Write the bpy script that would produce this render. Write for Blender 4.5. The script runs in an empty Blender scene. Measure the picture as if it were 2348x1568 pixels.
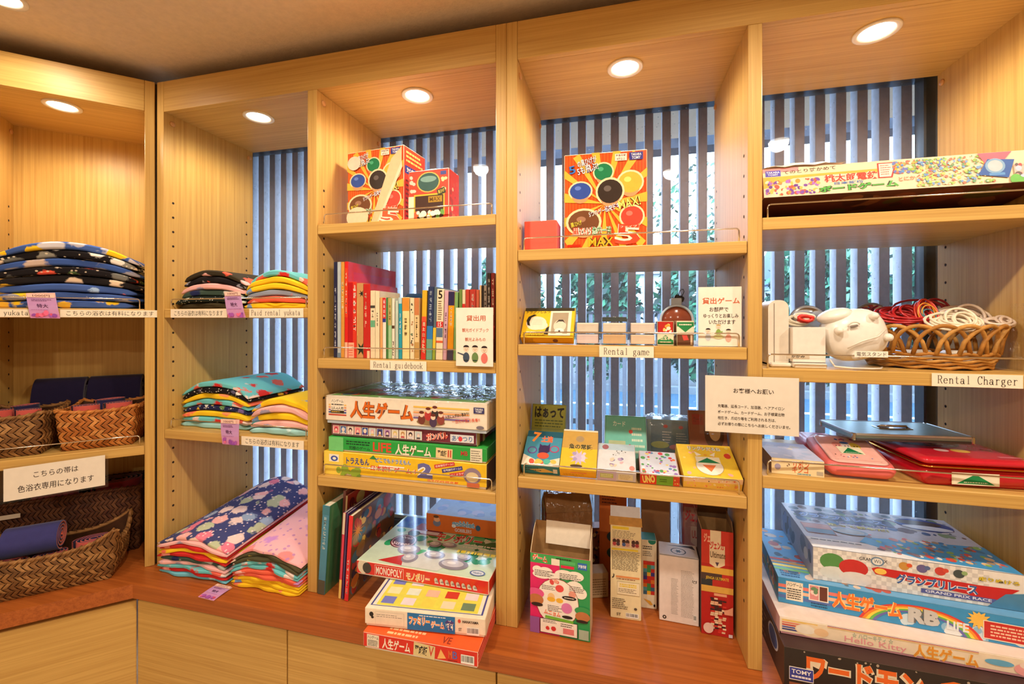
import bpy, math, random
from mathutils import Vector, Matrix
random.seed(7)
scene = bpy.context.scene
COL = scene.collection
# ------------------------------------------------------------------ camera, world, exposure
F_PX, YAW, YH = 986.5, math.radians(13.83), 733.7      # focal length / horizon row for a 2348 x 1568 frame
EYE = 1.5
cam_d = bpy.data.cameras.new('camera'); cam = bpy.data.objects.new('camera', cam_d); COL.objects.link(cam)
cam.location = (0, 0, EYE); cam.rotation_euler = (math.pi/2, 0, YAW)
cam_d.sensor_fit = 'HORIZONTAL'; cam_d.sensor_width = 36.0; cam_d.lens = F_PX/2348*36.0
cam_d.shift_y = (YH-784)/2348; cam_d.clip_start = .05; cam_d.clip_end = 300
scene.camera = cam
scene.view_settings.view_transform = 'Standard'; scene.view_settings.look = 'None'
scene.view_settings.exposure = 0.1; scene.view_settings.gamma = 1.0
world = bpy.data.worlds.new('sky'); scene.world = world; world.use_nodes = True
bg = world.node_tree.nodes['Background']; bg.inputs[0].default_value = (.72, .84, 1.0, 1); bg.inputs[1].default_value = 13.0
LAMP = (1.0, .86, .68)          # warm white lamps
BAY_W, ROOM_W, FILL_W = 10.5, 45.0, 66.0      # watts of the cabinet, ceiling and added fill downlights

def downlight_lamp(name, loc, watts, parent, angle=172, blend=.5, r=.035):
    d = bpy.data.lights.new(name, 'SPOT'); d.energy = watts; d.color = LAMP; d.spot_size = math.radians(angle); d.spot_blend = blend
    d.shadow_soft_size = r
    o = bpy.data.objects.new(name, d); COL.objects.link(o); o.parent = parent; o.location = loc
    return o
# ------------------------------------------------------------------ pixel helpers (authoring only): a ray through a pixel met with a plane
CY, SY = math.cos(YAW), math.sin(YAW)
def ray(px):
    u = (px-1174)/F_PX
    return Vector((u*CY-SY, u*SY+CY))
def X(px, Y):
    r = ray(px); return r.x*Y/r.y
def zcam(x, y): return -x*SY+y*CY
def Z(py, x, y): return EYE-(py-YH)/F_PX*zcam(x, y)
def at(px, py, Y):
    x = X(px, Y); return Vector((x, Y, Z(py, x, Y)))
def onz(px, py, z):
    t = (EYE-z)*F_PX/(py-YH); r = ray(px)*t
    return Vector((r.x, r.y, z))
def lin(c):
    return tuple(((v/255)/12.92 if v/255 <= .04045 else ((v/255+.055)/1.055)**2.4) for v in c[:3])
# ------------------------------------------------------------------ materials
MATS = {}
def nodes_of(name):
    m = bpy.data.materials.new(name); m.use_nodes = True
    nt = m.node_tree; b = nt.nodes['Principled BSDF']
    MATS[name] = m
    return m, nt, b
def N(nt, t, **k):
    n = nt.nodes.new(t)
    for a, v in k.items(): setattr(n, a, v)
    return n
def attr_mat(name, rough=.45, spec=.5, metal=0, coat=0, wear=.06, bump=0, bscale=300, sheen=0):
    """a printed / moulded surface: its own colour per face, with slight mottling"""
    m, nt, b = nodes_of(name)
    a = N(nt, 'ShaderNodeAttribute', attribute_name='Col')
    tc = N(nt, 'ShaderNodeTexCoord'); no = N(nt, 'ShaderNodeTexNoise'); no.inputs['Scale'].default_value = 60; no.inputs['Detail'].default_value = 3
    nt.links.new(tc.outputs['Object'], no.inputs['Vector'])
    mr = N(nt, 'ShaderNodeMapRange'); mr.inputs['From Min'].default_value = .3; mr.inputs['From Max'].default_value = .7
    mr.inputs['To Min'].default_value = 1-wear; mr.inputs['To Max'].default_value = 1+wear*.5
    nt.links.new(no.outputs['Fac'], mr.inputs['Value'])
    mx = N(nt, 'ShaderNodeMix', data_type='RGBA', blend_type='MULTIPLY'); mx.inputs['Factor'].default_value = 1
    nt.links.new(a.outputs['Color'], mx.inputs[6]); nt.links.new(mr.outputs['Result'], mx.inputs[7])
    nt.links.new(mx.outputs[2], b.inputs['Base Color'])
    b.inputs['Roughness'].default_value = rough; b.inputs['Specular IOR Level'].default_value = spec; b.inputs['Metallic'].default_value = metal
    b.inputs['Coat Weight'].default_value = coat; b.inputs['Coat Roughness'].default_value = .08
    b.inputs['Sheen Weight'].default_value = sheen
    if bump:
        n2 = N(nt, 'ShaderNodeTexNoise'); n2.inputs['Scale'].default_value = bscale; nt.links.new(tc.outputs['Object'], n2.inputs['Vector'])
        bp = N(nt, 'ShaderNodeBump'); bp.inputs['Strength'].default_value = bump; bp.inputs['Distance'].default_value = .002
        nt.links.new(n2.outputs['Fac'], bp.inputs['Height']); nt.links.new(bp.outputs['Normal'], b.inputs['Normal'])
    return m
attr_mat('card', .5, .4); attr_mat('gloss', .16, .5, coat=.3); attr_mat('satin', .34, .45); attr_mat('plastic', .28, .5); attr_mat('paper', .8, .2, wear=.04)
attr_mat('cloth_plain', .9, .15, bump=.25, bscale=600, sheen=.2); attr_mat('straw', .6, .3, wear=.3, bump=.2, bscale=250)
attr_mat('chrome', .12, .5, metal=1, wear=.02); attr_mat('alu', .35, .5, metal=.75, wear=.05); attr_mat('mirror', .05, .5, metal=1, wear=0)
attr_mat('cardboard', .85, .2, wear=.15, bump=.1); attr_mat('leaf', .5, .4, wear=.35); attr_mat('outdoor', .85, .2, wear=.15, bump=.1, bscale=40)
attr_mat('plaster', .9, .15, wear=.06, bump=.6, bscale=140)

def wood(name, c1, c2, axis, rough=.42, scale=1.0):
    m, nt, b = nodes_of(name)
    tc = N(nt, 'ShaderNodeTexCoord'); mp = N(nt, 'ShaderNodeMapping')
    s = [62*scale]*3; s['xyz'.index(axis)] = 1.1*scale
    mp.inputs['Scale'].default_value = s
    nt.links.new(tc.outputs['Object'], mp.inputs['Vector'])
    n1 = N(nt, 'ShaderNodeTexNoise'); n1.inputs['Scale'].default_value = 1.6; n1.inputs['Detail'].default_value = 5; n1.inputs['Distortion'].default_value = .35
    nt.links.new(mp.outputs['Vector'], n1.inputs['Vector'])
    mp2 = N(nt, 'ShaderNodeMapping'); s2 = [260*scale]*3; s2['xyz'.index(axis)] = 3.0*scale; mp2.inputs['Scale'].default_value = s2
    nt.links.new(tc.outputs['Object'], mp2.inputs['Vector'])
    n2 = N(nt, 'ShaderNodeTexNoise'); n2.inputs['Scale'].default_value = 1.5; n2.inputs['Detail'].default_value = 4
    nt.links.new(mp2.outputs['Vector'], n2.inputs['Vector'])
    mx = N(nt, 'ShaderNodeMath', operation='MULTIPLY_ADD'); mx.inputs[1].default_value = .45
    ad = N(nt, 'ShaderNodeMath', operation='MULTIPLY'); ad.inputs[1].default_value = .6
    nt.links.new(n1.outputs['Fac'], ad.inputs[0]); nt.links.new(n2.outputs['Fac'], mx.inputs[0]); nt.links.new(ad.outputs[0], mx.inputs[2])
    r = N(nt, 'ShaderNodeValToRGB'); r.color_ramp.elements[0].position = .38; r.color_ramp.elements[1].position = .64
    r.color_ramp.elements[0].color = (*lin(c2), 1); r.color_ramp.elements[1].color = (*lin(c1), 1)
    nt.links.new(mx.outputs[0], r.inputs['Fac']); nt.links.new(r.outputs['Color'], b.inputs['Base Color'])
    b.inputs['Roughness'].default_value = rough; b.inputs['Specular IOR Level'].default_value = .35
    bp = N(nt, 'ShaderNodeBump'); bp.inputs['Strength'].default_value = .08; bp.inputs['Distance'].default_value = .001
    nt.links.new(n2.outputs['Fac'], bp.inputs['Height']); nt.links.new(bp.outputs['Normal'], b.inputs['Normal'])
    return m
OAK1, OAK2 = (214, 174, 98), (193, 149, 77)
for ax in 'xyz': wood('oak_'+ax, OAK1, OAK2, ax)
wood('cherry_x', (182, 100, 42), (152, 78, 30), 'x', .33)

def flat_mat(name, col, rough=.5, metal=0, emit=0):
    m, nt, b = nodes_of(name)
    b.inputs['Base Color'].default_value = (*lin(col), 1); b.inputs['Roughness'].default_value = rough; b.inputs['Metallic'].default_value = metal
    if emit:
        b.inputs['Emission Color'].default_value = (*lin(col), 1); b.inputs['Emission Strength'].default_value = emit
    return m
flat_mat('lamp_glow', (255, 244, 226), .4, 0, 14)
flat_mat('painted_shade', (40, 24, 12), .9)  # near-black, painted as shade in the peg holes and the corner gap

def glass(name, tint, gloss_rough=.02, dirt=0, crumple=0, facmul=1.0, facadd=.0):
    m, nt, b = nodes_of(name); nt.nodes.remove(b)
    out = nt.nodes['Material Output']
    tr = N(nt, 'ShaderNodeBsdfTransparent'); tr.inputs[0].default_value = (*tint, 1)
    gl = N(nt, 'ShaderNodeBsdfGlossy'); gl.inputs['Roughness'].default_value = gloss_rough
    fr = N(nt, 'ShaderNodeLayerWeight'); fr.inputs['Blend'].default_value = .5
    pw = N(nt, 'ShaderNodeMath', operation='POWER'); pw.inputs[1].default_value = 4.5; nt.links.new(fr.outputs['Facing'], pw.inputs[0])
    mu = N(nt, 'ShaderNodeMath', operation='MULTIPLY_ADD'); mu.inputs[1].default_value = .8*facmul; mu.inputs[2].default_value = .03+facadd; mu.use_clamp = True
    nt.links.new(pw.outputs[0], mu.inputs[0])
    mx = N(nt, 'ShaderNodeMixShader'); nt.links.new(mu.outputs[0], mx.inputs[0]); nt.links.new(tr.outputs[0], mx.inputs[1]); nt.links.new(gl.outputs[0], mx.inputs[2])
    last = mx
    tc = N(nt, 'ShaderNodeTexCoord')
    if crumple:
        no = N(nt, 'ShaderNodeTexNoise'); no.inputs['Scale'].default_value = 22; no.inputs['Detail'].default_value = 3; nt.links.new(tc.outputs['Object'], no.inputs['Vector'])
        bp = N(nt, 'ShaderNodeBump'); bp.inputs['Strength'].default_value = crumple; bp.inputs['Distance'].default_value = .02
        nt.links.new(no.outputs['Fac'], bp.inputs['Height']); nt.links.new(bp.outputs['Normal'], gl.inputs['Normal']); nt.links.new(bp.outputs['Normal'], fr.inputs['Normal'])
    if dirt:
        vo = N(nt, 'ShaderNodeTexVoronoi'); vo.inputs['Scale'].default_value = 55; nt.links.new(tc.outputs['Object'], vo.inputs['Vector'])
        lt = N(nt, 'ShaderNodeMath', operation='LESS_THAN'); lt.inputs[1].default_value = .085
        nt.links.new(vo.outputs['Distance'], lt.inputs[0])
        n3 = N(nt, 'ShaderNodeTexNoise'); n3.inputs['Scale'].default_value = 3.0; nt.links.new(tc.outputs['Object'], n3.inputs['Vector'])
        ml = N(nt, 'ShaderNodeMath', operation='MULTIPLY'); nt.links.new(lt.outputs[0], ml.inputs[0]); nt.links.new(n3.outputs['Fac'], ml.inputs[1])
        ma = N(nt, 'ShaderNodeMath', operation='MULTIPLY_ADD'); ma.inputs[1].default_value = .6; ma.inputs[2].default_value = dirt
        nt.links.new(ml.outputs[0], ma.inputs[0])
        d1_ = N(nt, 'ShaderNodeBsdfDiffuse'); d1_.inputs[0].default_value = (.75, .8, .85, 1); t1_ = N(nt, 'ShaderNodeBsdfTranslucent'); t1_.inputs[0].default_value = (.72, .78, .88, 1)
        df = N(nt, 'ShaderNodeMixShader'); df.inputs[0].default_value = .55; nt.links.new(d1_.outputs[0], df.inputs[1]); nt.links.new(t1_.outputs[0], df.inputs[2])
        m2 = N(nt, 'ShaderNodeMixShader'); nt.links.new(ma.outputs[0], m2.inputs[0]); nt.links.new(last.outputs[0], m2.inputs[1]); nt.links.new(df.outputs[0], m2.inputs[2]); last = m2
    nt.links.new(last.outputs[0], out.inputs['Surface'])
    return m
glass('window_glass', (.86, .93, 1.0), dirt=.07)
glass('clear_wrap', (.97, .98, .99), .12, crumple=.7, facmul=1.2, facadd=.03)
glass('acrylic', (.985, .99, .995), .03, facmul=.8, facadd=.0)

def fabric(name, base, pal, scale=14, size=.42, sub=None):
    """printed cotton: scattered soft-edged blossoms from a palette on a ground colour"""
    m, nt, b = nodes_of(name)
    tc = N(nt, 'ShaderNodeTexCoord'); mp = N(nt, 'ShaderNodeMapping'); mp.inputs['Location'].default_value = (random.random()*9, random.random()*9, random.random()*9)
    mp.inputs['Scale'].default_value = (1, 1, 1.3)
    nt.links.new(tc.outputs['Object'], mp.inputs['Vector'])
    vo = N(nt, 'ShaderNodeTexVoronoi'); vo.inputs['Scale'].default_value = scale*1.5; nt.links.new(mp.outputs['Vector'], vo.inputs['Vector'])
    no = N(nt, 'ShaderNodeTexNoise'); no.inputs['Scale'].default_value = scale*5; nt.links.new(mp.outputs['Vector'], no.inputs['Vector'])
    ma = N(nt, 'ShaderNodeMath', operation='MULTIPLY_ADD'); ma.inputs[1].default_value = .45; nt.links.new(no.outputs['Fac'], ma.inputs[0]); nt.links.new(vo.outputs['Distance'], ma.inputs[2])
    mr = N(nt, 'ShaderNodeMapRange'); mr.inputs['From Min'].default_value = size+.16; mr.inputs['From Max'].default_value = size+.26; mr.inputs['To Min'].default_value = 1; mr.inputs['To Max'].default_value = 0
    nt.links.new(ma.outputs[0], mr.inputs['Value'])
    sp = N(nt, 'ShaderNodeSeparateColor'); nt.links.new(vo.outputs['Color'], sp.inputs[0])
    r = N(nt, 'ShaderNodeValToRGB'); r.color_ramp.interpolation = 'CONSTANT'; e = r.color_ramp.elements
    pal = list(pal)+[base]
    while len(e) < len(pal): e.new(.5)
    for i, c in enumerate(pal): e[i].position = i/len(pal); e[i].color = (*lin(c), 1)
    nt.links.new(sp.outputs[0], r.inputs['Fac'])
    mx = N(nt, 'ShaderNodeMix', data_type='RGBA'); mx.inputs[6].default_value = (*lin(base), 1)
    nt.links.new(mr.outputs['Result'], mx.inputs['Factor']); nt.links.new(r.outputs['Color'], mx.inputs[7])
    last = mx.outputs[2]
    if sub:   # a second, finer scatter: stamens, petals, checks
        v2 = N(nt, 'ShaderNodeTexVoronoi'); v2.inputs['Scale'].default_value = scale*6.5; nt.links.new(mp.outputs['Vector'], v2.inputs['Vector'])
        m2 = N(nt, 'ShaderNodeMapRange'); m2.inputs['From Min'].default_value = .26; m2.inputs['From Max'].default_value = .34; m2.inputs['To Min'].default_value = .85; m2.inputs['To Max'].default_value = 0
        nt.links.new(v2.outputs['Distance'], m2.inputs['Value'])
        s2 = N(nt, 'ShaderNodeSeparateColor'); nt.links.new(v2.outputs['Color'], s2.inputs[0])
        g = N(nt, 'ShaderNodeMath', operation='GREATER_THAN'); g.inputs[1].default_value = .6; nt.links.new(s2.outputs[0], g.inputs[0])
        mm = N(nt, 'ShaderNodeMath', operation='MULTIPLY'); nt.links.new(m2.outputs['Result'], mm.inputs[0]); nt.links.new(g.outputs[0], mm.inputs[1])
        mx2 = N(nt, 'ShaderNodeMix', data_type='RGBA'); nt.links.new(mm.outputs[0], mx2.inputs['Factor']); nt.links.new(last, mx2.inputs[6]); mx2.inputs[7].default_value = (*lin(sub), 1)
        last = mx2.outputs[2]
    nt.links.new(last, b.inputs['Base Color'])
    b.inputs['Roughness'].default_value = .9; b.inputs['Specular IOR Level'].default_value = .15
    n4 = N(nt, 'ShaderNodeTexNoise'); n4.inputs['Scale'].default_value = 700; nt.links.new(tc.outputs['Object'], n4.inputs['Vector'])
    bp = N(nt, 'ShaderNodeBump'); bp.inputs['Strength'].default_value = .15; bp.inputs['Distance'].default_value = .001
    nt.links.new(n4.outputs['Fac'], bp.inputs['Height']); nt.links.new(bp.outputs['Normal'], b.inputs['Normal'])
    return name
# ------------------------------------------------------------------ mesh builder
class MB:
    def __init__(s): s.v = []; s.f = []; s.c = []; s.m = []; s.sm = []; s.mats = []
    def add(s, vs, fs, col=(200, 200, 200), mat='card', smooth=False, M=None):
        if mat not in s.mats: s.mats.append(mat)
        mi = s.mats.index(mat); o = len(s.v)
        s.v += [tuple(M @ Vector(v)) if M else tuple(v) for v in vs]
        for f in fs:
            s.f.append([i+o for i in f]); s.c.append(col); s.m.append(mi); s.sm.append(smooth)
    def box(s, x0, x1, y0, y1, z0, z1, col=(200, 200, 200), mat='card', bev=0.0, M=None, cols=None, mats=None):
        """chamfered box; cols: dict face -> colour for front(-y) back top bottom left right"""
        g = lambda k: (cols or {}).get(k, col); gm = lambda k: (mats or {}).get(k, mat)
        b = min(bev, (x1-x0)*.49, (y1-y0)*.49, (z1-z0)*.49)
        if b <= 0:
            V = [(x, y, z) for z in (z0, z1) for y in (y0, y1) for x in (x0, x1)]
            for k, f in dict(front=(0, 1, 5, 4), right=(1, 3, 7, 5), back=(3, 2, 6, 7), left=(2, 0, 4, 6), top=(4, 5, 7, 6), bottom=(2, 3, 1, 0)).items():
                s.add([V[i] for i in f], [(0, 1, 2, 3)], g(k), gm(k), M=M)
            return
        I = {}; V = []
        for ix in (0, 1):
            for iy in (0, 1):
                for iz in (0, 1):
                    X_, Y_, Z_ = (x0, x1)[ix], (y0, y1)[iy], (z0, z1)[iz]
                    sx, sy, sz = (1, -1)[ix]*b, (1, -1)[iy]*b, (1, -1)[iz]*b
                    for a, p in (('x', (X_, Y_+sy, Z_+sz)), ('y', (X_+sx, Y_, Z_+sz)), ('z', (X_+sx, Y_+sy, Z_))):
                        I[(a, ix, iy, iz)] = len(V); V.append(p)
        q = lambda a, l: [I[(a,)+t] for t in l]
        F = dict(front=q('y', [(0, 0, 0), (1, 0, 0), (1, 0, 1), (0, 0, 1)]), back=q('y', [(1, 1, 0), (0, 1, 0), (0, 1, 1), (1, 1, 1)]),
                 right=q('x', [(1, 0, 0), (1, 1, 0), (1, 1, 1), (1, 0, 1)]), left=q('x', [(0, 1, 0), (0, 0, 0), (0, 0, 1), (0, 1, 1)]),
                 top=q('z', [(0, 0, 1), (1, 0, 1), (1, 1, 1), (0, 1, 1)]), bottom=q('z', [(0, 1, 0), (1, 1, 0), (1, 0, 0), (0, 0, 0)]))
        for k, f in F.items(): s.add([V[i] for i in f], [(0, 1, 2, 3)], g(k), gm(k), M=M)
        E = []
        for i in (0, 1):
            for j in (0, 1):
                E.append([I[('y', i, j, 0)], I[('y', i, j, 1)], I[('x', i, j, 1)], I[('x', i, j, 0)]])
                E.append([I[('z', i, 0, j)], I[('z', i, 1, j)], I[('x', i, 1, j)], I[('x', i, 0, j)]])
                E.append([I[('z', 0, i, j)], I[('z', 1, i, j)], I[('y', 1, i, j)], I[('y', 0, i, j)]])
        T = [[I[('x', i, j, k)], I[('y', i, j, k)], I[('z', i, j, k)]] for i in (0, 1) for j in (0, 1) for k in (0, 1)]
        cen = Vector(((x0+x1)/2, (y0+y1)/2, (z0+z1)/2)); fx = []
        for f in E+T:
            P = [Vector(V[i]) for i in f]; n = (P[1]-P[0]).cross(P[2]-P[0]); m_ = sum(P, Vector())/len(P)
            fx.append(f if n.dot(m_-cen) > 0 else f[::-1])
        ec = (cols or {}).get('edge', col)
        for f in fx: s.add([V[i] for i in f], [tuple(range(len(f)))], ec, mat, M=M)
    def tube(s, pts, r, col=(200, 200, 200), mat='plastic', n=8, closed=False, M=None, caps=True):
        P = [Vector(p) for p in pts]; L = len(P); rings = []; up = None
        for i, p in enumerate(P):
            t = ((P[(i+1) % L] if closed or i < L-1 else P[i])-(P[i-1] if closed or i > 0 else P[i]))
            if t.length < 1e-9: t = Vector((0, 0, 1))
            t.normalize()
            if up is None: up = Vector((0, 0, 1)) if abs(t.z) < .9 else Vector((1, 0, 0))
            a = t.cross(up)
            if a.length < 1e-6: a = t.orthogonal()
            a.normalize(); b = a.cross(t).normalized(); up = b
            rr = r[i] if isinstance(r, (list, tuple)) else r
            rings.append([p+a*math.cos(2*math.pi*k/n)*rr+b*math.sin(2*math.pi*k/n)*rr for k in range(n)])
        V = [v for R in rings for v in R]; F = []
        for i in range(L if closed else L-1):
            j = (i+1) % L
            for k in range(n): F.append((i*n+k, i*n+(k+1) % n, j*n+(k+1) % n, j*n+k))
        if caps and not closed: F += [tuple(range(n))[::-1], tuple((L-1)*n+k for k in range(n))]
        s.add(V, F, col, mat, True, M)
    def lathe(s, prof, col=(200, 200, 200), mat='plastic', n=28, M=None, smooth=True):
        V = []; F = []
        for r, z in prof:
            for k in range(n): V.append((r*math.cos(2*math.pi*k/n), r*math.sin(2*math.pi*k/n), z))
        for i in range(len(prof)-1):
            for k in range(n): F.append((i*n+k, i*n+(k+1) % n, (i+1)*n+(k+1) % n, (i+1)*n+k))
        s.add(V, F, col, mat, smooth, M)
    def ball(s, c, rx, ry, rz, col, mat='plastic', n=16, M=None, p=2.0):
        V = []; F = []; h = n//2
        sg = lambda x: math.copysign(abs(x)**(2/p), x)
        for i in range(h+1):
            a = -math.pi/2+math.pi*i/h
            for k in range(n):
                t = 2*math.pi*k/n
                V.append((c[0]+rx*sg(math.cos(a))*sg(math.cos(t)), c[1]+ry*sg(math.cos(a))*sg(math.sin(t)), c[2]+rz*sg(math.sin(a))))
        for i in range(h):
            for k in range(n): F.append((i*n+k, i*n+(k+1) % n, (i+1)*n+(k+1) % n, (i+1)*n+k))
        s.add(V, F, col, mat, True, M)
    def grid(s, P, nu, nv, col, mat, smooth=True, M=None, flip=False):
        F = []
        for j in range(nv-1):
            for i in range(nu-1):
                f = (j*nu+i, j*nu+i+1, (j+1)*nu+i+1, (j+1)*nu+i); F.append(f[::-1] if flip else f)
        s.add(P, F, col, mat, smooth, M)
    def build(s, name, parent=None, loc=(0, 0, 0), rz=0.0):
        me = bpy.data.meshes.new(name); me.from_pydata(s.v, [], s.f); me.update()
        at_ = me.color_attributes.new('Col', 'FLOAT_COLOR', 'CORNER'); buf = []
        cache = {}
        for f, c in zip(s.f, s.c):
            if c not in cache: cache[c] = lin(c)+(1.0,)
            buf += cache[c]*len(f)
        at_.data.foreach_set('color', buf)
        for m in s.mats: me.materials.append(MATS[m])
        me.polygons.foreach_set('material_index', s.m); me.polygons.foreach_set('use_smooth', s.sm)
        o = bpy.data.objects.new(name, me); COL.objects.link(o)
        if parent: o.parent = parent
        o.location = loc; o.rotation_euler = (0, 0, rz)
        return o
def tag(o, label, cat, group=None, kind=None):
    o['label'] = label; o['category'] = cat
    if group: o['group'] = group
    if kind: o['kind'] = kind
    return o
def struct(o): o['kind'] = 'structure'; return o
def empty(name, loc=(0, 0, 0), rz=0.0):
    o = bpy.data.objects.new(name, None); COL.objects.link(o); o.location = loc; o.rotation_euler = (0, 0, rz); o.empty_display_size = .05
    return o
# ------------------------------------------------------------------ lettering
_fc = bpy.data.curves.new('lettering', 'FONT'); _fo = bpy.data.objects.new('lettering', _fc); COL.objects.link(_fo)
TXT = {}
def glyphs(t, bold=0.0):
    k = (t, bold)
    if k not in TXT:
        _fc.body = t; _fc.resolution_u = 2; _fc.offset = bold; _fc.space_line = 1.0
        bpy.context.view_layer.update()
        dg = bpy.context.evaluated_depsgraph_get()
        me = bpy.data.meshes.new_from_object(_fo.evaluated_get(dg))
        vs = [(v.co.x, v.co.y) for v in me.vertices]; fs = [tuple(p.vertices) for p in me.polygons]
        bpy.data.meshes.remove(me)
        if not vs: vs = [(0, 0), (1, 0), (1, 1)]; fs = [(0, 1, 2)]
        x0 = min(v[0] for v in vs); x1 = max(v[0] for v in vs); y0 = min(v[1] for v in vs); y1 = max(v[1] for v in vs)
        TXT[k] = ([((a-x0)/(x1-x0 or 1), (b-y0)/(y1-y0 or 1)) for a, b in vs], fs, (x1-x0)/(y1-y0 or 1))
    return TXT[k]
class Panel:
    """a face of a thing to print on: u, v run 0..1 across it"""
    def __init__(s, mb, o, u, v, mat='card', M=None, step=.00005):
        s.mb = mb; s.o = Vector(o); s.u = Vector(u); s.v = Vector(v); s.n = s.u.cross(s.v).normalized(); s.k = 0; s.mat = mat; s.M = M; s.step = step
    def P(s, a, b): return s.o+s.u*a+s.v*b+s.n*(s.step*s.k+.0002)
    def poly(s, pts, col, mat=None):
        s.k += 1; s.mb.add([s.P(min(max(a, 0), 1), min(max(b, 0), 1)) for a, b in pts], [tuple(range(len(pts)))], col, mat or s.mat, M=s.M); return s
    def rect(s, a, b, c, d, col, rot=0): return s.poly(s._r([(a, b), (c, b), (c, d), (a, d)], rot), col)
    def _r(s, pts, rot):
        if not rot: return pts
        w, h = s.u.length, s.v.length; cx = sum(p[0] for p in pts)/len(pts)*w; cy = sum(p[1] for p in pts)/len(pts)*h
        c, si = math.cos(rot), math.sin(rot); o = []
        for a, b in pts:
            x, y = a*w-cx, b*h-cy; o.append(((cx+x*c-y*si)/w, (cy+x*si+y*c)/h))
        return o
    def ell(s, cx, cy, rx, ry, col, n=20, rot=0):
        return s.poly(s._r([(cx+rx*math.cos(2*math.pi*k/n), cy+ry*math.sin(2*math.pi*k/n)) for k in range(n)], rot), col)
    def star(s, cx, cy, r, ri, col, n=12):
        w, h = s.u.length, s.v.length; P = []
        for k in range(2*n):
            q = r if k % 2 == 0 else ri; P.append((cx+q*math.cos(math.pi*k/n)/w, cy+q*math.sin(math.pi*k/n)/h))
        return s.poly(P, col)
    def text(s, t, a, b, c, d, col, rot=0, bold=.012, out=None, ob=.05, grad=None):
        """lettering stretched over the rectangle (a,b)-(c,d)"""
        if out: s._t(t, a, b, c, d, out, rot, ob)
        s._t(t, a, b, c, d, col, rot, bold, grad); return s
    def _t(s, t, a, b, c, d, col, rot, bold, grad=None):
        vs, fs, _ = glyphs(t, bold); s.k += 1
        ex = 0
        w, h = s.u.length, s.v.length; cx, cy = (a+c)/2*w, (b+d)/2*h; co, si = math.cos(rot), math.sin(rot); P = []
        for x, y in vs:
            X_, Y_ = (a+(c-a)*x)*w-cx, (b+(d-b)*y)*h-cy
            P.append(s.P((cx+X_*co-Y_*si)/w, (cy+X_*si+Y_*co)/h))
        s.mb.add(P, fs, col, s.mat, M=s.M)
    def vtext(s, t, a, b, c, d, col, bold=.012, out=None):
        """letters stacked down a spine"""
        n = len(t); hh = (d-b)/n
        for i, ch in enumerate(t):
            if ch in ' ': continue
            ch2 = '|' if ch == 'ー' else ch
            if out: s._t(ch2, a, d-(i+.93)*hh, c, d-(i+.07)*hh, out, 0, .05)
            s._t(ch2, a+(c-a)*(.35 if ch == 'ー' else 0), d-(i+.93)*hh, c-(c-a)*(.35 if ch == 'ー' else 0), d-(i+.07)*hh, col, 0, bold)
        return s
    def marks(s, a, b, c, d, n, col, seed=0):
        """a column of characters too small to read: clusters of short strokes"""
        rd = random.Random(seed); hh = (d-b)/n; V = []; Fc = []; s.k += 1; w = c-a
        for i in range(n):
            y0 = d-(i+.95)*hh; h = hh*.86
            for k in range(rd.randint(2, 3)):
                y = y0+h*rd.uniform(.08, .9); x = a+w*rd.uniform(0, .15); o = len(V); V += [s.P(x, y-h*.06), s.P(c-w*rd.uniform(0, .15), y-h*.06), s.P(c-w*rd.uniform(0, .15), y+h*.06), s.P(x, y+h*.06)]; Fc.append((o, o+1, o+2, o+3))
            for k in range(rd.randint(1, 3)):
                x = a+w*rd.uniform(.1, .85); y = y0+h*rd.uniform(0, .3); o = len(V); V += [s.P(x, y), s.P(x+w*.13, y), s.P(x+w*.13, y0+h*rd.uniform(.7, 1)), s.P(x, y0+h)]; Fc.append((o, o+1, o+2, o+3))
        s.mb.add(V, Fc, col, s.mat, M=s.M); return s
    def lines(s, a, b, c, d, n, col, fill=.45, rag=.3, dash=True):
        """rows of small print too fine to read: broken dashes"""
        h = (d-b)/n
        V = []; Fc = []; s.k += 1
        for i in range(n):
            y = d-(i+.5)*h; x = a; e = c-(c-a)*rag*random.random()
            while x < e:
                l = (c-a)*random.uniform(.04, .16) if dash else (e-x); x2 = min(x+l, e); o = len(V)
                V += [s.P(x, y-h*fill/2), s.P(x2, y-h*fill/2), s.P(x2, y+h*fill/2), s.P(x, y+h*fill/2)]; Fc.append((o, o+1, o+2, o+3)); x = x2+(c-a)*.025
        if V: s.mb.add(V, Fc, col, s.mat, M=s.M)
        return s
    def spots(s, a, b, c, d, n, cols, r0=.02, r1=.06, seed=0):
        rd = random.Random(seed); w, h = s.u.length, s.v.length
        for i in range(n):
            r = rd.uniform(r0, r1); x = rd.uniform(a, c); y = rd.uniform(b, d); q = r*w/h
            x = min(max(x, a+r), c-r) if c-a > 2*r else x; y = min(max(y, b+q), d-q) if d-b > 2*q else y
            s.ell(x, y, r*rd.uniform(.6, 1), q*rd.uniform(.6, 1), rd.choice(cols), 12, rd.random()*3); s.k -= .94
        return s
    def bars(s, a, b, c, d, n=22, col=(20, 20, 20), bgc=(250, 250, 245), seed=3):
        rd = random.Random(seed); s.rect(a, b, c, d, bgc); w = (c-a)/(n+2); V = []; Fc = []; s.k += 1
        for i in range(n):
            x = a+w*(i+1); o = len(V); e = x+w*rd.uniform(.25, .8)
            V += [s.P(x, b+(d-b)*.22), s.P(e, b+(d-b)*.22), s.P(e, d-(d-b)*.1), s.P(x, d-(d-b)*.1)]; Fc.append((o, o+1, o+2, o+3))
        s.mb.add(V, Fc, col, s.mat, M=s.M); return s

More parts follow.
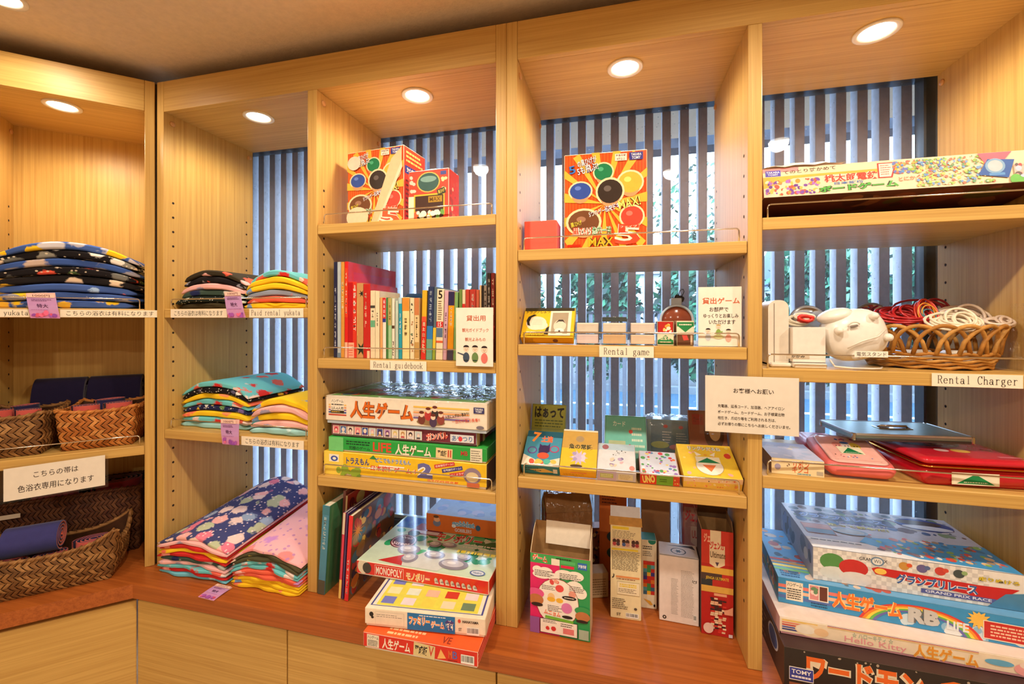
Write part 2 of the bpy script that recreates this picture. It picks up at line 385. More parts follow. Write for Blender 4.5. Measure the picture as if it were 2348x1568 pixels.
# a thin monospaced serif alphabet drawn as strokes (for the typewritten shelf strips)
def _arc(cx, cy, rx, ry, a0, a1, n=14): return [(cx+rx*math.cos(math.radians(a0+(a1-a0)*k/n)), cy+ry*math.sin(math.radians(a0+(a1-a0)*k/n))) for k in range(n+1)]
_B = lambda x, w=.14: [(x-w, .015), (x+w, .015)]
SERIF = {'l': [[(.5, 0), (.5, .85)], _B(.5, .2), [(.32, .84), (.5, .84)]], 'i': [[(.5, 0), (.5, .55)], _B(.5, .2), [(.34, .54), (.5, .54)], [(.48, .74), (.54, .74)]],
 'n': [[(.24, 0), (.24, .55)], _B(.24), [(.1, .54), (.24, .54)], _arc(.5, .33, .24, .21, 165, 0), [(.74, .33), (.74, 0)], _B(.74)],
 'm': [[(.14, 0), (.14, .55)], _B(.14, .1), [(.04, .54), (.14, .54)], _arc(.33, .38, .18, .16, 165, 0), [(.51, .38), (.51, 0)], _B(.51, .09), _arc(.69, .38, .18, .16, 165, 0), [(.87, .38), (.87, 0)], _B(.87, .09)],
 'u': [[(.24, .55), (.24, .2)], [(.1, .54), (.24, .54)], _arc(.48, .22, .24, .21, 180, 345), [(.74, 0), (.74, .55)], [(.6, .54), (.74, .54)], [(.74, .015), (.88, .015)]],
 'r': [[(.34, 0), (.34, .55)], _B(.34, .18), [(.18, .54), (.34, .54)], _arc(.62, .3, .28, .24, 160, 50)], 'h': [[(.24, 0), (.24, .85)], _B(.24), [(.1, .84), (.24, .84)], _arc(.5, .33, .24, .21, 165, 0), [(.74, .33), (.74, 0)], _B(.74)],
 'b': [[(.22, 0), (.22, .85)], [(.08, .84), (.22, .84)], _arc(.5, .27, .29, .27, 0, 360, 22)], 'd': [[(.76, 0), (.76, .85)], [(.62, .84), (.76, .84)], [(.76, .015), (.9, .015)], _arc(.48, .27, .28, .27, 0, 360, 22)],
 'a': [_arc(.4, .16, .24, .16, 0, 360, 20), _arc(.44, .38, .24, .16, 165, 0), [(.68, .38), (.68, .08)], _arc(.8, .1, .12, .1, 180, 290)], 'e': [[(.2, .3), (.8, .3)], _arc(.5, .28, .31, .27, 5, 320, 22)],
 'o': [_arc(.5, .27, .32, .27, 0, 360, 24)], 'g': [_arc(.44, .36, .23, .18, 0, 360, 20), [(.62, .48), (.72, .55), (.84, .54)], [(.3, .22), (.26, .12), (.34, .06), (.66, .05)], _arc(.48, -.08, .31, .13, 30, 390, 22)],
 'k': [[(.22, 0), (.22, .85)], _B(.22), [(.08, .84), (.22, .84)], [(.76, .53), (.24, .22)], [(.42, .33), (.8, .0)], [(.66, .54), (.88, .54)], [(.7, .015), (.92, .015)]], 't': [[(.44, .75), (.44, .14)], [(.2, .54), (.76, .54)], _arc(.6, .15, .16, .14, 180, 320)],
 'y': [[(.2, .54), (.5, .04)], [(.8, .54), (.42, -.18), (.24, -.2)], [(.08, .54), (.34, .54)], [(.66, .54), (.92, .54)]], 'R': [[(.22, 0), (.22, .85)], _B(.22), [(.08, .84), (.55, .84)], _arc(.54, .64, .24, .2, 90, -90), [(.22, .43), (.56, .43)], [(.5, .43), (.84, .0)], [(.78, .015), (.94, .015)]],
 'C': [_arc(.52, .42, .37, .43, 45, 318, 24), [(.84, .62), (.84, .84)]], 'P': [[(.22, 0), (.22, .85)], _B(.22), [(.08, .84), (.55, .84)], _arc(.54, .63, .27, .21, 90, -90), [(.22, .42), (.56, .42)]]}
def typed(p, t, a, b, c, d, col):
    """a line in the stroke alphabet across (a,b)-(c,d) of a panel"""
    w, h = (c-a)/len(t), (d-b)/1.1; p.k += 1; V = []; Fc = []
    W, H = p.u.length*w, p.v.length*h
    for i, ch in enumerate(t):
        for s in SERIF.get(ch, []):
            P = [((i+x)*W, (y+.22)*H) for x, y in s]; L = len(P)
            for k in range(L-1):
                (x0, y0), (x1, y1) = P[k], P[k+1]; dx, dy = x1-x0, y1-y0; l = math.hypot(dx, dy) or 1; vert = abs(dy)/l; th = H*(.034+.034*vert)
                nx, ny = -dy/l*th/2, dx/l*th/2; ex, ey = dx/l*th*.25, dy/l*th*.25; o = len(V)
                for q, r in ((x0-ex+nx, y0-ey+ny), (x0-ex-nx, y0-ey-ny), (x1+ex-nx, y1+ey-ny), (x1+ex+nx, y1+ey+ny)): V.append(p.P(a+q/p.u.length, b+r/p.v.length))
                Fc.append((o, o+1, o+2, o+3))
    p.mb.add(V, Fc, col, p.mat, M=p.M)
def faces(mb, w, d, h, mat='card', M=None):
    """print panels of a box standing at the origin: x 0..w, y 0..d, z 0..h"""
    return dict(front=Panel(mb, (0, 0, 0), (w, 0, 0), (0, 0, h), mat, M), top=Panel(mb, (0, 0, h), (w, 0, 0), (0, d, 0), mat, M),
                right=Panel(mb, (w, 0, 0), (0, d, 0), (0, 0, h), mat, M), left=Panel(mb, (0, d, 0), (0, -d, 0), (0, 0, h), mat, M),
                back=Panel(mb, (w, d, 0), (-w, 0, 0), (0, 0, h), mat, M), bottom=Panel(mb, (0, d, 0), (w, 0, 0), (0, -d, 0), mat, M))
# ------------------------------------------------------------------ key dimensions (metres; heights above the room floor)
D, DEP, T = 1.15, .373, .03                     # face plane of the main shelving, its depth, board thickness
ZT, ZH, ZC = EYE+.8207, EYE+.7158, EYE-.8463     # top of header, underside of header, worktop
CEIL = EYE+.875
CA = math.radians(137.6); CX = -1.5489           # corner where the two runs of shelving meet
LR = math.pi-CA                                  # rotation of the left run about z
LX = Vector((math.cos(LR), math.sin(LR), 0)); LN = Vector((-math.sin(LR), math.cos(LR), 0)); LC = Vector((CX, D, 0))
def lpx(px, ly=0.0):
    """local x on the left run, ly behind its face plane, seen at column px"""
    r = ray(px); e = Vector((LX.x, LX.y)); n = Vector((LN.x, LN.y)); o = Vector((LC.x, LC.y))+n*ly
    det = r.x*(-e.y)-r.y*(-e.x); t = (o.x*(-e.y)-o.y*(-e.x))/det
    return (r*t-o).dot(e)
def lw(lx, ly, z=0): return LC+LX*lx+LN*ly+Vector((0, 0, z))
def lZ(py, lx, ly):
    p = lw(lx, ly); return Z(py, p.x, p.y)
BX = {1: (-1.5172, -.9399), 2: (-.9062, -.3293), 3: (-.2683, .3061), 4: (.3376, .9094)}
SH = {1: (.0377, -.3768), 2: (.2956, -.1192, -.4832), 3: (.1924, -.0671, -.4304), 4: (.2468, -.117, -.3754)}
# ------------------------------------------------------------------ room shell
def shell(name, x0, x1, y0, y1, z0, z1, col, mat='plaster'):
    m = MB(); m.box(x0, x1, y0, y1, z0, z1, col, mat); return struct(m.build(name))
CREAM = (214, 186, 150)
shell('ceiling', -4.2, 2.6, -3.2, 2.2, CEIL, CEIL+.1, (236, 212, 180))
shell('floor', -4.2, 2.6, -3.2, 1.9, -.08, 0, (214, 196, 172))
shell('wall_rear', -4.2, 2.6, -3.3, -3.2, 0, CEIL, CREAM)
shell('wall_right', 2.6, 2.7, -3.2, 1.9, 0, CEIL, CREAM)
shell('wall_left', -4.3, -4.2, -3.2, 1.9, 0, CEIL, CREAM)
m = MB()   # wall behind the left run, turned with it
M_ = Matrix.Translation(LC) @ Matrix.Rotation(LR, 4, 'Z')
m.box(-3.4, .02, .44, .52, 0, CEIL, (96, 108, 116), 'plaster', M=M_)
struct(m.build('wall_back_left'))
m = MB()
WL, WR = -1.70, .90                               # the glazed stretch behind the main run
m.box(WL, 2.6, 1.56, 1.64, 0, ZC-.02, (190, 180, 165), 'plaster')
m.box(WL, 2.6, 1.56, 1.64, ZH+.035, CEIL, (96, 108, 116), 'plaster')
m.box(WR+.045, 2.6, 1.56, 1.64, ZC-.02, ZH+.035, (190, 180, 165), 'plaster')
struct(m.build('wall_back'))
# window
m = MB(); m.box(WL, WR+.02, 1.583, 1.589, ZC+.02, ZH+.035, (255, 255, 255), 'window_glass'); win = m.build('window_1'); struct(win)
m = MB(); FR = (52, 58, 66)
m.box(WL, WR+.045, 1.56, 1.61, ZC-.02, ZC+.045, FR, 'plastic', .004); m.box(WR, WR+.045, 1.56, 1.61, ZC-.02, ZH+.035, FR, 'plastic', .004)
m.box(WL-.01, WL+.02, 1.56, 1.61, ZC-.02, ZH+.035, FR, 'plastic', .004); m.box(WL, WR+.045, 1.578, 1.594, ZC+.045, ZC+.06, (190, 205, 215), 'alu', .002)
m.box(WL, WR+.045, 1.56, 1.61, ZH+.02, ZH+.05, FR, 'plastic', .004)
m.build('window_frame', win)

# ------------------------------------------------------------------ shelving units
def peg_columns(m, x, sgn, ys, z0, z1, step=.0505):
    """rows of shelf-pin holes in a side panel: flat dark discs painting their shade on the face at x, facing sgn"""
    z = z1
    while z > z0:
        for y in ys:
            n = 8; V = []
            for k in range(n): V.append((x+sgn*.0004, y+.0042*math.cos(2*math.pi*k/n), z+.0042*math.sin(2*math.pi*k/n)))
            m.add(V, [tuple(range(n)) if sgn > 0 else tuple(range(n))[::-1]], (60, 38, 20), 'painted_shade')
        z -= step
def cup(m, x, sgn, y, z):
    m.lathe([(.0, .0), (.009, .0), (.009, .003), (.006, .005), (.0, .005)], (214, 160, 100), 'plastic', 12, M=Matrix.Translation((x, y, z)) @ Matrix.Rotation(sgn*math.pi/2, 4, 'Y'))
def rail(m, x0, x1, y, z, h=.034, r=.0019):
    c = .008; P = [(x0, y, z-.002), (x0, y, z+h-c)]
    for k in range(1, 5): a = k*math.pi/8; P.append((x0+c*(1-math.cos(a)), y, z+h-c+c*math.sin(a)))
    for k in range(0, 5): a = math.pi/2-k*math.pi/8; P.append((x1-c*(1-math.cos(a)), y, z+h-c+c*math.sin(a)))
    P.append((x1, y, z-.002)); m.tube(P, r, (226, 222, 215), 'chrome', 8)
def label_strip(parent, o, u, v, text, label, thick=.0008, name='label_strip', tb=(.07, .2, .93, .82), col=(92, 78, 64), bold=-.004):
    """a strip of printed paper stuck on a shelf edge"""
    m = MB(); o = Vector(o); u = Vector(u); v = Vector(v); n = u.cross(v).normalized(); w, h = u.length, v.length
    R = Matrix((u.normalized(), -n, v.normalized())).transposed().to_4x4(); M2 = Matrix.Translation(o) @ R
    m.box(0, w, -thick, 0, 0, h, (250, 236, 212), 'paper', M=M2)
    p = Panel(m, (0, -thick, 0), (w, 0, 0), (0, 0, h), 'paper', M=M2)
    if text[0] in 'PR': typed(p, text, tb[0], .08, tb[2], .86, col)
    else: p.text(text, *tb, col, bold=bold)
    q = m.build(name, parent); q['label'] = label; return q
def unit(name, label, x0, x1, bays, shelves, dz, frame=None, back=False):
    """one carcass: sides, dividers, top and header in wood, adjustable shelves with chrome guard rails; local origin at its left foot"""
    e = empty(name, (x0, D, ZC) if frame is None else frame[0], 0 if frame is None else frame[1]); tag(e, label, 'shelving unit', 'wooden shelving units')
    X0 = 0.0; X1 = x1-x0; H = ZT-ZC; hu = ZH-ZC
    hx0, hx1 = bays[0][0]-x0, bays[-1][1]-x0
    m = MB(); m.box(hx0+.0004, hx1-.0004, 0, T*.7, hu, H, mat='oak_x', bev=.0012); m.build('header', e)
    m = MB(); m.box(hx0+.0004, hx1-.0004, T*.7, DEP, hu, hu+.025, mat='oak_x'); m.build('top_panel', e)
    walls = sorted(set([round(b[0]-x0, 4) for b in bays]+[round(b[1]-x0, 4) for b in bays]))
    L = [(X0, bays[0][0]-x0)]+[(bays[i][1]-x0, bays[i+1][0]-x0) for i in range(len(bays)-1)]+[(bays[-1][1]-x0, X1)]
    for i, (a, b) in enumerate(L):
        m = MB(); m.box(a, b, 0, DEP, .0005, H if i in (0, len(L)-1) else hu-.0004, mat='oak_z', bev=.0012)
        if i > 0: peg_columns(m, a, -1, (.033, DEP-.033), .13, EYE+.41-ZC); cup(m, a, -1, DEP-.02, hu-.03)
        if i < len(L)-1: peg_columns(m, b, 1, (.033, DEP-.033), .13, EYE+.41-ZC); cup(m, b, 1, .03, hu-.03); cup(m, b, 1, DEP-.02, hu-.03)
        m.build('side_panel' if i in (0, len(L)-1) else 'divider_panel', e)
    if back:
        m = MB(); m.box(X0, X1, DEP+.0003, DEP+.012, .0005, hu+.025, mat='oak_z'); m.build('back_panel', e)
    out = []
    for (a, b), zs in zip(bays, shelves):
        row = []
        for z in zs:
            m = MB(); m.box(a-x0+.001, b-x0-.001, .002, DEP-.006, EYE+z-T-ZC, EYE+z-ZC, mat='oak_x', bev=.0015)
            s = m.build('shelf', e)
            m = MB(); rail(m, a-x0+.016, b-x0-.016, .014, EYE+z-ZC); m.build('guard_rail', s); row.append(s)
        out.append(row)
    return e, out
U0 = CX+.002
uA, sA = unit('shelving_unit', 'oak shelving unit holding bright folded yukata and the guidebooks, left of the double upright', U0, -.2991,
              [BX[1], BX[2]], [SH[1], SH[2]], 0)
uB, sB = unit('shelving_unit', 'oak shelving unit holding card games, party games and chargers, right of the double upright', -.2987, .9394,
              [BX[3], BX[4]], [SH[3], SH[4]], 0)
LZ = (.0377, (lZ(1022, -.03, 0)-EYE))
LL = lpx(31, DEP)                                  # left inner wall of the angled bay
uL, sL = unit('shelving_unit', 'oak shelving unit angled on the left, holding dark yukata and woven baskets', LL-.03, -.0045,
              [(LL, -.0317)], [LZ], 0, (lw(LL-.03, 0, ZC), LR), back=True)
m = MB(); p0 = Vector((CX+.0015, D+.010, 0)); p1 = lw(-.0050, .010); p2 = lw(-.0050, .016); p3 = Vector((CX+.0015, D+.016, 0)); V = [(p.x, p.y, z) for z in (ZC+.002, ZT-.002) for p in (p1, p0, p3, p2)]
m.add(V, [(0, 1, 5, 4), (2, 3, 7, 6), (1, 2, 6, 5), (3, 0, 4, 7), (4, 5, 6, 7), (3, 2, 1, 0)], (70, 40, 18), 'painted_shade'); struct(m.build('gap_shade_1'))  # added dark strip: paints shade in the corner gap, stops light leaking through
def strip_on(shelf, unit_x0, pxa, pxb, Zs, text, label, hh=.0285, **k):
    a, b = X(pxa, D)-unit_x0, X(pxb, D)-unit_x0
    return label_strip(shelf, (a, -.0003, EYE+Zs-ZC-.0292), (b-a, 0, 0), (0, 0, hh), text, label, **k)
JP = 'こちらの浴衣は有料になります'
strip_on(sA[0][0], U0, 392, 521, SH[1][0], JP, 'white paper strip with black Japanese lettering', col=(40, 34, 28))
strip_on(sA[0][0], U0, 572, 696, SH[1][0], 'Paid rental yukata', 'white paper strip reading Paid rental yukata', tb=(.04, .22, .95, .84))
strip_on(sA[0][1], U0, 554, 697, SH[1][1], JP, 'white paper strip with black Japanese lettering', col=(40, 34, 28))
strip_on(sA[1][1], U0, 849, 978, SH[2][1], 'Rental guidebook', 'white paper strip reading Rental guidebook', tb=(.06, .2, .94, .84))
strip_on(sB[0][1], -.2987, 1374, 1499, SH[3][1], 'Rental game', 'white paper strip reading Rental game', tb=(.08, .2, .93, .84))
strip_on(sB[1][1], -.2987, 2136, 2345, SH[4][1], 'Rental Charger', 'white paper strip reading Rental Charger', tb=(.06, .2, .95, .84))
l0 = LL-.03
def lstrip(pa, pb, text, label, **k):
    a, b = lpx(pa)-l0, lpx(pb)-l0
    return label_strip(sL[0][0], (a, -.0003, EYE+LZ[0]-ZC-.0285), (b-a, 0, 0), (0, 0, .0245), text, label, **k)
lstrip(138, 361, JP, 'white paper strip running onto the upright, black Japanese lettering', tb=(.06, .2, .96, .85), col=(40, 34, 28))
lstrip(-128, 80, 'Paid rental yukata', 'white paper strip reading Paid rental yukata', tb=(.05, .2, .93, .84), col=(50, 42, 34))

# ------------------------------------------------------------------ worktop and base cabinets
OV = .1019; tq = math.tan(LR/2)
def wpt(side, off):   # point on the mitre line at 'off' in front of the face plane
    return Vector((CX+off*tq, D-off, 0))
m = MB(); lf = lw(LL-.03, -OV); lb = lw(LL-.03, DEP+.03); rf = Vector((1.5, D-OV, 0)); rb = Vector((1.5, D+.40, 0)); c1 = wpt(0, OV); c2 = wpt(0, -.40)
th = .045
for z, fl in ((ZC, 0), (ZC-th, 1)):
    A = [lf, c1, c2, lb]; B = [c1, rf, rb, c2]
    for q in (A, B):
        V = [(p.x, p.y, z) for p in q]; m.add(V, [(0, 1, 2, 3)[::-1] if fl else (0, 1, 2, 3)], mat='cherry_x')
for p, q in ((lf, c1), (c1, rf)): m.add([(p.x, p.y, ZC-th), (q.x, q.y, ZC-th), (q.x, q.y, ZC), (p.x, p.y, ZC)], [(0, 1, 2, 3)], mat='cherry_x')
w = m.build('worktop'); tag(w, 'reddish brown wooden worktop running along both shelving runs', 'worktop')
def drawers(name, label, o, rz, spans, deep=.38):
    e = empty(name, o, rz); tag(e, label, 'cabinet', 'base cabinets under the worktop')
    a, b = spans[0][0], spans[-1][1]
    m = MB(); m.box(a, b, .035, deep, .0, ZC-th-.001, (120, 76, 40), mat='oak_x'); m.build('carcass', e)
    for p, q in spans:
        m = MB(); m.box(p+.002, q-.002, 0, .02, .06, ZC-th-.018, mat='oak_x', bev=.0015); m.build('drawer', e)
off = OV-.018; cc = wpt(0, off)
xa, xb = X(658, D-off)-cc.x, X(1138, D-off)-cc.x
drawers('base_cabinet', 'oak base cabinet with wide plain drawer fronts under the main worktop', (cc.x, cc.y, 0), 0, [(0.0, xa), (xa, xb), (xb, xb+.6), (xb+.6, xb+1.2)])
drawers('base_cabinet', 'oak base cabinet with a plain drawer front under the angled left worktop', (cc.x, cc.y, 0), LR, [(-.9, 0.0)])

# ------------------------------------------------------------------ downlights
def downlight(loc, label, watts, ro=.049, ri=.035, rz=0, recess=.0, cat_group='downlights in the shelving tops', energy_r=.034):
    e = empty('downlight', loc, rz); tag(e, label, 'downlight', cat_group)
    m = MB(); m.lathe([(ro, 0), (ro, -.003), (ro-.003, -.0045), (ri+.004, -.0035), (ri, -.001), (ri, .0)], (238, 226, 208), 'plastic', 40); m.build('trim_ring', e)
    m = MB(); n = 40; m.add([(ri*math.cos(-2*math.pi*k/n), ri*math.sin(-2*math.pi*k/n), -.0012) for k in range(n)], [tuple(range(n))], mat='lamp_glow'); m.build('lens', e)
    downlight_lamp('lamp', (0, 0, -.008), watts, e, r=energy_r)
def on_top(px, py): return onz(px, py, ZH-.0008)
for px, py, lab in ((143, 243, 'round white downlight glowing in the top of the angled left bay'), (593, 268, 'round white downlight glowing above the bright yukata bay'),
                    (957, 219, 'round white downlight glowing above the guidebook bay'), (1433, 155, 'round white downlight glowing above the red cube bay'),
                    (2010, 72, 'round white downlight glowing above the charger bay')):
    downlight(on_top(px, py), lab, BAY_W)
_c = onz(-2, -10, CEIL)
for x, y, lab in ((_c.x, _c.y, 'ceiling downlight cut by the top left corner of the picture'), (-.62, .5, 'ceiling downlight in front of the guidebook bay'),
                  (.30, .5, 'ceiling downlight in front of the card game bay'), (1.25, .5, 'ceiling downlight in front of the charger bay'), (-2.4, -1.4, 'ceiling downlight behind the viewer, far left'), (-.8, -1.4, 'ceiling downlight behind the viewer, left'), (.8, -1.4, 'ceiling downlight behind the viewer, right')):  # the unseen lamps behind the viewer are added as frontal fill
    downlight((x, y, CEIL-.0008), lab, 10.0 if lab[-7:] == 'picture' else ROOM_W if y > 0 else FILL_W, .055, .04, cat_group='downlights in the room ceiling', energy_r=.04)

# ------------------------------------------------------------------ outside: louvres, eave, street
def slat(m, x, y, w, d, z0, z1): m.box(x, x+w, y, y+d, z0, z1, (156, 124, 114), 'outdoor', .0015, cols=dict(left=(206, 208, 216), right=(206, 208, 216)))  # pale side colour paints in the skylight falling on them
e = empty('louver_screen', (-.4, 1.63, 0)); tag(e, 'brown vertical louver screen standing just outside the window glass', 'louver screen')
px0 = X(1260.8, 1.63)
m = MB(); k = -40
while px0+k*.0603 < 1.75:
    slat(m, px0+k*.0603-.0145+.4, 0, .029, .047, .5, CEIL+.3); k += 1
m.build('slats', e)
m = MB(); m.box(-1.6, 2.1, .048, .07, .52, .57, (60, 64, 72), 'outdoor'); m.box(-1.6, 2.1, .048, .07, EYE+.79, EYE+.84, (60, 64, 72), 'outdoor'); m.build('cross_rail', e)
shell('ground', -30, 40, 1.75, 60, -.1, 0, (70, 78, 84), 'outdoor')
m = MB(); m.box(-30, 40, 5.6, 9.3, 0, .004, (38, 70, 92), 'outdoor'); m.box(-30, 40, 7.75, 7.9, .004, .006, (190, 196, 200), 'outdoor'); m.box(-30, 40, 9.25, 9.45, 0, .14, (90, 100, 106), 'outdoor')
q = m.build('road'); struct(q)
m = MB(); m.box(-5, 6, 2.6, 2.72, EYE+.98, EYE+1.12, (66, 78, 92), 'outdoor')
for i in range(40): m.box(-5+i*.28, -5+i*.28+.06, 1.75, 2.6, EYE+1.04, EYE+1.12, (84, 86, 94), 'outdoor')
q = m.build('roof_eave'); struct(q)
m = MB(); x = -7.0; i = 0
fx1 = X(1508, 5.0)
while x < fx1:
    m.box(x, x+.045, 5.0, 5.02, 0, EYE+.075, (96, 102, 112), 'outdoor', .003); x += .075
f = m.build('pale_board_fence'); tag(f, 'pale grey upright board fence across the yard beyond the louvers', 'fence')
m = MB(); m.box(-7, fx1, 5.02, 5.05, EYE-.1, EYE-.04, (64, 70, 76), 'outdoor'); m.box(-7, fx1, 5.02, 5.05, .3, .36, (64, 70, 76), 'outdoor'); m.box(-7, fx1+.02, 4.99, 5.06, EYE+.075, EYE+.1, (50, 56, 60), 'outdoor'); m.build('fence_rail', f)
def foliage(name, label, cx, cy, z0, rx, ry, h, n, cols, size=.12, trunk=False, seed=1, cat='shrub', group=None):
    rd = random.Random(seed); m = MB()
    for i in range(n):
        a = rd.random()*2*math.pi; u = rd.uniform(-1, 1); rr = (1-u*u)**.5; q = rd.uniform(.6, 1.0)
        p = Vector((cx+rx*rr*math.cos(a)*q, cy+ry*rr*math.sin(a)*q, z0+h*(.5+.5*u*q)))
        d = Vector((rd.gauss(0, 1), rd.gauss(0, 1), rd.gauss(0, 1))).normalized(); t = d.orthogonal().normalized(); b = d.cross(t); s_ = size*rd.uniform(.6, 1.3)
        m.add([p-t*s_*.5, p+b*s_*.22, p+t*s_*.5, p-b*s_*.22], [(0, 1, 2, 3)], rd.choice(cols), 'leaf')
    e = empty(name, (cx, cy, 0)); tag(e, label, cat, group)
    for i in range(len(m.v)): m.v[i] = (m.v[i][0]-cx, m.v[i][1]-cy, m.v[i][2])
    m.build('foliage', e)
    m = MB(); m.tube([(0, 0, 0), (.05, 0, z0*.6+.2), (0, .03, z0+h*.5)], [.09, .07, .03], (92, 74, 60), 'outdoor', 8); m.build('trunk', e)
GR = [(34, 96, 74), (20, 70, 56), (52, 118, 84), (26, 56, 48), (70, 130, 100)]
i = 0
for cx_, cy_, rx_, h_, nn in ((-2.7, 10.3, 1.0, 3.2, 2600), (-.45, 10.3, 1.0, 3.4, 3600), (1.8, 10.3, 1.0, 3.3, 3600), (4.05, 10.3, 1.0, 3.2, 3600), (6.3, 10.3, 1.0, 3.1, 3000), (8.55, 10.3, 1.0, 2.9, 2400)):
    foliage('hedge_shrub', ['leafy green shrub far left beyond the street, mostly behind slats', 'leafy green shrub beyond the fence, left of centre in the street hedge', 'leafy green shrub beyond the street behind the card game bay',
            'leafy green shrub beyond the street behind the sign stand', 'leafy green shrub beyond the street behind the charger bay', 'leafy green shrub at the right end of the street hedge'][i], cx_, cy_, .1, rx_, .7, h_, nn, GR, .24, seed=i, group='street hedge'); i += 1
foliage('street_tree', 'thin leafy tree rising above the hedge outside the middle bay', 2.2, 12.5, 3.3, 1.5, 1.2, 2.6, 420, GR, .2, seed=31, cat='tree')
foliage('street_tree', 'sparse leafy tree beyond the street, upper right between slats', 5.6, 13.0, 2.4, 1.6, 1.2, 2.4, 500, GR, .2, seed=32, cat='tree')
def house(label, x0, x1, y0, z1, col, roof, seed):
    e = empty('house', ((x0+x1)/2, y0, 0)); tag(e, label, 'house'); w = (x1-x0)/2; m = MB(); m.box(-w, w, 0, 5, 0, z1, col, 'outdoor'); m.build('wall', e)
    m = MB(); m.add([(-w-.3, -.4, z1), (w+.3, -.4, z1), (w+.3, 2.5, z1+1.5), (-w-.3, 2.5, z1+1.5), (w+.3, 5.4, z1), (-w-.3, 5.4, z1)], [(0, 1, 2, 3), (3, 2, 4, 5), (1, 4, 2), (0, 3, 5), (0, 5, 4, 1)], roof, 'outdoor'); m.build('roof', e)
    for k in range(int((x1-x0)/2.2)):
        x = -w+.8+k*2.2; f = MB(); f.box(x, x+1.1, -.05, 0, z1*.5, z1*.8, (210, 220, 226), 'outdoor'); f = f.build('window', e); p = MB(); p.box(x+.06, x+1.04, -.06, -.05, z1*.5+.06, z1*.8-.06, (70, 96, 116), 'gloss'); p.build('pane', f)
house('pale house with a grey roof across the street, behind the middle bay', -1.6, 3.4, 17, 3.2, (226, 236, 240), (110, 128, 140), 1)
house('pale blue house across the street at right, seen between slats', 6.0, 12.0, 16, 2.9, (190, 214, 226), (96, 116, 130), 2)
house('low white house across the street at far left', -10, -4.0, 17, 3.0, (230, 236, 240), (120, 130, 140), 3)
# ------------------------------------------------------------------ folded yukata
def cloth_mesh(w, d, t, s0, s1, mat, seed, rise=0.0, nx=19, pp=0.0, wf=1.0, dx=0.0):
    """one folded garment: w wide, d deep, t thick in the middle; s0/s1 how far its under and upper faces droop at the ends; rise lifts the back"""
    rd = random.Random(seed); m = MB(); loop = []
    na = 9
    for k in range(na):
        a = -math.pi/2+math.pi*k/(na-1); loop.append(('f', a))
    for y in (.15, .35, .55, .75, .9): loop.append(('t', y))
    for k in range(5):
        a = math.pi/2-math.pi*k/4; loop.append(('b', a))
    for y in (.9, .75, .55, .35, .15): loop.append(('u', y))
    ph = [rd.random()*6.28 for _ in range(8)]; V = []; nl = len(loop)
    for i in range(nx):
        u = -1+2*i/(nx-1); wv = .0012*math.sin(3.1*u+pp)+.0008*math.sin(7*u+2*pp)
        ua = abs(u*wf+2*wf*dx/w); zb = -s0*ua**2.2; zt = t-s1*ua**2.2
        if zt-zb < t*.25: zt = zb+t*.25
        zt += wv
        if s0: zb += wv
        if i in (0, nx-1): c = (zb+zt)/2; zb = c-(zt-zb)*.2; zt = c+(c-zb)
        fy = .004*math.sin(4*u+ph[2])+.003*math.sin(9*u+ph[3]); by = .006*math.sin(5*u+ph[4])
        for kind, q in loop:
            mid, hf = (zb+zt)/2, (zt-zb)/2
            if kind == 'f': y = fy-hf*.9*math.cos(q)*(1-.32*math.exp(-(q/.3)**2)); z = mid+hf*math.sin(q)
            elif kind == 'b': y = d+by+hf*.8*math.cos(q); z = mid+hf*math.sin(q)
            else:
                y = q*d; z = zt if kind == 't' else zb
            x = u*w/2
            V.append((x, y, z*(1+rise*y/d)))
    F = []
    for i in range(nx-1):
        for k in range(nl):
            k2 = (k+1) % nl; F.append((i*nl+k, (i+1)*nl+k, (i+1)*nl+k2, i*nl+k2))
    F += [tuple(range(nl)), tuple((nx-1)*nl+k for k in range(nl))[::-1]]
    m.add(V, F, (200, 200, 200), mat, True)
    return m
ORD = ['bottom', 'second from bottom', 'third from bottom', 'fourth from bottom', 'fifth from bottom', 'sixth from bottom', 'seventh from bottom', 'eighth from bottom', 'ninth from bottom']
def pile(place, rz, w, d, z0, z1, specs, where, group, rise=0.0, droop=.5, fan=0.0, seed=0):
    """specs bottom to top: (material, description, [width factor, x offset])"""
    n = len(specs); t = (z1-z0)/n; z = z0; rd = random.Random(seed)
    for i, sp in enumerate(specs):
        mat, desc = sp[0], sp[1]; wf = sp[2] if len(sp) > 2 else 1.0; dx = sp[3] if len(sp) > 3 else rd.uniform(-.004, .004)
        s0 = droop*t*i; s1 = droop*t*(i+1)
        top = i == n-1
        if top: s1 = s0+.5*t
        m = cloth_mesh(w*wf, d, t*.90, s0, s1 if not top else s1, mat, seed*50+i, 0, 19, seed*1.3, wf, dx)
        zz = z
        if rise:   # the pile is fuller at the back
            for k, v in enumerate(m.v): m.v[k] = (v[0], v[1], v[2]+(z-z0+v[2])*rise*max(0, v[1])/d)
        o = m.build('folded_yukata', None, place(dx, rd.uniform(-.004, .004), zz+.0006), rz+rd.uniform(-.004, .004))
        pos = 'top' if top else ORD[i]
        tag(o, f'{desc} folded yukata, {pos} of {where}', 'yukata', group)
        z += t
F_ = {}
def fb(k, *a, **kw): F_[k] = fabric('cotton_'+k, *a, **kw)
NAVY, BLK, WHT, GRY, CRM = (38, 44, 86), (30, 26, 28), (240, 232, 220), (158, 156, 168), (232, 206, 176)
BLU, YEL, COR, PNK, TEA, RED, PUR = (70, 98, 166), (250, 206, 40), (238, 96, 74), (246, 188, 186), (112, 200, 206), (214, 52, 48), (160, 84, 170)
fb('blue_check', BLU, [(196, 192, 200), (214, 210, 216), (206, 200, 208), YEL, BLU], 10, .52)
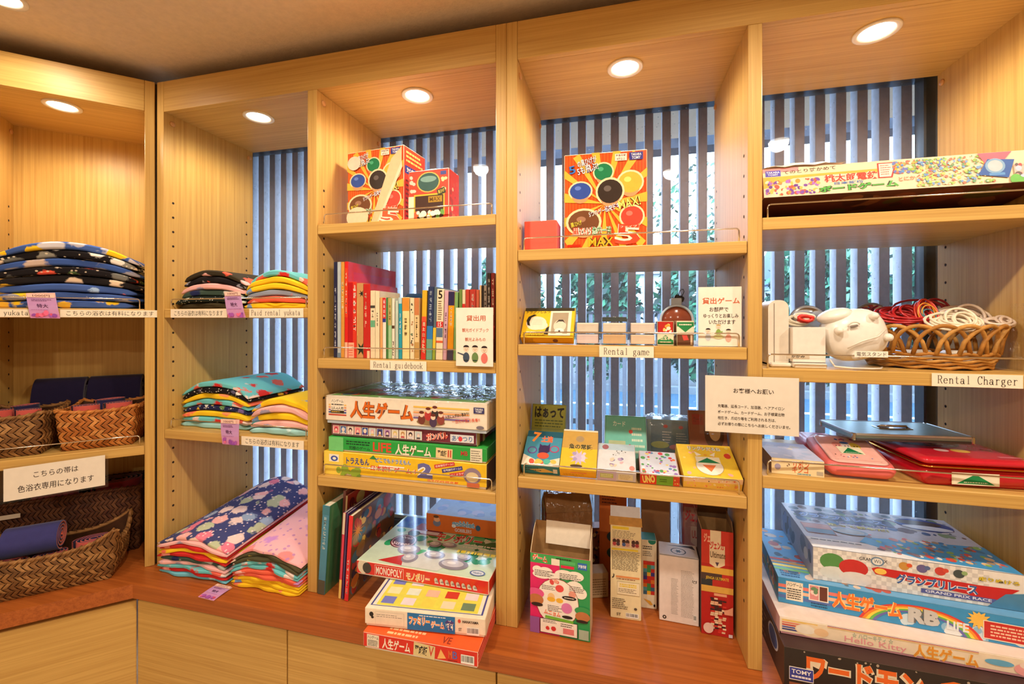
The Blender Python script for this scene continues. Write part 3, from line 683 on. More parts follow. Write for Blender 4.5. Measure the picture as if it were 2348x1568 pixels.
fb('black_blossom', BLK, [CRM, WHT, (112, 112, 104), CRM, (150, 146, 134)], 13, .46, (238, 225, 200))
fb('blue_band', (62, 90, 158), [GRY, (176, 172, 178), (62, 90, 158), (200, 176, 160)], 10, .48)
fb('black_coral', BLK, [COR, CRM, (90, 120, 70), (120, 118, 112), CRM], 13, .45, (214, 196, 170))
fb('black_tan', (34, 30, 30), [CRM, (232, 110, 84), GRY, (236, 190, 60), CRM], 13, .45)
fb('blue_pink', BLU, [BLU, (246, 130, 130), BLU, (170, 200, 240)], 16, .38)
fb('blue_grey', (70, 96, 160), [GRY, WHT, GRY, YEL, (70, 96, 160)], 12, .48)
fb('blue_yellow', BLU, [YEL, BLU, (246, 190, 60), (196, 194, 202)], 15, .38)
fb('dark_green', (64, 84, 74), [NAVY, (96, 116, 100), (180, 190, 180)], 12, .36)
fb('black_purple', (58, 50, 36), [(172, 96, 184), COR, (58, 50, 36), PNK], 12, .48)
fb('black_dots', BLK, [COR, YEL, (90, 80, 84), GRY], 15, .42)
fb('pale_pink', PNK, [(252, 214, 210), (228, 160, 170), PNK, (170, 160, 190)], 10, .32)
fb('black_green', (34, 42, 38), [(220, 232, 214), (80, 150, 90), PNK, (34, 42, 38)], 20, .32, (230, 230, 225))
fb('brown_yellow', (66, 58, 38), [YEL, CRM, (66, 58, 38), (178, 90, 110)], 14, .36)
fb('teal_red', TEA, [RED, (240, 214, 206), (236, 110, 90), TEA], 12, .46)
fb('yellow_peach', YEL, [(250, 150, 100), (250, 226, 180), (246, 120, 96), YEL], 11, .45)
fb('yellow', (252, 212, 40), [(250, 226, 120), (130, 170, 220), (252, 212, 40)], 9, .34)
fb('coral', (238, 104, 78), [(250, 190, 180), (210, 150, 210), COR, (252, 226, 200)], 13, .42)
fb('grey_orange', (150, 158, 176), [(244, 150, 70), COR, (150, 158, 176)], 10, .40)
fb('black_floral', BLK, [WHT, (246, 178, 40), COR, BLK, (90, 84, 110)], 18, .36, (236, 230, 214))
fb('navy_floral', NAVY, [YEL, WHT, (110, 150, 90), (120, 100, 160)], 20, .36, (226, 226, 226))
fb('pale_teal', (160, 214, 216), [(250, 220, 190), (160, 214, 216), (220, 240, 238)], 9, .38)
fb('red', (206, 48, 46), [RED, (244, 160, 150), (206, 48, 46), (150, 120, 60)], 13, .34)
fb('sky', (118, 200, 222), [(118, 200, 222), (240, 160, 140), (220, 240, 240)], 8, .34)
fb('olive', (84, 80, 56), [(84, 80, 56), (236, 220, 200), (214, 190, 90)], 13, .30)
fb('navy_pink', (70, 74, 120), [(250, 184, 176), (246, 214, 200), (160, 178, 200), (236, 130, 150), (196, 200, 160)], 13, .50, (250, 226, 222))
fb('pink_blossom', (250, 190, 196), [(250, 190, 196), (250, 210, 214), (214, 150, 214), (246, 150, 150)], 9, .34, (200, 140, 196))
# angled left bay
lx0, lx1 = lpx(-26, .05), lpx(329, .05)
zt_ = lZ(556, (lx0+lx1)/2, .05)
def pl_left(xc, y0):
    return lambda dx, dy, z: tuple(lw(xc+dx, y0+dy, z))
pile(pl_left((lx0+lx1)/2, .034), LR, (lx1-lx0)*.97, .30, EYE+LZ[0], zt_, [
    ('cotton_blue_yellow', 'blue yellow-dotted', .95, -.012), ('cotton_blue_grey', 'blue and grey', 1.0, -.004), ('cotton_blue_pink', 'plain blue pink-dotted', .92, 0), ('cotton_black_tan', 'black tan-flowered', .96, .004),
    ('cotton_black_coral', 'black coral-flowered', .93, 0), ('cotton_blue_band', 'mid-blue grey-patched', .98, -.002), ('cotton_black_blossom', 'black white-blossom', .97, -.004), ('cotton_blue_check', 'blue grey-chequered', .98, -.004)],
    'the angled shelf stack', 'folded yukata on the angled left shelf', droop=.24, seed=1)
def pl_main(xc, y0): return lambda dx, dy, z: (xc+dx, y0+dy, z)
z1s, z2s = EYE+SH[1][0], EYE+SH[1][1]
def span(pa, pb, Y): a, b = X(pa, Y), X(pb, Y); return (a+b)/2, b-a
xr_ = X(560, 1.192); xc, w_ = (-1.506+xr_)/2, xr_+1.506; zt = Z(618, xc, 1.185)
pile(pl_main(xc, 1.192), 0, w_, .28, z1s, zt, [('cotton_brown_yellow', 'dark brown yellow-flowered', 1.02, 0), ('cotton_black_green', 'black green-leafed', 1.04, -.004), ('cotton_dark_green', 'dark green', .92, .004), ('cotton_pale_pink', 'pale pink', .98, .006),
     ('cotton_black_dots', 'black yellow-dotted', .88, .014), ('cotton_black_purple', 'dark purple-flowered', .92, .016)], 'the dark stack, upper shelf', 'folded yukata on the upper shelf', droop=.3, seed=2)
xc, w_ = span(556, 704, 1.18); zt = Z(617, xc, 1.18)
pile(pl_main(xc+.002, 1.190), 0, w_*.99, .29, z1s, zt, [('cotton_yellow', 'lemon yellow', .98, 0), ('cotton_coral', 'coral red', .98, 0), ('cotton_grey_orange', 'grey and orange', .98, 0), ('cotton_yellow', 'bright yellow', .97, .002), ('cotton_yellow_peach', 'yellow and peach', .96, .004), ('cotton_teal_red', 'teal and red', .95, .006)],
     'the yellow stack, upper shelf', 'folded yukata on the upper shelf', droop=.42, seed=3)
xc, w_ = span(418, 572, 1.21); zt = Z(872, xc, 1.21)
pile(pl_main(xc, 1.21), 0, w_, .27, z2s, zt, [('cotton_pale_teal', 'pale teal', 1.0, 0), ('cotton_teal_red', 'teal red-patched', 1.0, 0), ('cotton_yellow_peach', 'yellow peach-patched', .95, .008), ('cotton_navy_floral', 'navy flowered', .94, 0), ('cotton_teal_red', 'light teal', .95, 0), ('cotton_yellow_peach', 'golden yellow', .98, -.002),
     ('cotton_black_floral', 'black white-flowered', .97, 0), ('cotton_teal_red', 'teal coral-splashed', .98, .0)], 'the taller stack, lower shelf', 'folded yukata on the lower shelf', droop=.3, seed=4)
xc, w_ = span(562, 704, 1.172); zt = Z(912, xc, 1.172)
pile(pl_main(xc+.002, 1.190), 0, w_*.97, .30, z2s, zt, [('cotton_pale_teal', 'pale teal', 1.0, 0), ('cotton_pale_pink', 'rose pink', 1.0, 0), ('cotton_yellow', 'yellow', 1.0, 0), ('cotton_pale_pink', 'pale pink', 1.0, 0), ('cotton_yellow', 'yellow blue-marked', .98, .002)],
     'the shorter stack, lower shelf', 'folded yukata on the lower shelf', droop=.36, seed=5)
pile(pl_main(-1.357, 1.120), 0, .283, .40, ZC, ZC+.132, [('cotton_sky', 'sky blue', 1.0, 0), ('cotton_red', 'red', .95, .006), ('cotton_teal_red', 'teal', .98, 0), ('cotton_pale_pink', 'peach pink', .97, 0), ('cotton_dark_green', 'greyish teal', .95, 0), ('cotton_red', 'rose red', .98, -.002), ('cotton_yellow_peach', 'yellow', 1.0, -.004),
     ('cotton_red', 'crimson', .98, 0), ('cotton_pale_pink', 'pale pink', 1.0, 0), ('cotton_navy_pink', 'navy and pink large-flowered', 1.03, -.004)], 'the left pile on the worktop', 'folded yukata on the worktop', rise=.42, droop=.2, seed=6)
pile(pl_main(-1.073, 1.124), 0, .252, .39, ZC, ZC+.128, [('cotton_yellow_peach', 'yellow peach-spotted', 1.0, 0), ('cotton_yellow', 'lemon yellow', 1.0, 0), ('cotton_yellow_peach', 'peach and yellow', 1.0, 0), ('cotton_coral', 'coral pink', 1.0, 0), ('cotton_coral', 'orange red', 1.0, 0), ('cotton_teal_red', 'teal', .98, 0), ('cotton_teal_red', 'teal and red', .98, 0),
     ('cotton_olive', 'olive brown', .98, 0), ('cotton_olive', 'dark olive', 1.0, 0), ('cotton_pink_blossom', 'pale pink blossom', 1.0, 0)], 'the right pile on the worktop', 'folded yukata on the worktop', rise=.40, droop=.32, seed=7)

# ------------------------------------------------------------------ paper price slips
def slip(pts, label, tilt_n):
    """pts: TL, TR, BR, BL in world space"""
    m = MB(); c = sum((Vector(p) for p in pts), Vector())/4; P = [Vector(p)-c for p in pts]; n = (P[1]-P[0]).cross(P[3]-P[0]).normalized()*-.0008
    if n.dot(Vector(tilt_n)) < 0: n = -n
    nb = 6; V = []
    for k in range(nb+1):
        q = k/nb; b = n*(2.5*math.sin(q*math.pi)); V += [P[0].lerp(P[3], q)+b, P[1].lerp(P[2], q)+b, P[1].lerp(P[2], q)+b-n, P[0].lerp(P[3], q)+b-n]
    for k in range(nb):
        o = k*4; cl = [(236, 190, 180), (196, 150, 200), (200, 150, 204), (204, 156, 208), (210, 150, 200), (216, 140, 190)][k]
        q = [tuple(V[o+j] for j in (0, 1)), None]
        m.add([V[o], V[o+1], V[o+5], V[o+4]], [(3, 2, 1, 0)], cl, 'paper'); m.add([V[o+3], V[o+2], V[o+6], V[o+7]], [(0, 1, 2, 3)], (236, 226, 226), 'paper')
        m.add([V[o], V[o+4], V[o+7], V[o+3]], [(0, 1, 2, 3)], cl, 'paper'); m.add([V[o+1], V[o+2], V[o+6], V[o+5]], [(0, 1, 2, 3)], cl, 'paper')
    u = P[2]-P[3]; v = P[0]-P[3]; p = Panel(m, P[3]+n*3.2, u, v, 'paper')
    if p.n.dot(n) < 0: p.n = -p.n
    p.rect(.04, .84, .96, .99, (246, 206, 190)); p.text('1000円', .22, .86, .8, .96, (120, 70, 70)); p.lines(.15, .68, .85, .78, 2, (110, 60, 110), .4); p.text('特大', .3, .42, .68, .58, (90, 50, 90))
    p.spots(.05, .02, .95, .22, 9, [(236, 110, 150), (170, 90, 180), (220, 90, 120), (150, 80, 170)], .06, .16, seed=int(abs(c.x)*1000)); p.lines(.1, .3, .9, .38, 1, (176, 120, 180), .2)
    o = m.build('price_slip', None, tuple(c)); tag(o, label, 'price slip', 'purple price slips'); return o
def lat(px, py, ly):
    lx = lpx(px, ly); p = lw(lx, ly); return Vector((p.x, p.y, Z(py, p.x, p.y)))
nl = -LN
slip([lat(59, 672, -.004), lat(126, 671, -.004), lat(138, 730, -.010), lat(70, 729, -.010)], 'purple paper price slip hanging over the angled left shelf edge', nl)
ny = Vector((0, -1, 0))
slip([at(514, 669, 1.147), at(551, 669, 1.147), at(563, 728, 1.14), at(523, 729, 1.14)], 'purple paper price slip hanging over the upper yukata shelf edge', ny)
slip([at(506, 960, 1.147), at(549, 962, 1.147), at(548, 1021, 1.14), at(510, 1018, 1.14)], 'purple paper price slip hanging over the lower yukata shelf edge', ny)
zz = ZC+.0015
slip([onz(498, 1339, zz), onz(533, 1347, zz), onz(490, 1377, zz), onz(454, 1368, zz)], 'purple paper price slip lying flat on the worktop between the piles', (0, 0, 1))

# ------------------------------------------------------------------ woven baskets and rolled sashes
def basket(name, label, o, rz, w, d, h, flare, corner, cols, pitch=.017, rows=8, dark=(70, 40, 20), tag_plate=False):
    e = empty(name, o, rz); tag(e, label, 'basket', 'woven baskets')
    def path(s, t):
        per = 2*(w+d); q = (s % 1)*per; f = 1-flare*(1-t)
        if q < w: x, y, u = q-w/2, 0, q/w
        elif q < w+d: x, y, u = w/2, q-w, (q-w)/d
        elif q < 2*w+d: x, y, u = w/2-(q-w-d), d, (q-w-d)/w
        else: x, y, u = -w/2, d-(q-2*w-d), (q-2*w-d)/d
        c = abs(2*u-1)**3
        bulge = .012*(1-(2*u-1)**2)*math.sin(math.pi*min(1, t))
        y2 = y-d/2
        n = Vector((0, -1, 0)) if q < w else Vector((1, 0, 0)) if q < w+d else Vector((0, 1, 0)) if q < 2*w+d else Vector((-1, 0, 0))
        return Vector((x*f, y2*f, 0))+n*bulge+Vector((0, d/2, t*h*(1+corner*c*t*t))), n
    m = MB(); NS = 72
    V = []
    for inn in (0, 1):
        for j in range(7):
            for i in range(NS):
                p, n = path(i/NS, j/6); V.append(p-n*(.0015+.003*inn))
    F = []
    for inn in (0, 1):
        for j in range(6):
            for i in range(NS):
                a = inn*7*NS; f = (a+j*NS+i, a+j*NS+(i+1) % NS, a+(j+1)*NS+(i+1) % NS, a+(j+1)*NS+i); F.append(f[::-1] if inn else f)
    F.append(tuple(i for i in range(NS))[::-1]); m.add(V, F, dark, 'straw', True)
    nc = int(2*(w+d)/pitch); rd = random.Random(len(label))
    for j in range(rows):
        sk = (1 if j % 2 else -1)
        for i in range(nc):
            V = []
            c = rd.choice(cols)
            for b in (-1, 0, 1):
                for a in (-1, 0, 1):
                    t = (j+.5+b*.62)/rows; s = (i+.5+a*.40+sk*b*.55)/nc
                    p, n = path(s, min(1.0, max(0, t))); V.append(p+n*(.0012+.0030*(1-.5*abs(a)-.5*abs(b)) if a*b == 0 else p*0+n*.0004) if a*b == 0 else p+n*.0004)
            m.grid(V, 3, 3, c, 'straw', True)
    m.build('woven_body', e)
    m = MB(); L = 90; m.tube([path(i/L, 1.0)[0] for i in range(L)], .0055, cols[0], 'straw', 8, closed=True)
    for i in range(int(nc*.8)):
        s = i/(nc*.8); p, n = path(s, 1.0); p2, _ = path(s+.9/nc, 1.0); m.tube([p+n*.005-Vector((0, 0, .006)), (p+p2)/2+n*.006+Vector((0, 0, .002)), p2-n*.003+Vector((0, 0, .006))], .0032, cols[i % len(cols)], 'straw', 5)
    m.build('rim', e)
    if tag_plate:
        m = MB(); m.box(-.026, .026, -.0185, -.0165, 0, .014, (226, 214, 198), 'paper', M=Matrix.Translation(tag_plate)); m.build('name_tape', e)['label'] = 'white tape strip'
    return e
def spiral_roll(m, r, h, turns=4.5, c1=(44, 42, 84), c2=(224, 96, 88), sx=1.0, sy=1.0, M=None, gap=None):
    n = int(turns*22); th = r/(turns+.6)*.5; P = []
    for i in range(n+1):
        a = 2*math.pi*turns*i/n; q = r*(.12+.88*i/n); P.append((q*math.cos(a)*sx, q*math.sin(a)*sy))
    def off(i, s):
        a = P[max(0, i-1)]; b = P[min(n, i+1)]; dx, dy = b[0]-a[0], b[1]-a[1]; l = math.hypot(dx, dy) or 1; return (P[i][0]+s*th/2*dy/l, P[i][1]-s*th/2*dx/l)
    for s, c in ((1, c1), (-1, c2)):
        V = [(*off(i, s), z) for z in (0, h) for i in range(n+1)]; m.add(V, [((i, i+1, n+1+i+1, n+1+i) if s > 0 else (i+1, i, n+1+i, n+1+i+1)) for i in range(n)], c, 'cloth_plain', True, M)
    for z, fl in ((h, 0), (0, 1)):
        V = [(*off(i, s), z) for s in (1, 0) for i in range(n+1)]; F = [(i, i+1, n+1+i+1, n+1+i) for i in range(n)]; m.add(V, F if fl else [f[::-1] for f in F], c1, 'cloth_plain', False, M)
        V = [(*off(i, s), z) for s in (0, -1) for i in range(n+1)]; m.add(V, F if fl else [f[::-1] for f in F], c2, 'cloth_plain', False, M)
def sash(label, p, rz, r, h, sx=1.0, sy=1.0, M=None, c1=(44, 42, 84), c2=(224, 96, 88), turns=4.5, group='rolled sashes'):
    m = MB(); spiral_roll(m, r, h, turns, c1, c2, sx, sy, M); o = m.build('rolled_sash', None, p, rz); tag(o, label, 'sash', group); return o
Zl2 = EYE+LZ[1]
TAN = [(196, 124, 58), (180, 106, 44), (206, 140, 74), (166, 96, 40)]; BRN = [(150, 106, 60), (132, 90, 48), (166, 122, 72), (116, 78, 42)]; DRK = [(92, 54, 32), (78, 42, 26), (104, 64, 38)]
a, b = lpx(122, .02), lpx(322, .02)-.017
def lo(lx, ly, z): return tuple(lw(lx, ly, z))
hB = lZ(938, a, .02)-Zl2-.012
basket('woven_basket', 'orange tan woven basket of coiled sashes at the right of the angled lower shelf', lo((a+b)/2, .033, Zl2+.001), LR, (b-a), .222, hB*.93, .12, .10, TAN)
for i, (fx, fy, r, sx) in enumerate(((-.22, .065, .034, 1.1), (.2, .07, .034, 1.15), (-.02, .158, .036, 1.25))):
    sash(['coiled navy and coral sash at the left end of the tan basket', 'coiled navy and coral sash at the right end of the tan basket', 'coiled navy and coral sash at the back of the tan basket'][i], lo((a+b)/2+fx*(b-a), .030+fy, Zl2+.012+.002*i), LR+.3*i, r, hB*.96, sx, .8, None, *(((226, 100, 90), (44, 42, 84)) if i < 2 else ((44, 42, 84), (224, 96, 88))))
a2 = a-.030; b2 = LL+.020; wl = a2-b2
basket('woven_basket', 'brown woven basket of sashes cut by the left picture edge, angled lower shelf', lo((a2+b2)/2, .03, Zl2+.001), LR, wl, .205, hB*.93, .10, .10, BRN)
for i, (fx, fy, r, sx) in enumerate(((.2, .06, .028, 1.15), (-.2, .07, .028, 1.15), (.0, .142, .030, 1.3))):
    sash(['coiled navy and coral sash at the right end of the brown shelf basket', 'coiled coral-edged sash cut by the picture edge in the brown shelf basket', 'coiled navy sash at the back of the brown shelf basket'][i], lo((a2+b2)/2+fx*wl, .03+fy, Zl2+.012+.002*i), LR+.5*i, r, hB*.96, sx, .8, None, *(((226, 100, 90), (44, 42, 84)) if i < 2 else ((44, 42, 84), (224, 96, 88))))
RX = Matrix.Rotation(math.pi/2, 4, 'Y')
xl, xr = lpx(88, .33), lpx(205, .33)
for i, (p, q, zz_) in enumerate(((88, 204, 868), (212, 330, 862))):
    x0_, x1_ = lpx(p, .33), min(lpx(q, .33), -.038); hh_ = (lZ(zz_, x0_, .33)-Zl2)
    m = MB(); spiral_roll(m, hh_*.5, x1_-x0_, 3, (30, 24, 56), (70, 22, 44), 1.0, .44, M=Matrix.Translation((0, 0, hh_*.5)) @ RX)
    o = m.build('rolled_sash', None, lo(x0_, .319, Zl2+.009), LR); tag(o, ['dark plum rolled sash lying behind the shelf baskets, left one', 'dark navy rolled sash lying behind the shelf baskets, right one'][i], 'sash', 'rolled sashes')
# worktop: dark box basket behind, shallow basket in front
xr = lpx(322, .17); 
zr = lZ(1112, xr, .17)
basket('woven_basket', 'dark brown box-shaped woven basket standing at the back under the angled shelves', lo(-.268, .165, ZC+.001), LR, .376, .19, zr-ZC-.004, .03, .0, DRK, .0125, 14, (44, 24, 16), tag_plate=(lpx(22, .15)+.268, 0, lZ(1190, lpx(22, .15), .15)-ZC))
sash('coiled coral red sash showing at the right end of the dark box basket', lo(-.165, .262, ZC+.03), LR, .058, zr-ZC-.02, 1.3, .9, c1=(150, 50, 56), c2=(40, 26, 40))
sash('coiled dark coral sash in the middle of the dark box basket, half behind the sign', lo(-.34, .262, ZC+.03), LR+.4, .052, zr-ZC-.035, 1.3, .9, c1=(140, 50, 60), c2=(36, 26, 44))
pr = onz(268, 1322, ZC); v_ = Vector((pr.x, pr.y, 0))-LC; lxr, lyr = v_.dot(LX), v_.dot(LN)
hF = lZ(1222, lxr, lyr)-ZC
basket('woven_basket', 'shallow brown woven basket with a thick navy roll, front of the angled worktop', lo(-.273, -.035, ZC+.001), LR, .352, .165, .112, .10, .45, BRN, .0155, 8)
fx_ = -.273
for i, (dx, dy, r, sx) in enumerate(((.10, .075, .045, 1.2), (-.005, .075, .034, 1.2), (-.105, .08, .04, 1.2))):
    sash(['coiled navy and coral sash at the right end of the shallow basket', 'coiled coral-edged sash beside the thick roll in the shallow basket', 'coiled navy sash under the thick roll in the shallow basket'][i], lo(fx_+dx, -.025+dy, ZC+.012), LR+.35*i*(i < 2), r, (.102, .079, .074)[i], sx, .75, None, *(((226, 100, 90), (44, 42, 84)) if i < 2 else ((44, 42, 84), (224, 96, 88))))
x0_, x1_ = lpx(12, .05), lpx(142, .05)
m = MB(); spiral_roll(m, .046, x1_-x0_, 4, (62, 62, 122), (238, 112, 84), 1.0, .95, M=RX)
o = m.build('rolled_sash', None, lo(x0_, .052, ZC+.146), LR); tag(o, 'thick navy rolled sash with coral ends lying on the shallow front basket', 'sash', 'rolled sashes')

# ------------------------------------------------------------------ hanging notices
def notice(name, label, TL, TR, BL, draw, margin=.006, pn=None):
    TL, TR, BL = Vector(TL), Vector(TR), Vector(BL); u = TR-TL; v = TL-BL; e = empty(name, tuple(BL)); tag(e, label, 'sign')
    un, vn = u.normalized(), v.normalized(); n = u.cross(v).normalized(); R = Matrix((un, -n, vn)).transposed().to_4x4(); w, h = u.length, v.length
    m = MB(); m.box(-margin*2.2, w+margin*1.4, -.0018, -.0006, -margin, h+margin, (255, 255, 255), 'acrylic', M=R); m.build('clear_sleeve', e)
    m = MB(); m.box(0, w, -.0005, .0003, 0, h, (250, 238, 220), 'paper', M=R)
    p = Panel(m, (0, -.0005, 0), (w, 0, 0), (0, 0, h), 'paper', M=R); draw(p); m.build('paper_sheet', e); return e
INK = (60, 44, 36)
def d1(p): p.text('こちらの帯は', .28, .60, .72, .80, INK, 0, .004); p.text('色浴衣専用になります', .13, .20, .88, .42, INK, 0, .004)
TLp, TRp = lat(8, 1076, -.006), lat(241, 1043, -.006); BLp = lat(14, 1150, -.006); BLp = Vector((TLp.x, TLp.y, BLp.z))
notice('hanging_sign', 'white two-line notice in a clear sleeve hanging from the angled lower shelf', TLp, TRp, BLp, d1)
def d2(p):
    p.text('お客様へお願い', .31, .70, .74, .79, INK, 0, .012)
    for i, (t, c) in enumerate((('充電器、延長コード、加湿器、ヘアアイロン', .85), ('ボードゲーム、カードゲーム、お子様貸出物', .85), ('栓抜き、爪切り等をご利用される方は、', .76), ('必ずお帰りの際にこちらへお戻しくださいませ。', .91))):
        p.text(t, .14, .435-i*.105, c, .495-i*.105, INK, 0, .008)
TLp, TRp, BLp = at(1617, 860, 1.142), at(1832, 868, 1.142), at(1617, 988, 1.142)
TRp.z = TLp.z-.001
notice('hanging_sign', 'white five-line notice in a clear sleeve fixed on the upright beside the charger bay', TLp, TRp, BLp, d2)
# ------------------------------------------------------------------ boxes and books: builders
def frame2(pa, ya, pb, yb):
    a = Vector((X(pa, ya), ya)); b = Vector((X(pb, yb), yb)); v = b-a
    return a, v.length, math.atan2(v.y, v.x)
def gbox(name, label, cat, fr, z, d, h, cols, draw=None, group=None, mat='card', bev=.0015, lid=0.0, tray=(236, 230, 214), tilt=0.0, rx0=0.0):
    """a carton whose front edge runs between the two frame points; with a lid it is tray + lid, else one mesh; tilt tips its back up"""
    a, w, rz = fr; M = Matrix.Rotation(tilt, 4, 'X') if tilt else None
    m = MB(); m.box(0, w, 0, d, lid, h, cols.get('all', (220, 220, 220)), mat, bev, M=M, cols=cols)
    f = faces(m, w, d, h, mat, M)
    if draw: draw(f, m)
    loc = (a.x, a.y, z+.0006)
    if lid:
        e = empty(name, loc, rz); tag(e, label, cat, group); m.build('lid', e)
        t = MB(); t.box(.003, w-.003, .003, d-.003, 0, h-.006, tray, 'card', .001, M=M); t.build('tray', e); return e
    o = m.build(name, None, loc, rz); tag(o, label, cat, group); return o
def wrap_over(parent, w, d, h, drop=.6, seed=0, name='plastic_wrap'):
    """loose clear plastic over the top and part way down the sides"""
    rd = random.Random(seed); m = MB(); nu, nv = 22, 16; P = []
    for j in range(nv):
        for i in range(nu):
            u, v = -.12+1.24*i/(nu-1), -.12+1.24*j/(nv-1)
            x = min(max(u, 0), 1)*w+(.004 if u > 1 else -.004 if u < 0 else 0); y = min(max(v, 0), 1)*d+(.004 if v > 1 else -.004 if v < 0 else 0)
            o = max(0, -u, u-1, -v, v-1); z = h+.004-o*8*h*drop*.9
            z += rd.uniform(0, .006) if o == 0 else 0
            P.append((x+rd.uniform(-.001, .001), y, z))
    m.grid(P, nu, nv, (255, 255, 255), 'clear_wrap'); return m.build(name, parent)
NB = [0]
def book(label, x0, x1, zs, ztop, Y, depth, col, text=None, tcol=(255, 255, 255), lean=0.0, band=None, mat='gloss', extra=None, rz=0.0, cover=None, group='guidebooks on the shelf', vt=(.2, .2, .8, .92), name='book'):
    w = max(.004, x1-x0); h = ztop-zs; R = Matrix.Rotation(lean, 4, 'Y'); e = empty(name, (x0, Y, zs+.0006+(w*math.sin(lean) if lean > 0 else 0)), rz); tag(e, label, 'book', group)
    m = MB(); c2 = cover or col; tk = min(.0016, w*.2)
    m.box(0, w, 0, .003, 0, h, col, mat, .0008, M=R); m.box(0, tk, .003, depth, 0, h, c2, mat, 0, M=R); m.box(w-tk, w, .003, depth, 0, h, c2, mat, 0, M=R)
    p = Panel(m, (0, 0, 0), (w, 0, 0), (0, 0, h), mat, R)
    for bnd in band or (): p.rect(.0, bnd[0], 1, bnd[1], bnd[2])
    if extra: extra(p, Panel(m, (w, 0, 0), (0, depth, 0), (0, 0, h), mat, R))
    if text: p.marks(vt[0], vt[1], vt[2], vt[3], len(text), tcol, len(label))
    m.build('cover', e)
    m = MB(); m.box(tk, w-tk, .003, depth-.002, .001, h-.002, (238, 228, 206), 'paper', 0, M=R); m.build('page_block', e)
    return e
# ------------------------------------------------------------------ guidebook bay, top shelf
z21, z22, z23 = (EYE+v for v in SH[2])
FIRE = [(244, 120, 40), (250, 176, 50), (232, 84, 34), (252, 206, 90)]
def pirate_front(p, worn):
    w, h = p.u.length, p.v.length
    for k in range(26): p.rect(k/26+.008, .01, k/26+.02, .99, (226, 78, 34))
    for a in range(0, 360, 24):
        r = math.radians(a); q = .62; p.poly([(.5, .48), (min(1, max(0, .5+q*math.cos(r))), min(1, max(0, .48+q*math.sin(r)))), (min(1, max(0, .5+q*math.cos(r+.16))), min(1, max(0, .48+q*math.sin(r+.16))))], (252, 190, 70))
    for cx, cy, rx, ry, c in ((.20, .62, .13, .085, (52, 84, 170)), (.48, .80, .11, .085, (30, 130, 84)), (.80, .68, .14, .105, (240, 186, 70)), (.56, .60, .15, .12, (56, 46, 42)), (.82, .34, .13, .1, (222, 76, 60)), (.24, .30, .19, .12, (120, 76, 50))):
        p.ell(cx, cy, rx*1.16, ry*1.18, (250, 226, 180)); p.ell(cx, cy-.05, rx*.8, ry*.9, (226, 160, 110)); p.ell(cx, cy, rx, ry, c); p.ell(cx-.03, cy+.03, rx*.3, ry*.25, tuple(min(255, v+50) for v in c))
    p.text('の黒ひげが', .16, .88, .40, .95, (255, 255, 255), .25, out=(40, 40, 80)); p.text('5', .06, .80, .14, .88, (60, 130, 220), .2, out=(20, 30, 80)); p.text('5も飛ぶ!', .16, .80, .42, .88, (255, 255, 255), .25, out=(40, 40, 80))
    p.rect(.62, .90, .76, .97, (250, 240, 220)); p.text('対象年齢', .63, .94, .75, .965, (120, 50, 30)); p.text('4才以上', .64, .905, .74, .933, (120, 50, 30))
    p.rect(.79, .90, .95, .975, (56, 56, 140)); p.text('TAKARA', .81, .94, .93, .965, (255, 255, 255)); p.text('TOMY', .82, .906, .92, .934, (255, 255, 255))
    p.text('5つのゲームで', .30, .375, .60, .435, (250, 240, 220), .25, out=(70, 60, 150)); p.text('ドキドキ', .50, .41, .68, .47, (250, 250, 250), .25, out=(70, 60, 150)); p.text('MAX!', .66, .43, .92, .52, (255, 236, 120), .2, out=(70, 40, 30))
    p.text('黒ひげ', .10, .16, .36, .25, (240, 80, 50), 0, out=(255, 250, 240), ob=.09); p.text('危機一発', .34, .17, .58, .25, (60, 150, 90), 0, out=(255, 250, 240), ob=.09)
    p.text('MAX', .30, .05, .60, .14, (240, 190, 50), 0, out=(60, 40, 30), ob=.07); p.text('5', .62, .06, .92, .26, (236, 76, 50), -.08, out=(255, 240, 220), ob=.06); p.text('ファイブ', .68, .225, .88, .25, (255, 230, 210))
    p.text('黒ひげ', .08, .26, .22, .31, (250, 226, 80), .25, out=(60, 50, 40)); p.rect(.04, .05, .2, .075, (200, 50, 30)); p.lines(.04, .01, .5, .045, 2, (250, 240, 220), .5)
def d_pirate(worn):
    def f(F, m):
        pirate_front(F['front'], worn)
        r = F['right']; r.rect(.05, .66, .95, .76, (40, 70, 170)); r.text('対象年齢', .12, .68, .88, .745, (255, 255, 255)); r.lines(.1, .8, .9, .96, 3, (250, 220, 120), .5); r.lines(.08, .1, .92, .6, 9, (120, 40, 30), .4); r.rect(.55, .4, .95, .62, (250, 240, 225)); r.lines(.58, .42, .92, .6, 4, (90, 90, 110), .4)
        if worn:
            p = F['front']; p.poly([(.42, .01), (.52, .01), (.98, .80), (.98, .98), (.80, .84)], (244, 206, 160)); p.poly([(.52, .01), (.56, .01), (.99, .72), (.98, .80)], (250, 224, 190))
            p.ell(.14, .85, .12, .09, (250, 224, 206)); p.ell(.2, .15, .2, .13, (250, 224, 190)); p.text('5', .60, .02, .95, .22, (238, 100, 60), -.1, out=(255, 240, 220), ob=.06)
    return f
hA = Z(343, X(860, 1.235), 1.235)-z21
gbox('toy_box', 'worn orange flame-patterned toy box with creased corner on the guidebook bay top shelf', 'box', frame2(797, 1.245, 926, 1.222), z21, .125, hA, dict(all=(240, 110, 44), right=(228, 74, 44), edge=(250, 224, 190), top=(246, 214, 190)), d_pirate(True), 'game boxes')
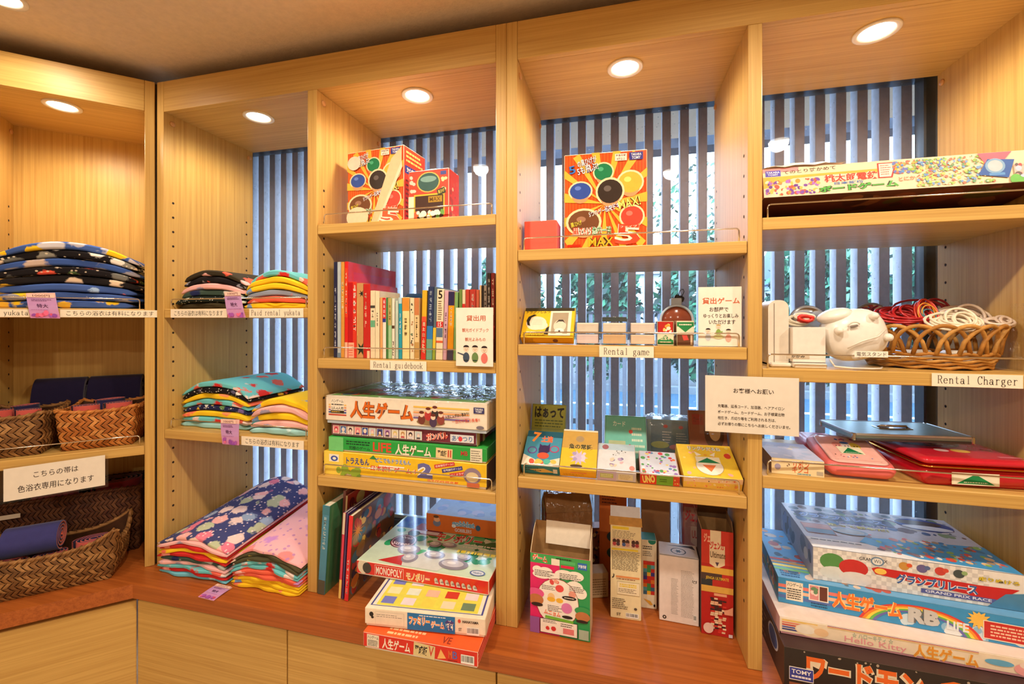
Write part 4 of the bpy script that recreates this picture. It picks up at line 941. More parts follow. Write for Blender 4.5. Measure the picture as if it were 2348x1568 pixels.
def d_barrel(F, m):
    p = F['front']; p.rect(.03, .03, .97, .97, (236, 74, 50)); p.ell(.5, .76, .29, .2, (240, 190, 90)); p.ell(.5, .76, .26, .18, (58, 96, 90)); p.ell(.5, .82, .2, .06, (130, 170, 160))
    p.rect(.14, .1, .90, .53, (240, 196, 60)); p.rect(.17, .06, .87, .5, (70, 42, 30)); p.rect(.5, .36, .84, .48, (180, 140, 40)); p.text('MAX', .53, .38, .8, .46, (110, 70, 20)); p.spots(.1, .02, .9, .22, 26, [(250, 220, 80), (240, 100, 60), (220, 240, 230), (110, 170, 80), (250, 250, 240)], .03, .09, 5)
    p.spots(.02, .55, .2, .95, 5, [(250, 210, 190)], .04, .07, 6); p.spots(.8, .55, .98, .95, 5, [(250, 220, 160)], .04, .07, 7); p.rect(.72, .5, .92, .62, (60, 60, 40), .3); p.text('黒ひげ', .74, .53, .9, .6, (240, 220, 90), .3); p.rect(.8, .88, .94, .95, (70, 80, 150)); p.rect(.0, .0, .14, .5, (250, 230, 200))
    F['right'].spots(.05, .05, .95, .95, 18, [(200, 60, 44), (240, 140, 100), (250, 230, 190), (230, 90, 60)], .06, .16, 8)
hB_ = Z(389, X(985, 1.19), 1.19)-z21
o = gbox('toy_box', 'small red toy box with a dark window beside the worn orange box', 'box', frame2(937, 1.195, 1029, 1.188), z21, .075, hB_, dict(all=(232, 66, 48), edge=(250, 220, 190)), d_barrel, 'game boxes')
m = MB(); m.box(.055, .088, .012, .06, hB_, hB_+.006, (60, 176, 176), 'plastic', .001); m.build('flap', o)['label'] = 'teal lid flap'
# ------------------------------------------------------------------ the guidebooks
cx_ = lambda v: v/5.336+720
cy_ = lambda v: v/5.336+570
def bk(label, a, b, t, col, depth=.13, Y=1.192, **k):
    xa, xb = X(cx_(a), Y), X(cx_(b), Y); zt_ = Z(cy_(t), xa, Y)
    return book(label, xa, xb-.0004, z22, zt_, Y, depth, col, **k)
def redcover(p, c): p.rect(.1, .42, .9, .93, (236, 70, 40)); p.rect(.05, .0, .95, .16, (250, 190, 160)); c.rect(.1, .55, .9, .9, (222, 40, 70))
bk('tall navy guidebook, first at the left end of the row', 240, 283, 165, (38, 44, 78), .21, text='京都観光ガイド', tcol=(220, 224, 236), vt=(.3, .1, .7, .75))
bk('tall pale blue-grey guidebook, second from the left end of the row', 285, 326, 165, (186, 202, 212), .21, band=[(.0, .05, (120, 140, 160))])
bk('tall amber yellow guidebook, third from the left end of the row', 330, 370, 165, (226, 160, 70), .21, text='まっぷる', tcol=(250, 236, 200), vt=(.25, .5, .75, .8))
bk('tallest bright red magazine with its cover showing above the row', 375, 415, 160, (228, 40, 40), .30, extra=redcover, text='るるぶ京都', tcol=(250, 226, 200), vt=(.3, .45, .7, .9))
bk('red spine-lettered guidebook touching the tall red magazine', 417, 520, 408, (226, 62, 44), .22, text='温泉まち歩き', tcol=(255, 240, 226), vt=(.62, .35, .95, .97), extra=lambda p, c: (p.rect(.02, .0, .58, .99, (196, 26, 36)), p.rect(.03, .0, .72, .2, (250, 180, 150)), p.lines(.1, .02, .66, .18, 5, (226, 90, 70), .4)))
def leafspine(p, c): p.star(.8, .86, .012, .004, (40, 44, 40), 6); p.star(.7, .12, .022, .008, (36, 50, 40), 6); p.rect(.1, .3, .16, .8, (240, 200, 120))
bk('thick tan guidebook with a dark leaf at its foot', 522, 602, 425, (206, 154, 98), .17, extra=leafspine)
bk('thick red guidebook right of the tan leaf one', 604, 688, 435, (200, 44, 40), .17, text='日本の旅', tcol=(250, 200, 170), vt=(.2, .4, .5, .9), extra=lambda p, c: p.rect(.55, 0, .95, .1, (250, 210, 170)))
bk('beige paperback with a green title patch', 690, 748, 515, (238, 222, 188), .13, text='古都', tcol=(60, 60, 50), vt=(.25, .6, .75, .72), band=[(.74, .78, (70, 70, 66)), (.46, .56, (110, 180, 140))])
bk('plain cream paperback beside the beige one', 750, 800, 520, (242, 226, 190), .13, text='散歩道', tcol=(90, 80, 60), vt=(.3, .45, .7, .7))
bk('thin apricot paperback left of the red, white and blue spine', 806, 838, 600, (232, 172, 110), .13)
bk('slim red, white and blue paperback', 840, 880, 605, (244, 238, 226), .13, band=[(.66, 1, (214, 40, 44)), (.6, .66, (40, 60, 150))], text='歴史散策', tcol=(255, 255, 255), vt=(.2, .66, .8, .98))
bk('narrow dark green slim paperback', 882, 905, 600, (70, 130, 70), .13)
bk('pale mint paperback with a tan top half', 907, 950, 605, (164, 208, 156), .13, band=[(.55, 1, (190, 176, 110))], text='花の寺', tcol=(120, 70, 40), vt=(.25, .6, .75, .95))
bk('thin white paperback with black marks', 953, 986, 610, (240, 232, 214), .13, text='茶の湯', tcol=(50, 40, 36), vt=(.2, .05, .8, .3), band=[(.5, .55, (80, 60, 40))])
bk('pale grey-green slim paperback by the dark blue bag', 994, 1030, 640, (196, 214, 200), .13)
bk('bright turquoise slim paperback', 1036, 1076, 600, (40, 160, 186), .13, text='海と温泉', tcol=(230, 246, 250), vt=(.3, .4, .7, .75), band=[(.9, 1, (190, 220, 226))])
bk('thick cream paperback with an orange title block', 1080, 1166, 598, (246, 226, 160), .14, band=[(.78, .99, (226, 150, 60))], text='宿の本', tcol=(120, 90, 50), vt=(.3, .35, .7, .68))
bk('cream paperback with dark floral spots', 1174, 1226, 605, (240, 224, 186), .14, extra=lambda p, c: p.spots(.1, .1, .9, .95, 16, [(60, 60, 58), (110, 140, 110), (180, 130, 90)], .14, .3, 3))
bk('tan paperback with brick red top', 1229, 1286, 605, (236, 206, 150), .14, band=[(.72, 1, (206, 130, 80)), (.02, .28, (196, 156, 90))], text='ごよみ', tcol=(80, 60, 40), vt=(.3, .35, .7, .7))
bk('yellow and red lettered paperback', 1308, 1366, 512, (226, 180, 50), .15, lean=.022, band=[(0, .55, (216, 50, 44)), (.55, .62, (230, 90, 60))], text='グルメガイド', tcol=(250, 240, 200), vt=(.2, .08, .8, .55))
bk('dark blue guidebook with a bright blue lake picture at its foot', 1372, 1444, 468, (44, 60, 98), .17, lean=.03, text='湖北を歩く', tcol=(190, 206, 226), vt=(.3, .5, .7, .95), band=[(.0, .28, (110, 170, 150)), (.28, .46, (50, 130, 200))])
bk('slate guidebook with a yellow lower band', 1448, 1484, 472, (90, 110, 122), .17, lean=.03, band=[(.0, .16, (150, 170, 60)), (.16, .44, (238, 200, 60))])
bk('cream guidebook with a large number 5 on top of its spine', 1488, 1572, 497, (240, 224, 190), .17, lean=.024, extra=lambda p, c: (p.text('5', .2, .86, .8, .98, (40, 36, 34), bold=.02), p.rect(.0, .46, 1, .54, (206, 50, 50)), p.text('15', .25, .47, .75, .53, (255, 255, 255)), p.rect(.05, .32, .95, .45, (90, 120, 150)), p.rect(0, .24, 1, .27, (226, 100, 60)), p.lines(.2, .56, .8, .84, 9, (110, 90, 70), .4)))
bk('lilac pink slim paperback', 1576, 1622, 517, (214, 170, 190), .15, lean=.03, text='和のこころ', tcol=(110, 70, 100), vt=(.3, .3, .7, .7))
bk('orange guidebook with a navy title panel', 1628, 1700, 532, (242, 160, 30), .17, lean=.028, band=[(.80, 1, (48, 44, 84)), (0, .16, (70, 66, 90))], text='ことりっぷ', tcol=(255, 240, 210), vt=(.3, .5, .7, .78))
bk('pale green thin guidebook just left of the white sign stand', 1702, 1742, 535, (130, 176, 110), .15, lean=.028)
# second half of the row, behind the sign
bk('olive green guidebook behind the sign stand', 1774, 1812, 500, (110, 140, 70), .15)
bk('thin cream paperback with a red label behind the sign stand', 1815, 1852, 505, (236, 216, 180), .15, band=[(.7, .8, (206, 50, 44))])
bk('brick red paperback behind the sign stand, left of two', 1856, 1900, 500, (196, 70, 58), .15)
bk('wide brick red paperback behind the sign stand, right of two', 1904, 1980, 500, (186, 62, 52), .15, text='街道', tcol=(240, 200, 180), vt=(.3, .7, .7, .95))
bk('thin rust paperback behind the sign stand', 1984, 2020, 505, (200, 96, 70), .15)
bk('thin tan paperback behind the sign stand', 2026, 2048, 450, (216, 180, 130), .15)
bk('narrow black paperback above the sign stand', 2051, 2074, 450, (40, 36, 36), .15)
bk('grey-brown paperback above the sign stand', 2078, 2114, 450, (146, 130, 116), .15, text='仏像', tcol=(60, 50, 44), vt=(.2, .7, .8, .95))
bk('tall black guidebook near the right end of the row', 2118, 2162, 300, (54, 48, 46), .2, text='日本百名山', tcol=(200, 190, 176), vt=(.25, .45, .75, .95))
bk('tall maroon guidebook at the right end of the row', 2166, 2212, 300, (130, 44, 40), .2, text='城めぐり', tcol=(236, 196, 160), vt=(.25, .5, .75, .95), band=[(.25, .4, (206, 50, 56))])
m = MB(); xa, xb = X(cx_(985), 1.27), X(cx_(1215), 1.27); zt_ = Z(cy_(538), xa, 1.27); V = []
m.box(0, xb-xa, 0, .035, 0, zt_-z22, (40, 70, 104), 'cloth_plain', .008); o = m.build('cloth_pouch', None, (xa, 1.335, z22+.0006)); tag(o, 'dark blue cloth pouch standing behind the turquoise paperback', 'pouch')
# ------------------------------------------------------------------ upright notice cards (acrylic stands)
SK, HR = (250, 216, 190), (50, 40, 40)
def person(p, cx, cy, s, shirt, hair=HR, arm=0):
    w, h = p.u.length, p.v.length; q = w/h
    p.ell(cx, cy-.62*s*q*1.4, .34*s, .5*s*q, shirt); p.ell(cx, cy, .30*s, .32*s*q, SK); p.poly([(cx+.31*s*math.cos(t), cy+.13*s*q+.22*s*q*math.sin(t)) for t in [k*math.pi/8 for k in range(0, 9)]], hair)
    p.ell(cx-.1*s, cy-.04*s*q, .03*s, .04*s*q, HR, 8); p.ell(cx+.1*s, cy-.04*s*q, .03*s, .04*s*q, HR, 8); p.ell(cx, cy-.16*s*q, .07*s, .03*s*q, (206, 90, 80), 8)
    if arm: p.poly([(cx-.25*s, cy-.55*s*q), (cx+arm*s, cy-.35*s*q), (cx+arm*s, cy-.46*s*q), (cx-.2*s, cy-.72*s*q)], shirt)
def card_stand(label, pa, pb, Y, z, ptop, draw, foot=True):
    a, w, rz = frame2(pa, Y, pb, Y); h = Z(ptop, a.x, Y)-z; e = empty('sign_stand', (a.x, a.y, z+.0006), rz); tag(e, label, 'sign', 'upright sign stands')
    m = MB(); m.box(-.002, w+.002, 0, .0025, 0, h+.002, (255, 255, 255), 'acrylic'); 
    if foot: m.box(-.002, w+.002, .003, .05, 0, .003, (255, 255, 255), 'acrylic')
    m.build('clear_stand', e)
    m = MB(); m.box(0, w, -.0014, -.0004, .001, h, (250, 238, 222), 'paper'); p = Panel(m, (0, -.0014, .001), (w, 0, 0), (0, 0, h-.001), 'paper'); draw(p); m.build('card', e)
BRK = (196, 96, 62)
def d3(p):
    p.text('貸出用', .28, .77, .80, .87, BRK, 0, .012); p.text('観光ガイドブック', .17, .58, .88, .65, BRK, 0, .008); p.text('観光よみもの', .25, .425, .80, .49, BRK, 0, .008)
    person(p, .28, .30, .26, (70, 84, 104), arm=-.9); person(p, .52, .30, .26, (110, 140, 84)); person(p, .77, .29, .26, (226, 120, 110))
    for x in (.28, .52): p.ell(x, .1, .07, .008, (50, 60, 60))
card_stand('white upright card about lending guidebooks with three small figures, in front of the book row', 1046, 1131, 1.1475, z22-.012, 706, d3, False)
# ------------------------------------------------------------------ guidebook bay, third shelf: flat board games
def d_yellow(F, m):
    p = F['front']; p.rect(.0, .0, .13, 1, (250, 222, 90)); p.rect(.035, .56, .1, .88, (250, 246, 230)); p.ell(.07, .7, .024, .12, (60, 90, 190)); p.ell(.07, .7, .012, .06, (250, 246, 230))
    p.text('トラえもん', .15, .52, .30, .80, (40, 60, 150), 0, .03, out=(250, 230, 90)); p.poly([(.30, .82), (.325, .98), (.35, .8)], (60, 140, 70)); p.spots(.08, .03, .25, .3, 9, [(110, 150, 60), (150, 180, 60)], .015, .035, 2)
    p.text('どこでもドラえもん', .34, .70, .56, .90, (60, 130, 210), 0, .02, out=(250, 250, 240)); p.rect(.36, .54, .52, .60, (250, 250, 240))
    p.text('日本旅行ゲーム＋', .31, .34, .60, .56, (220, 50, 44), 0, .03, out=(255, 250, 230), ob=.09); p.text('2', .60, .22, .69, .84, (110, 110, 170), 0, .05, out=(250, 250, 250), ob=.1)
    for i, (c, t) in enumerate((((210, 60, 60), '日本旅行ゲーム1'), ((60, 60, 140), '世界旅行ゲーム1'), ((210, 60, 60), 'どこドラゲーム'))):
        x = .70+.045*i; y = .80-.15*i; p.rect(x, y-.04, x+.12, y+.11, c, .22); p.text(t, x+.008, y-.01, x+.112, y+.08, (255, 250, 240), .22)
    p.rect(.66, .12, .82, .20, (246, 220, 120)); p.lines(.66, .12, .84, .2, 2, (230, 80, 60), .6, 0); p.ell(.92, .5, .05, .32, (150, 130, 150)); p.ell(.92, .45, .036, .2, (226, 206, 160)); p.rect(.89, .05, .96, .22, (206, 110, 70))
    F['right'].rect(0, 0, 1, 1, (96, 70, 60))
def d_green(F, m):
    p = F['front']; p.rect(0, 0, .10, 1, (120, 214, 130)); p.lines(.12, .5, .28, .85, 2, (20, 70, 40), .5, 0); p.text('究極のゲーム', .14, .2, .28, .45, (20, 70, 40)); p.text('LIFE', .30, .2, .42, .85, (226, 80, 50), 0, .03); p.text('人生ゲーム', .445, .1, .67, .85, (250, 244, 220), 0, .03, out=(120, 90, 50)); p.rect(.70, .12, .80, .80, (240, 214, 160), -.04); p.text('平成版', .71, .25, .765, .66, (30, 26, 24), -.04, .03); p.text('II', .772, .22, .792, .70, (210, 50, 40), -.04)
    p.text('MB', .85, .42, .89, .72, (210, 60, 60)); p.rect(.905, .05, .975, .95, (236, 230, 206)); p.lines(.91, .1, .97, .85, 5, (120, 110, 90), .4)
    F['top'].rect(0, 0, 1, .1, (60, 190, 80))
def d_maroon(F, m):
    p = F['front']; cols = [(246, 150, 160), (60, 100, 170), (240, 226, 214), (250, 160, 156), (50, 80, 160), (206, 214, 220), (80, 90, 160), (196, 160, 200), (230, 220, 200), (240, 224, 196), (236, 220, 214), (200, 220, 222)]
    hair = [(200, 60, 80), (226, 226, 236), (80, 60, 70), (236, 130, 140), (230, 226, 214), (226, 180, 190), (60, 50, 100), (120, 70, 130), (226, 200, 120), (200, 150, 90), (60, 50, 60), (206, 196, 206)]
    for i in range(12):
        x = .012+i*.0535; p.rect(x, .2, x+.048, .84, (250, 240, 226)); p.rect(x+.004, .26, x+.044, .80, cols[i]); p.ell(x+.024, .56, .013, .17, hair[i]); p.ell(x+.024, .5, .008, .1, (250, 220, 200)); p.rect(x+.012, .27, x+.036, .38, hair[(i+3) % 12]); p.lines(x+.006, .21, x+.042, .25, 1, (150, 80, 90), .5)
    p.text('ガンバル', .675, .30, .82, .86, (240, 100, 80), .16, .03, out=(255, 240, 226), ob=.1); p.rect(.835, .25, .985, .80, (226, 226, 230)); p.text('あやつり', .845, .32, .975, .72, (70, 110, 170), 0, .02, out=(250, 250, 250)); p.ell(.90, .5, .013, .18, (230, 70, 80))
    F['top'].rect(0, 0, 1, .12, (170, 200, 226)); r = F['right']; r.rect(0, 0, .1, 1, (236, 200, 150)); r.rect(.2, 0, .28, 1, (226, 210, 180))
STR = [(240, 190, 70), (236, 120, 60), (190, 60, 60), (90, 90, 170)]
def stripes(p, a, c, b, d, cols):
    h = (d-b)/len(cols)
    for i, q in enumerate(cols): p.rect(a, d-(i+.62)*h, c, d-i*h, q)
def d_life(F, m):
    p = F['front']; stripes(p, .02, .14, .26, .70, [(246, 200, 110), (240, 160, 110), (150, 110, 170), (70, 90, 160), (206, 80, 60)])
    p.rect(.035, .38, .125, .90, (250, 240, 222)); p.text('ハンゲーム', .04, .76, .12, .88, (40, 36, 34)); p.lines(.04, .65, .12, .73, 1, (40, 36, 34), .5, 0); p.text('2人-6人用', .04, .5, .12, .62, (40, 36, 34)); p.rect(.035, .38, .125, .48, (60, 50, 34)); p.lines(.04, .4, .12, .46, 1, (220, 180, 80), .5)
    p.text('人生ゲーム', .165, .24, .57, .86, (226, 110, 30), 0, .03, out=(110, 50, 30), ob=.06)
    stripes(p, .57, .90, .34, .80, [(246, 200, 90), (250, 226, 190), (240, 170, 110), (236, 190, 190), (120, 100, 160)])
    p.ell(.675, .27, .085, .11, (150, 120, 80)); rd = random.Random(4)
    for i, (x, y) in enumerate(((.62, .52), (.66, .66), (.70, .72), (.735, .55), (.69, .45))): p.ell(x, y-.17, .022, .17, [(120, 60, 50), (190, 60, 60), (60, 50, 50), (150, 70, 60), (80, 60, 90)][i]); p.ell(x, y, .014, .09, SK); p.ell(x, y+.07, .015, .05, (110, 50, 40))
    p.text('人生にムダはい事あり!', .76, .50, .90, .62, (40, 34, 30), .20); p.text('一日だけ百万長者!!', .80, .34, .96, .46, (226, 80, 50), .13)
    p.rect(.925, .66, .985, .86, (56, 56, 110)); p.text('TAKARA', .932, .765, .978, .83, (255, 255, 255)); p.text('TOMY', .936, .69, .974, .75, (255, 255, 255)); p.ell(.962, .20, .022, .06, (130, 120, 130))
    t = F['top']; t.rect(.02, .03, .98, .97, (120, 170, 90)); t.spots(.05, .05, .95, .9, 40, [(70, 100, 120), (210, 90, 70), (236, 220, 160), (90, 150, 80), (60, 70, 60)], .03, .09, 12)
fr = frame2(743, 1.174, 1116, 1.1695); hh1 = Z(1034, fr[0].x, 1.17)-z23
gbox('board_game', 'yellow travel board game box, bottom of the guidebook bay shelf stack', 'board game', fr, z23, .30, hh1, dict(all=(244, 200, 36), edge=(250, 226, 110), right=(110, 80, 66)), d_yellow, 'board games', lid=.006)
z_ = z23+hh1+.0014; fr = frame2(754, 1.176, 1116, 1.171); hh2 = Z(1001, X(756, 1.176), 1.176)-z_
gbox('board_game', 'green board game box directly on the yellow travel game', 'board game', fr, z_, .29, hh2, dict(all=(44, 168, 70), edge=(90, 196, 110)), d_green, 'board games', lid=.005)
z_ += hh2+.0014; fr = frame2(760, 1.182, 1093, 1.176); hh3 = Z(970, X(762, 1.18), 1.18)-z_
gbox('board_game', 'maroon board game box with a row of twelve small portraits', 'board game', fr, z_, .27, hh3, dict(all=(128, 52, 70), edge=(160, 190, 216), top=(200, 210, 226)), d_maroon, 'board games', lid=.004, tray=(110, 44, 60))
z_ += hh3+.0014; fr = frame2(747, 1.172, 1117, 1.162); hh4 = Z(907, X(750, 1.17), 1.17)-z_
o = gbox('board_game', 'big white board game box with gold lettering and clear wrap, top of the stack', 'board game', fr, z_, .30, hh4, dict(all=(246, 234, 214), edge=(236, 220, 196)), d_life, 'board games', lid=.010, tray=(190, 206, 222))
wrap_over(o, fr[1], .30, hh4, .10, 3)
m = MB(); P = []
for j in range(7):
    for i in range(5):
        v = j/6; u = i/4; P.append((-.003-.009*math.sin(u*math.pi*.5)*math.sin(v*math.pi*.9+.3), .0+.05*u, hh4*(.12+.86*v)))
m.grid(P, 5, 7, (214, 180, 130), 'cardboard', True); m.build('torn_flap', o)['label'] = 'torn bulging cardboard corner'

# ------------------------------------------------------------------ guidebook bay, worktop
def fan_extra(cols, seed): return lambda p, c: (c.spots(.02, .02, .98, .98, 70, cols, .03, .1, seed), c.star(.12, .78, .035, .008, (240, 150, 40), 14))
def lean_book(label, pa, ya, py, w, h, depth, col, lean, rz=0, **k):
    b = onz(pa, py, ZC); return book(label, b.x, b.x+w, ZC, ZC+h, b.y, depth, col, lean=lean, rz=rz, group='thin books on the worktop', **k)
lean_book('tall blue-green picture book leaning at the far left of the worktop books', 728, 1.16, 1362, .024, .275, .20, (70, 140, 170), .07, cover=(76, 136, 92), band=[(0, .16, (80, 84, 70)), (.9, 1, (60, 130, 150))], text='SCENERY', tcol=(200, 226, 230), vt=(.25, .5, .7, .88))
lean_book('dull maroon magazine leaning behind the red-spined book', 776, 1.21, 1338, .010, .30, .26, (120, 60, 54), .06, cover=(150, 90, 80), extra=fan_extra([(150, 90, 80), (120, 60, 60), (180, 130, 100), (90, 50, 50)], 3))
lean_book('thin magazine with a beige lettered spine', 782, 1.21, 1345, .006, .29, .26, (206, 176, 130), .06, cover=(180, 60, 44), extra=fan_extra([(190, 60, 40), (220, 190, 110), (120, 40, 40)], 5))
lean_book('thin magazine with a pink and yellow spine', 776, 1.1, 1372, .008, .262, .25, (226, 60, 90), .065, band=[(0, .22, (240, 206, 110)), (.75, 1, (226, 206, 180))], cover=(90, 70, 110))
lean_book('thin purple-spined book left of the red-spined one', 783, 1.1, 1374, .006, .262, .25, (74, 56, 110), .065)
lean_book('red-spined picture book with a busy colourful cover facing right', 789, 1.1, 1378, .013, .258, .26, (226, 36, 44), .065, cover=(110, 80, 50), text='リメンバー', tcol=(250, 220, 210), vt=(.25, .08, .75, .5), extra=fan_extra([(70, 110, 120), (226, 140, 50), (190, 60, 44), (230, 190, 90), (60, 60, 80), (150, 110, 60)], 9))
def lines_on(p, t, *a): p.text(t, *a)
def d_life5(F, m):
    p = F['front']; p.rect(.035, .18, .145, .92, (244, 232, 210)); p.text('ハンゲーム', .04, .66, .14, .86, (30, 28, 26)); p.lines(.045, .22, .135, .6, 5, (60, 56, 50), .5, .1); p.text('人生ゲーム', .175, .2, .425, .84, (255, 244, 226), 0, .03)
    p.rect(.455, .12, .64, .92, (226, 206, 150), -.06); p.text('平成版', .465, .26, .575, .78, (30, 26, 24), -.06, .04); p.text('V', .585, .26, .63, .84, (210, 60, 50), -.06); p.poly([(.66, .2), (.69, .8), (.735, .3)], (250, 190, 110)); p.text('M', .755, .36, .785, .8, (240, 120, 60)); p.text('B', .79, .36, .83, .8, (110, 110, 190)); p.lines(.75, .2, .83, .28, 1, (110, 30, 30), .5, 0)
    p.bars(.86, .2, .97, .72)
    t = F['top']; t.rect(.0, .0, 1, 1, (240, 96, 40)); t.lines(.2, .02, .55, .14, 2, (250, 200, 150), .5); t.text('VE', .68, .03, .76, .12, (150, 50, 30))
    r = F['right']; r.lines(.02, .15, .98, .85, 3, (250, 200, 180), .2, 0, False)
A_, B_ = Vector((-.638, .986)), Vector((-.329, .9915))
fr5 = (A_, (B_-A_).length, math.atan2(B_.y-A_.y, B_.x-A_.x))
gbox('board_game', 'red board game box jutting over the worktop edge, bottom of the three', 'board game', fr5, ZC, .25, .042, dict(all=(222, 50, 34), edge=(250, 214, 190), top=(240, 96, 40)), d_life5, 'board games', lid=.005)
def d_family(F, m):
    p = F['front']; p.rect(.03, .45, .085, .85, (240, 226, 204)); p.ell(.057, .68, .018, .13, (40, 34, 30)); p.ell(.066, .52, .012, .07, (40, 34, 30)); p.rect(.09, .16, .335, .86, (214, 200, 180)); p.rect(.092, .18, .333, .84, (242, 228, 206)); p.lines(.1, .55, .32, .75, 2, (140, 130, 120), .3)
    p.rect(.362, .06, .755, .96, (36, 120, 186)); p.lines(.46, .82, .68, .9, 1, (250, 250, 250), .6, 0); p.text('ファミリー', .375, .30, .55, .80, (250, 150, 60), 0, .03, out=(255, 250, 240), ob=.1); p.text('ゲーム', .555, .25, .67, .66, (250, 170, 120), 0, .03, out=(255, 250, 240), ob=.1); p.text('館', .675, .2, .745, .78, (80, 60, 140), 0, .03, out=(255, 250, 240), ob=.1)
    p.ell(.79, .78, .012, .1, (226, 80, 60)); p.text('HANAYAMA', .815, .70, .945, .84, (40, 34, 30), 0, .03); p.text('ST', .785, .26, .81, .42, (50, 44, 40)); p.bars(.85, .12, .95, .5)
    t = F['top']; t.rect(.03, .05, .97, .97, (70, 80, 150)); t.rect(.045, .06, .955, .96, (240, 236, 220)); t.rect(.075, .065, .925, .955, (232, 226, 90))
    cs = [(250, 226, 190), (120, 130, 210), (244, 196, 170), (110, 140, 110), (236, 226, 236), (206, 60, 44), (246, 240, 190), (246, 220, 90), (244, 220, 220), (226, 240, 226)]; k = 0
    for j in range(5):
        for i in range(5): t.rect(.10+.17*i, .10+.17*j, .21+.17*i, .22+.17*j, cs[(k*3+1) % 10]); k += 1
    F['right'].rect(0, .05, 1, .2, (240, 220, 200))
A_, B_ = Vector((-.645, 1.004)), Vector((-.319, 1.037)); frf = (A_, (B_-A_).length*.985, math.atan2(B_.y-A_.y, B_.x-A_.x)); z5 = ZC+.0438
gbox('board_game', 'white board game box with a yellow chequered lid, between the red boxes', 'board game', frf, z5, .24, .048, dict(all=(246, 232, 208), edge=(236, 218, 190)), d_family, 'board games', lid=.006)
def d_mono(F, m):
    p = F['front']; p.ell(.055, .62, .045, .5, (226, 214, 190)); p.ell(.085, .55, .035, .38, (60, 54, 50)); p.text('MONOPOLY', .158, .24, .365, .78, (255, 240, 226), 0, .02); 
    for a, b, c, d in ((.148, .14, .375, .17), (.148, .85, .375, .88), (.148, .14, .1505, .88), (.3725, .14, .375, .88)): p.rect(a, b, c, d, (250, 220, 200))
    p.text('モノポリー', .395, .18, .575, .78, (240, 190, 120), 0, .02, out=(255, 244, 226), ob=.06)
    for i in range(8): p.ell(.62+.04*i, .5-.01*i, .012, .16, (206, 200, 190)); p.ell(.628+.04*i, .4, .010, .1, (150, 140, 140)); p.rect(.612+.04*i, .28, .64+.04*i, .36, (226, 220, 210))
    t = F['top']; t.rect(.01, .01, .99, .99, (214, 234, 206)); t.spots(.05, .2, .95, .95, 60, [(24, 150, 80), (40, 170, 96), (90, 190, 120), (20, 120, 70)], .02, .07, 21); t.rect(.02, .72, .40, .98, (60, 110, 180)); t.spots(.03, .74, .4, .97, 9, [(110, 160, 210), (50, 90, 170)], .03, .06, 2); t.poly([(.16, .62), (.46, .62), (.40, .86), (.20, .86)], (150, 70, 90)); t.rect(.2, .64, .42, .7, (226, 226, 240))
    t.text('モノポリー', .42, .54, .80, .72, (206, 50, 50), 0, .03, out=(250, 240, 220), ob=.07); t.ell(.2, .44, .105, .14, (110, 30, 36)); t.ell(.2, .44, .095, .125, (240, 200, 190)); t.ell(.2, .44, .088, .115, (110, 34, 40)); t.text('Wall', .15, .49, .25, .53, (246, 226, 220)); t.text('Street', .13, .36, .27, .42, (246, 226, 220))
    t.ell(.22, .62, .05, .06, (60, 70, 60)); t.poly([(.3, .02), (.62, .02), (.75, .34), (.45, .34)], (226, 226, 220)); t.poly([(.15, .05), (.35, .02), (.3, .2)], (206, 50, 44))
    for x, y, rx, ry in ((.30, .30, .09, .09), (.36, .16, .06, .09), (.52, .27, .08, .07), (.70, .16, .11, .09), (.74, .3, .05, .06), (.46, .46, .05, .06), (.57, .48, .06, .05)): t.ell(x, y, rx, ry, (150, 140, 150)); t.ell(x-.01, y+.012, rx*.75, ry*.65, (214, 206, 212)); t.ell(x-.02, y+.02, rx*.3, ry*.25, (250, 246, 246))
    t.lines(.68, .46, .97, .56, 2, (250, 246, 230), .5, .1); t.lines(.66, .36, .97, .43, 1, (250, 226, 40), .7, 0); t.ell(.90, .08, .055, .045, (90, 110, 170)); t.ell(.90, .08, .045, .034, (226, 230, 240)); t.text('Hasbro', .87, .065, .93, .095, (60, 80, 150))
A_, B_ = Vector((-.752, 1.128)), Vector((-.341, 1.1215)); frm = (A_, (B_-A_).length, math.atan2(B_.y-A_.y, B_.x-A_.x)); z6 = z5+.0496
gbox('board_game', 'red and green money-trading board game box, top of the three on the worktop', 'board game', frm, z6, .30, .042, dict(all=(220, 40, 34), edge=(250, 226, 206), top=(214, 234, 206)), d_mono, 'board games', mat='gloss', lid=.004)
def d_gob(F, m):
    p = F['front']; p.ell(.14, .5, .05, .2, (110, 120, 150)); p.ell(.14, .7, .04, .14, (226, 170, 130)); p.ell(.13, .86, .035, .08, (90, 60, 40)); p.text('gobblet', .33, .36, .62, .78, (110, 160, 200), 0, .04, out=(220, 230, 240), ob=.09); p.text('GOBBLERS', .37, .14, .58, .34, (206, 214, 226), 0, .02); p.ell(.66, .5, .03, .16, (40, 90, 130)); p.ell(.92, .3, .03, .16, (70, 80, 140))
    t = F['top']; t.rect(.0, .0, 1, 1, (170, 196, 236)); t.spots(.05, .05, .95, .95, 20, [(150, 180, 236), (196, 200, 240), (140, 170, 226)], .06, .12, 4)
A_, B_ = Vector((-.628, 1.34)), Vector((-.348, 1.335)); frg = (A_, (B_-A_).length, math.atan2(B_.y-A_.y, B_.x-A_.x))
z7 = z6+.0440
gbox('board_game', 'orange game box with a pale blue lid, lying on the money-trading game', 'board game', frg, z7, .165, .058, dict(all=(206, 104, 34), edge=(220, 140, 80), top=(176, 200, 236)), d_gob, 'board games')
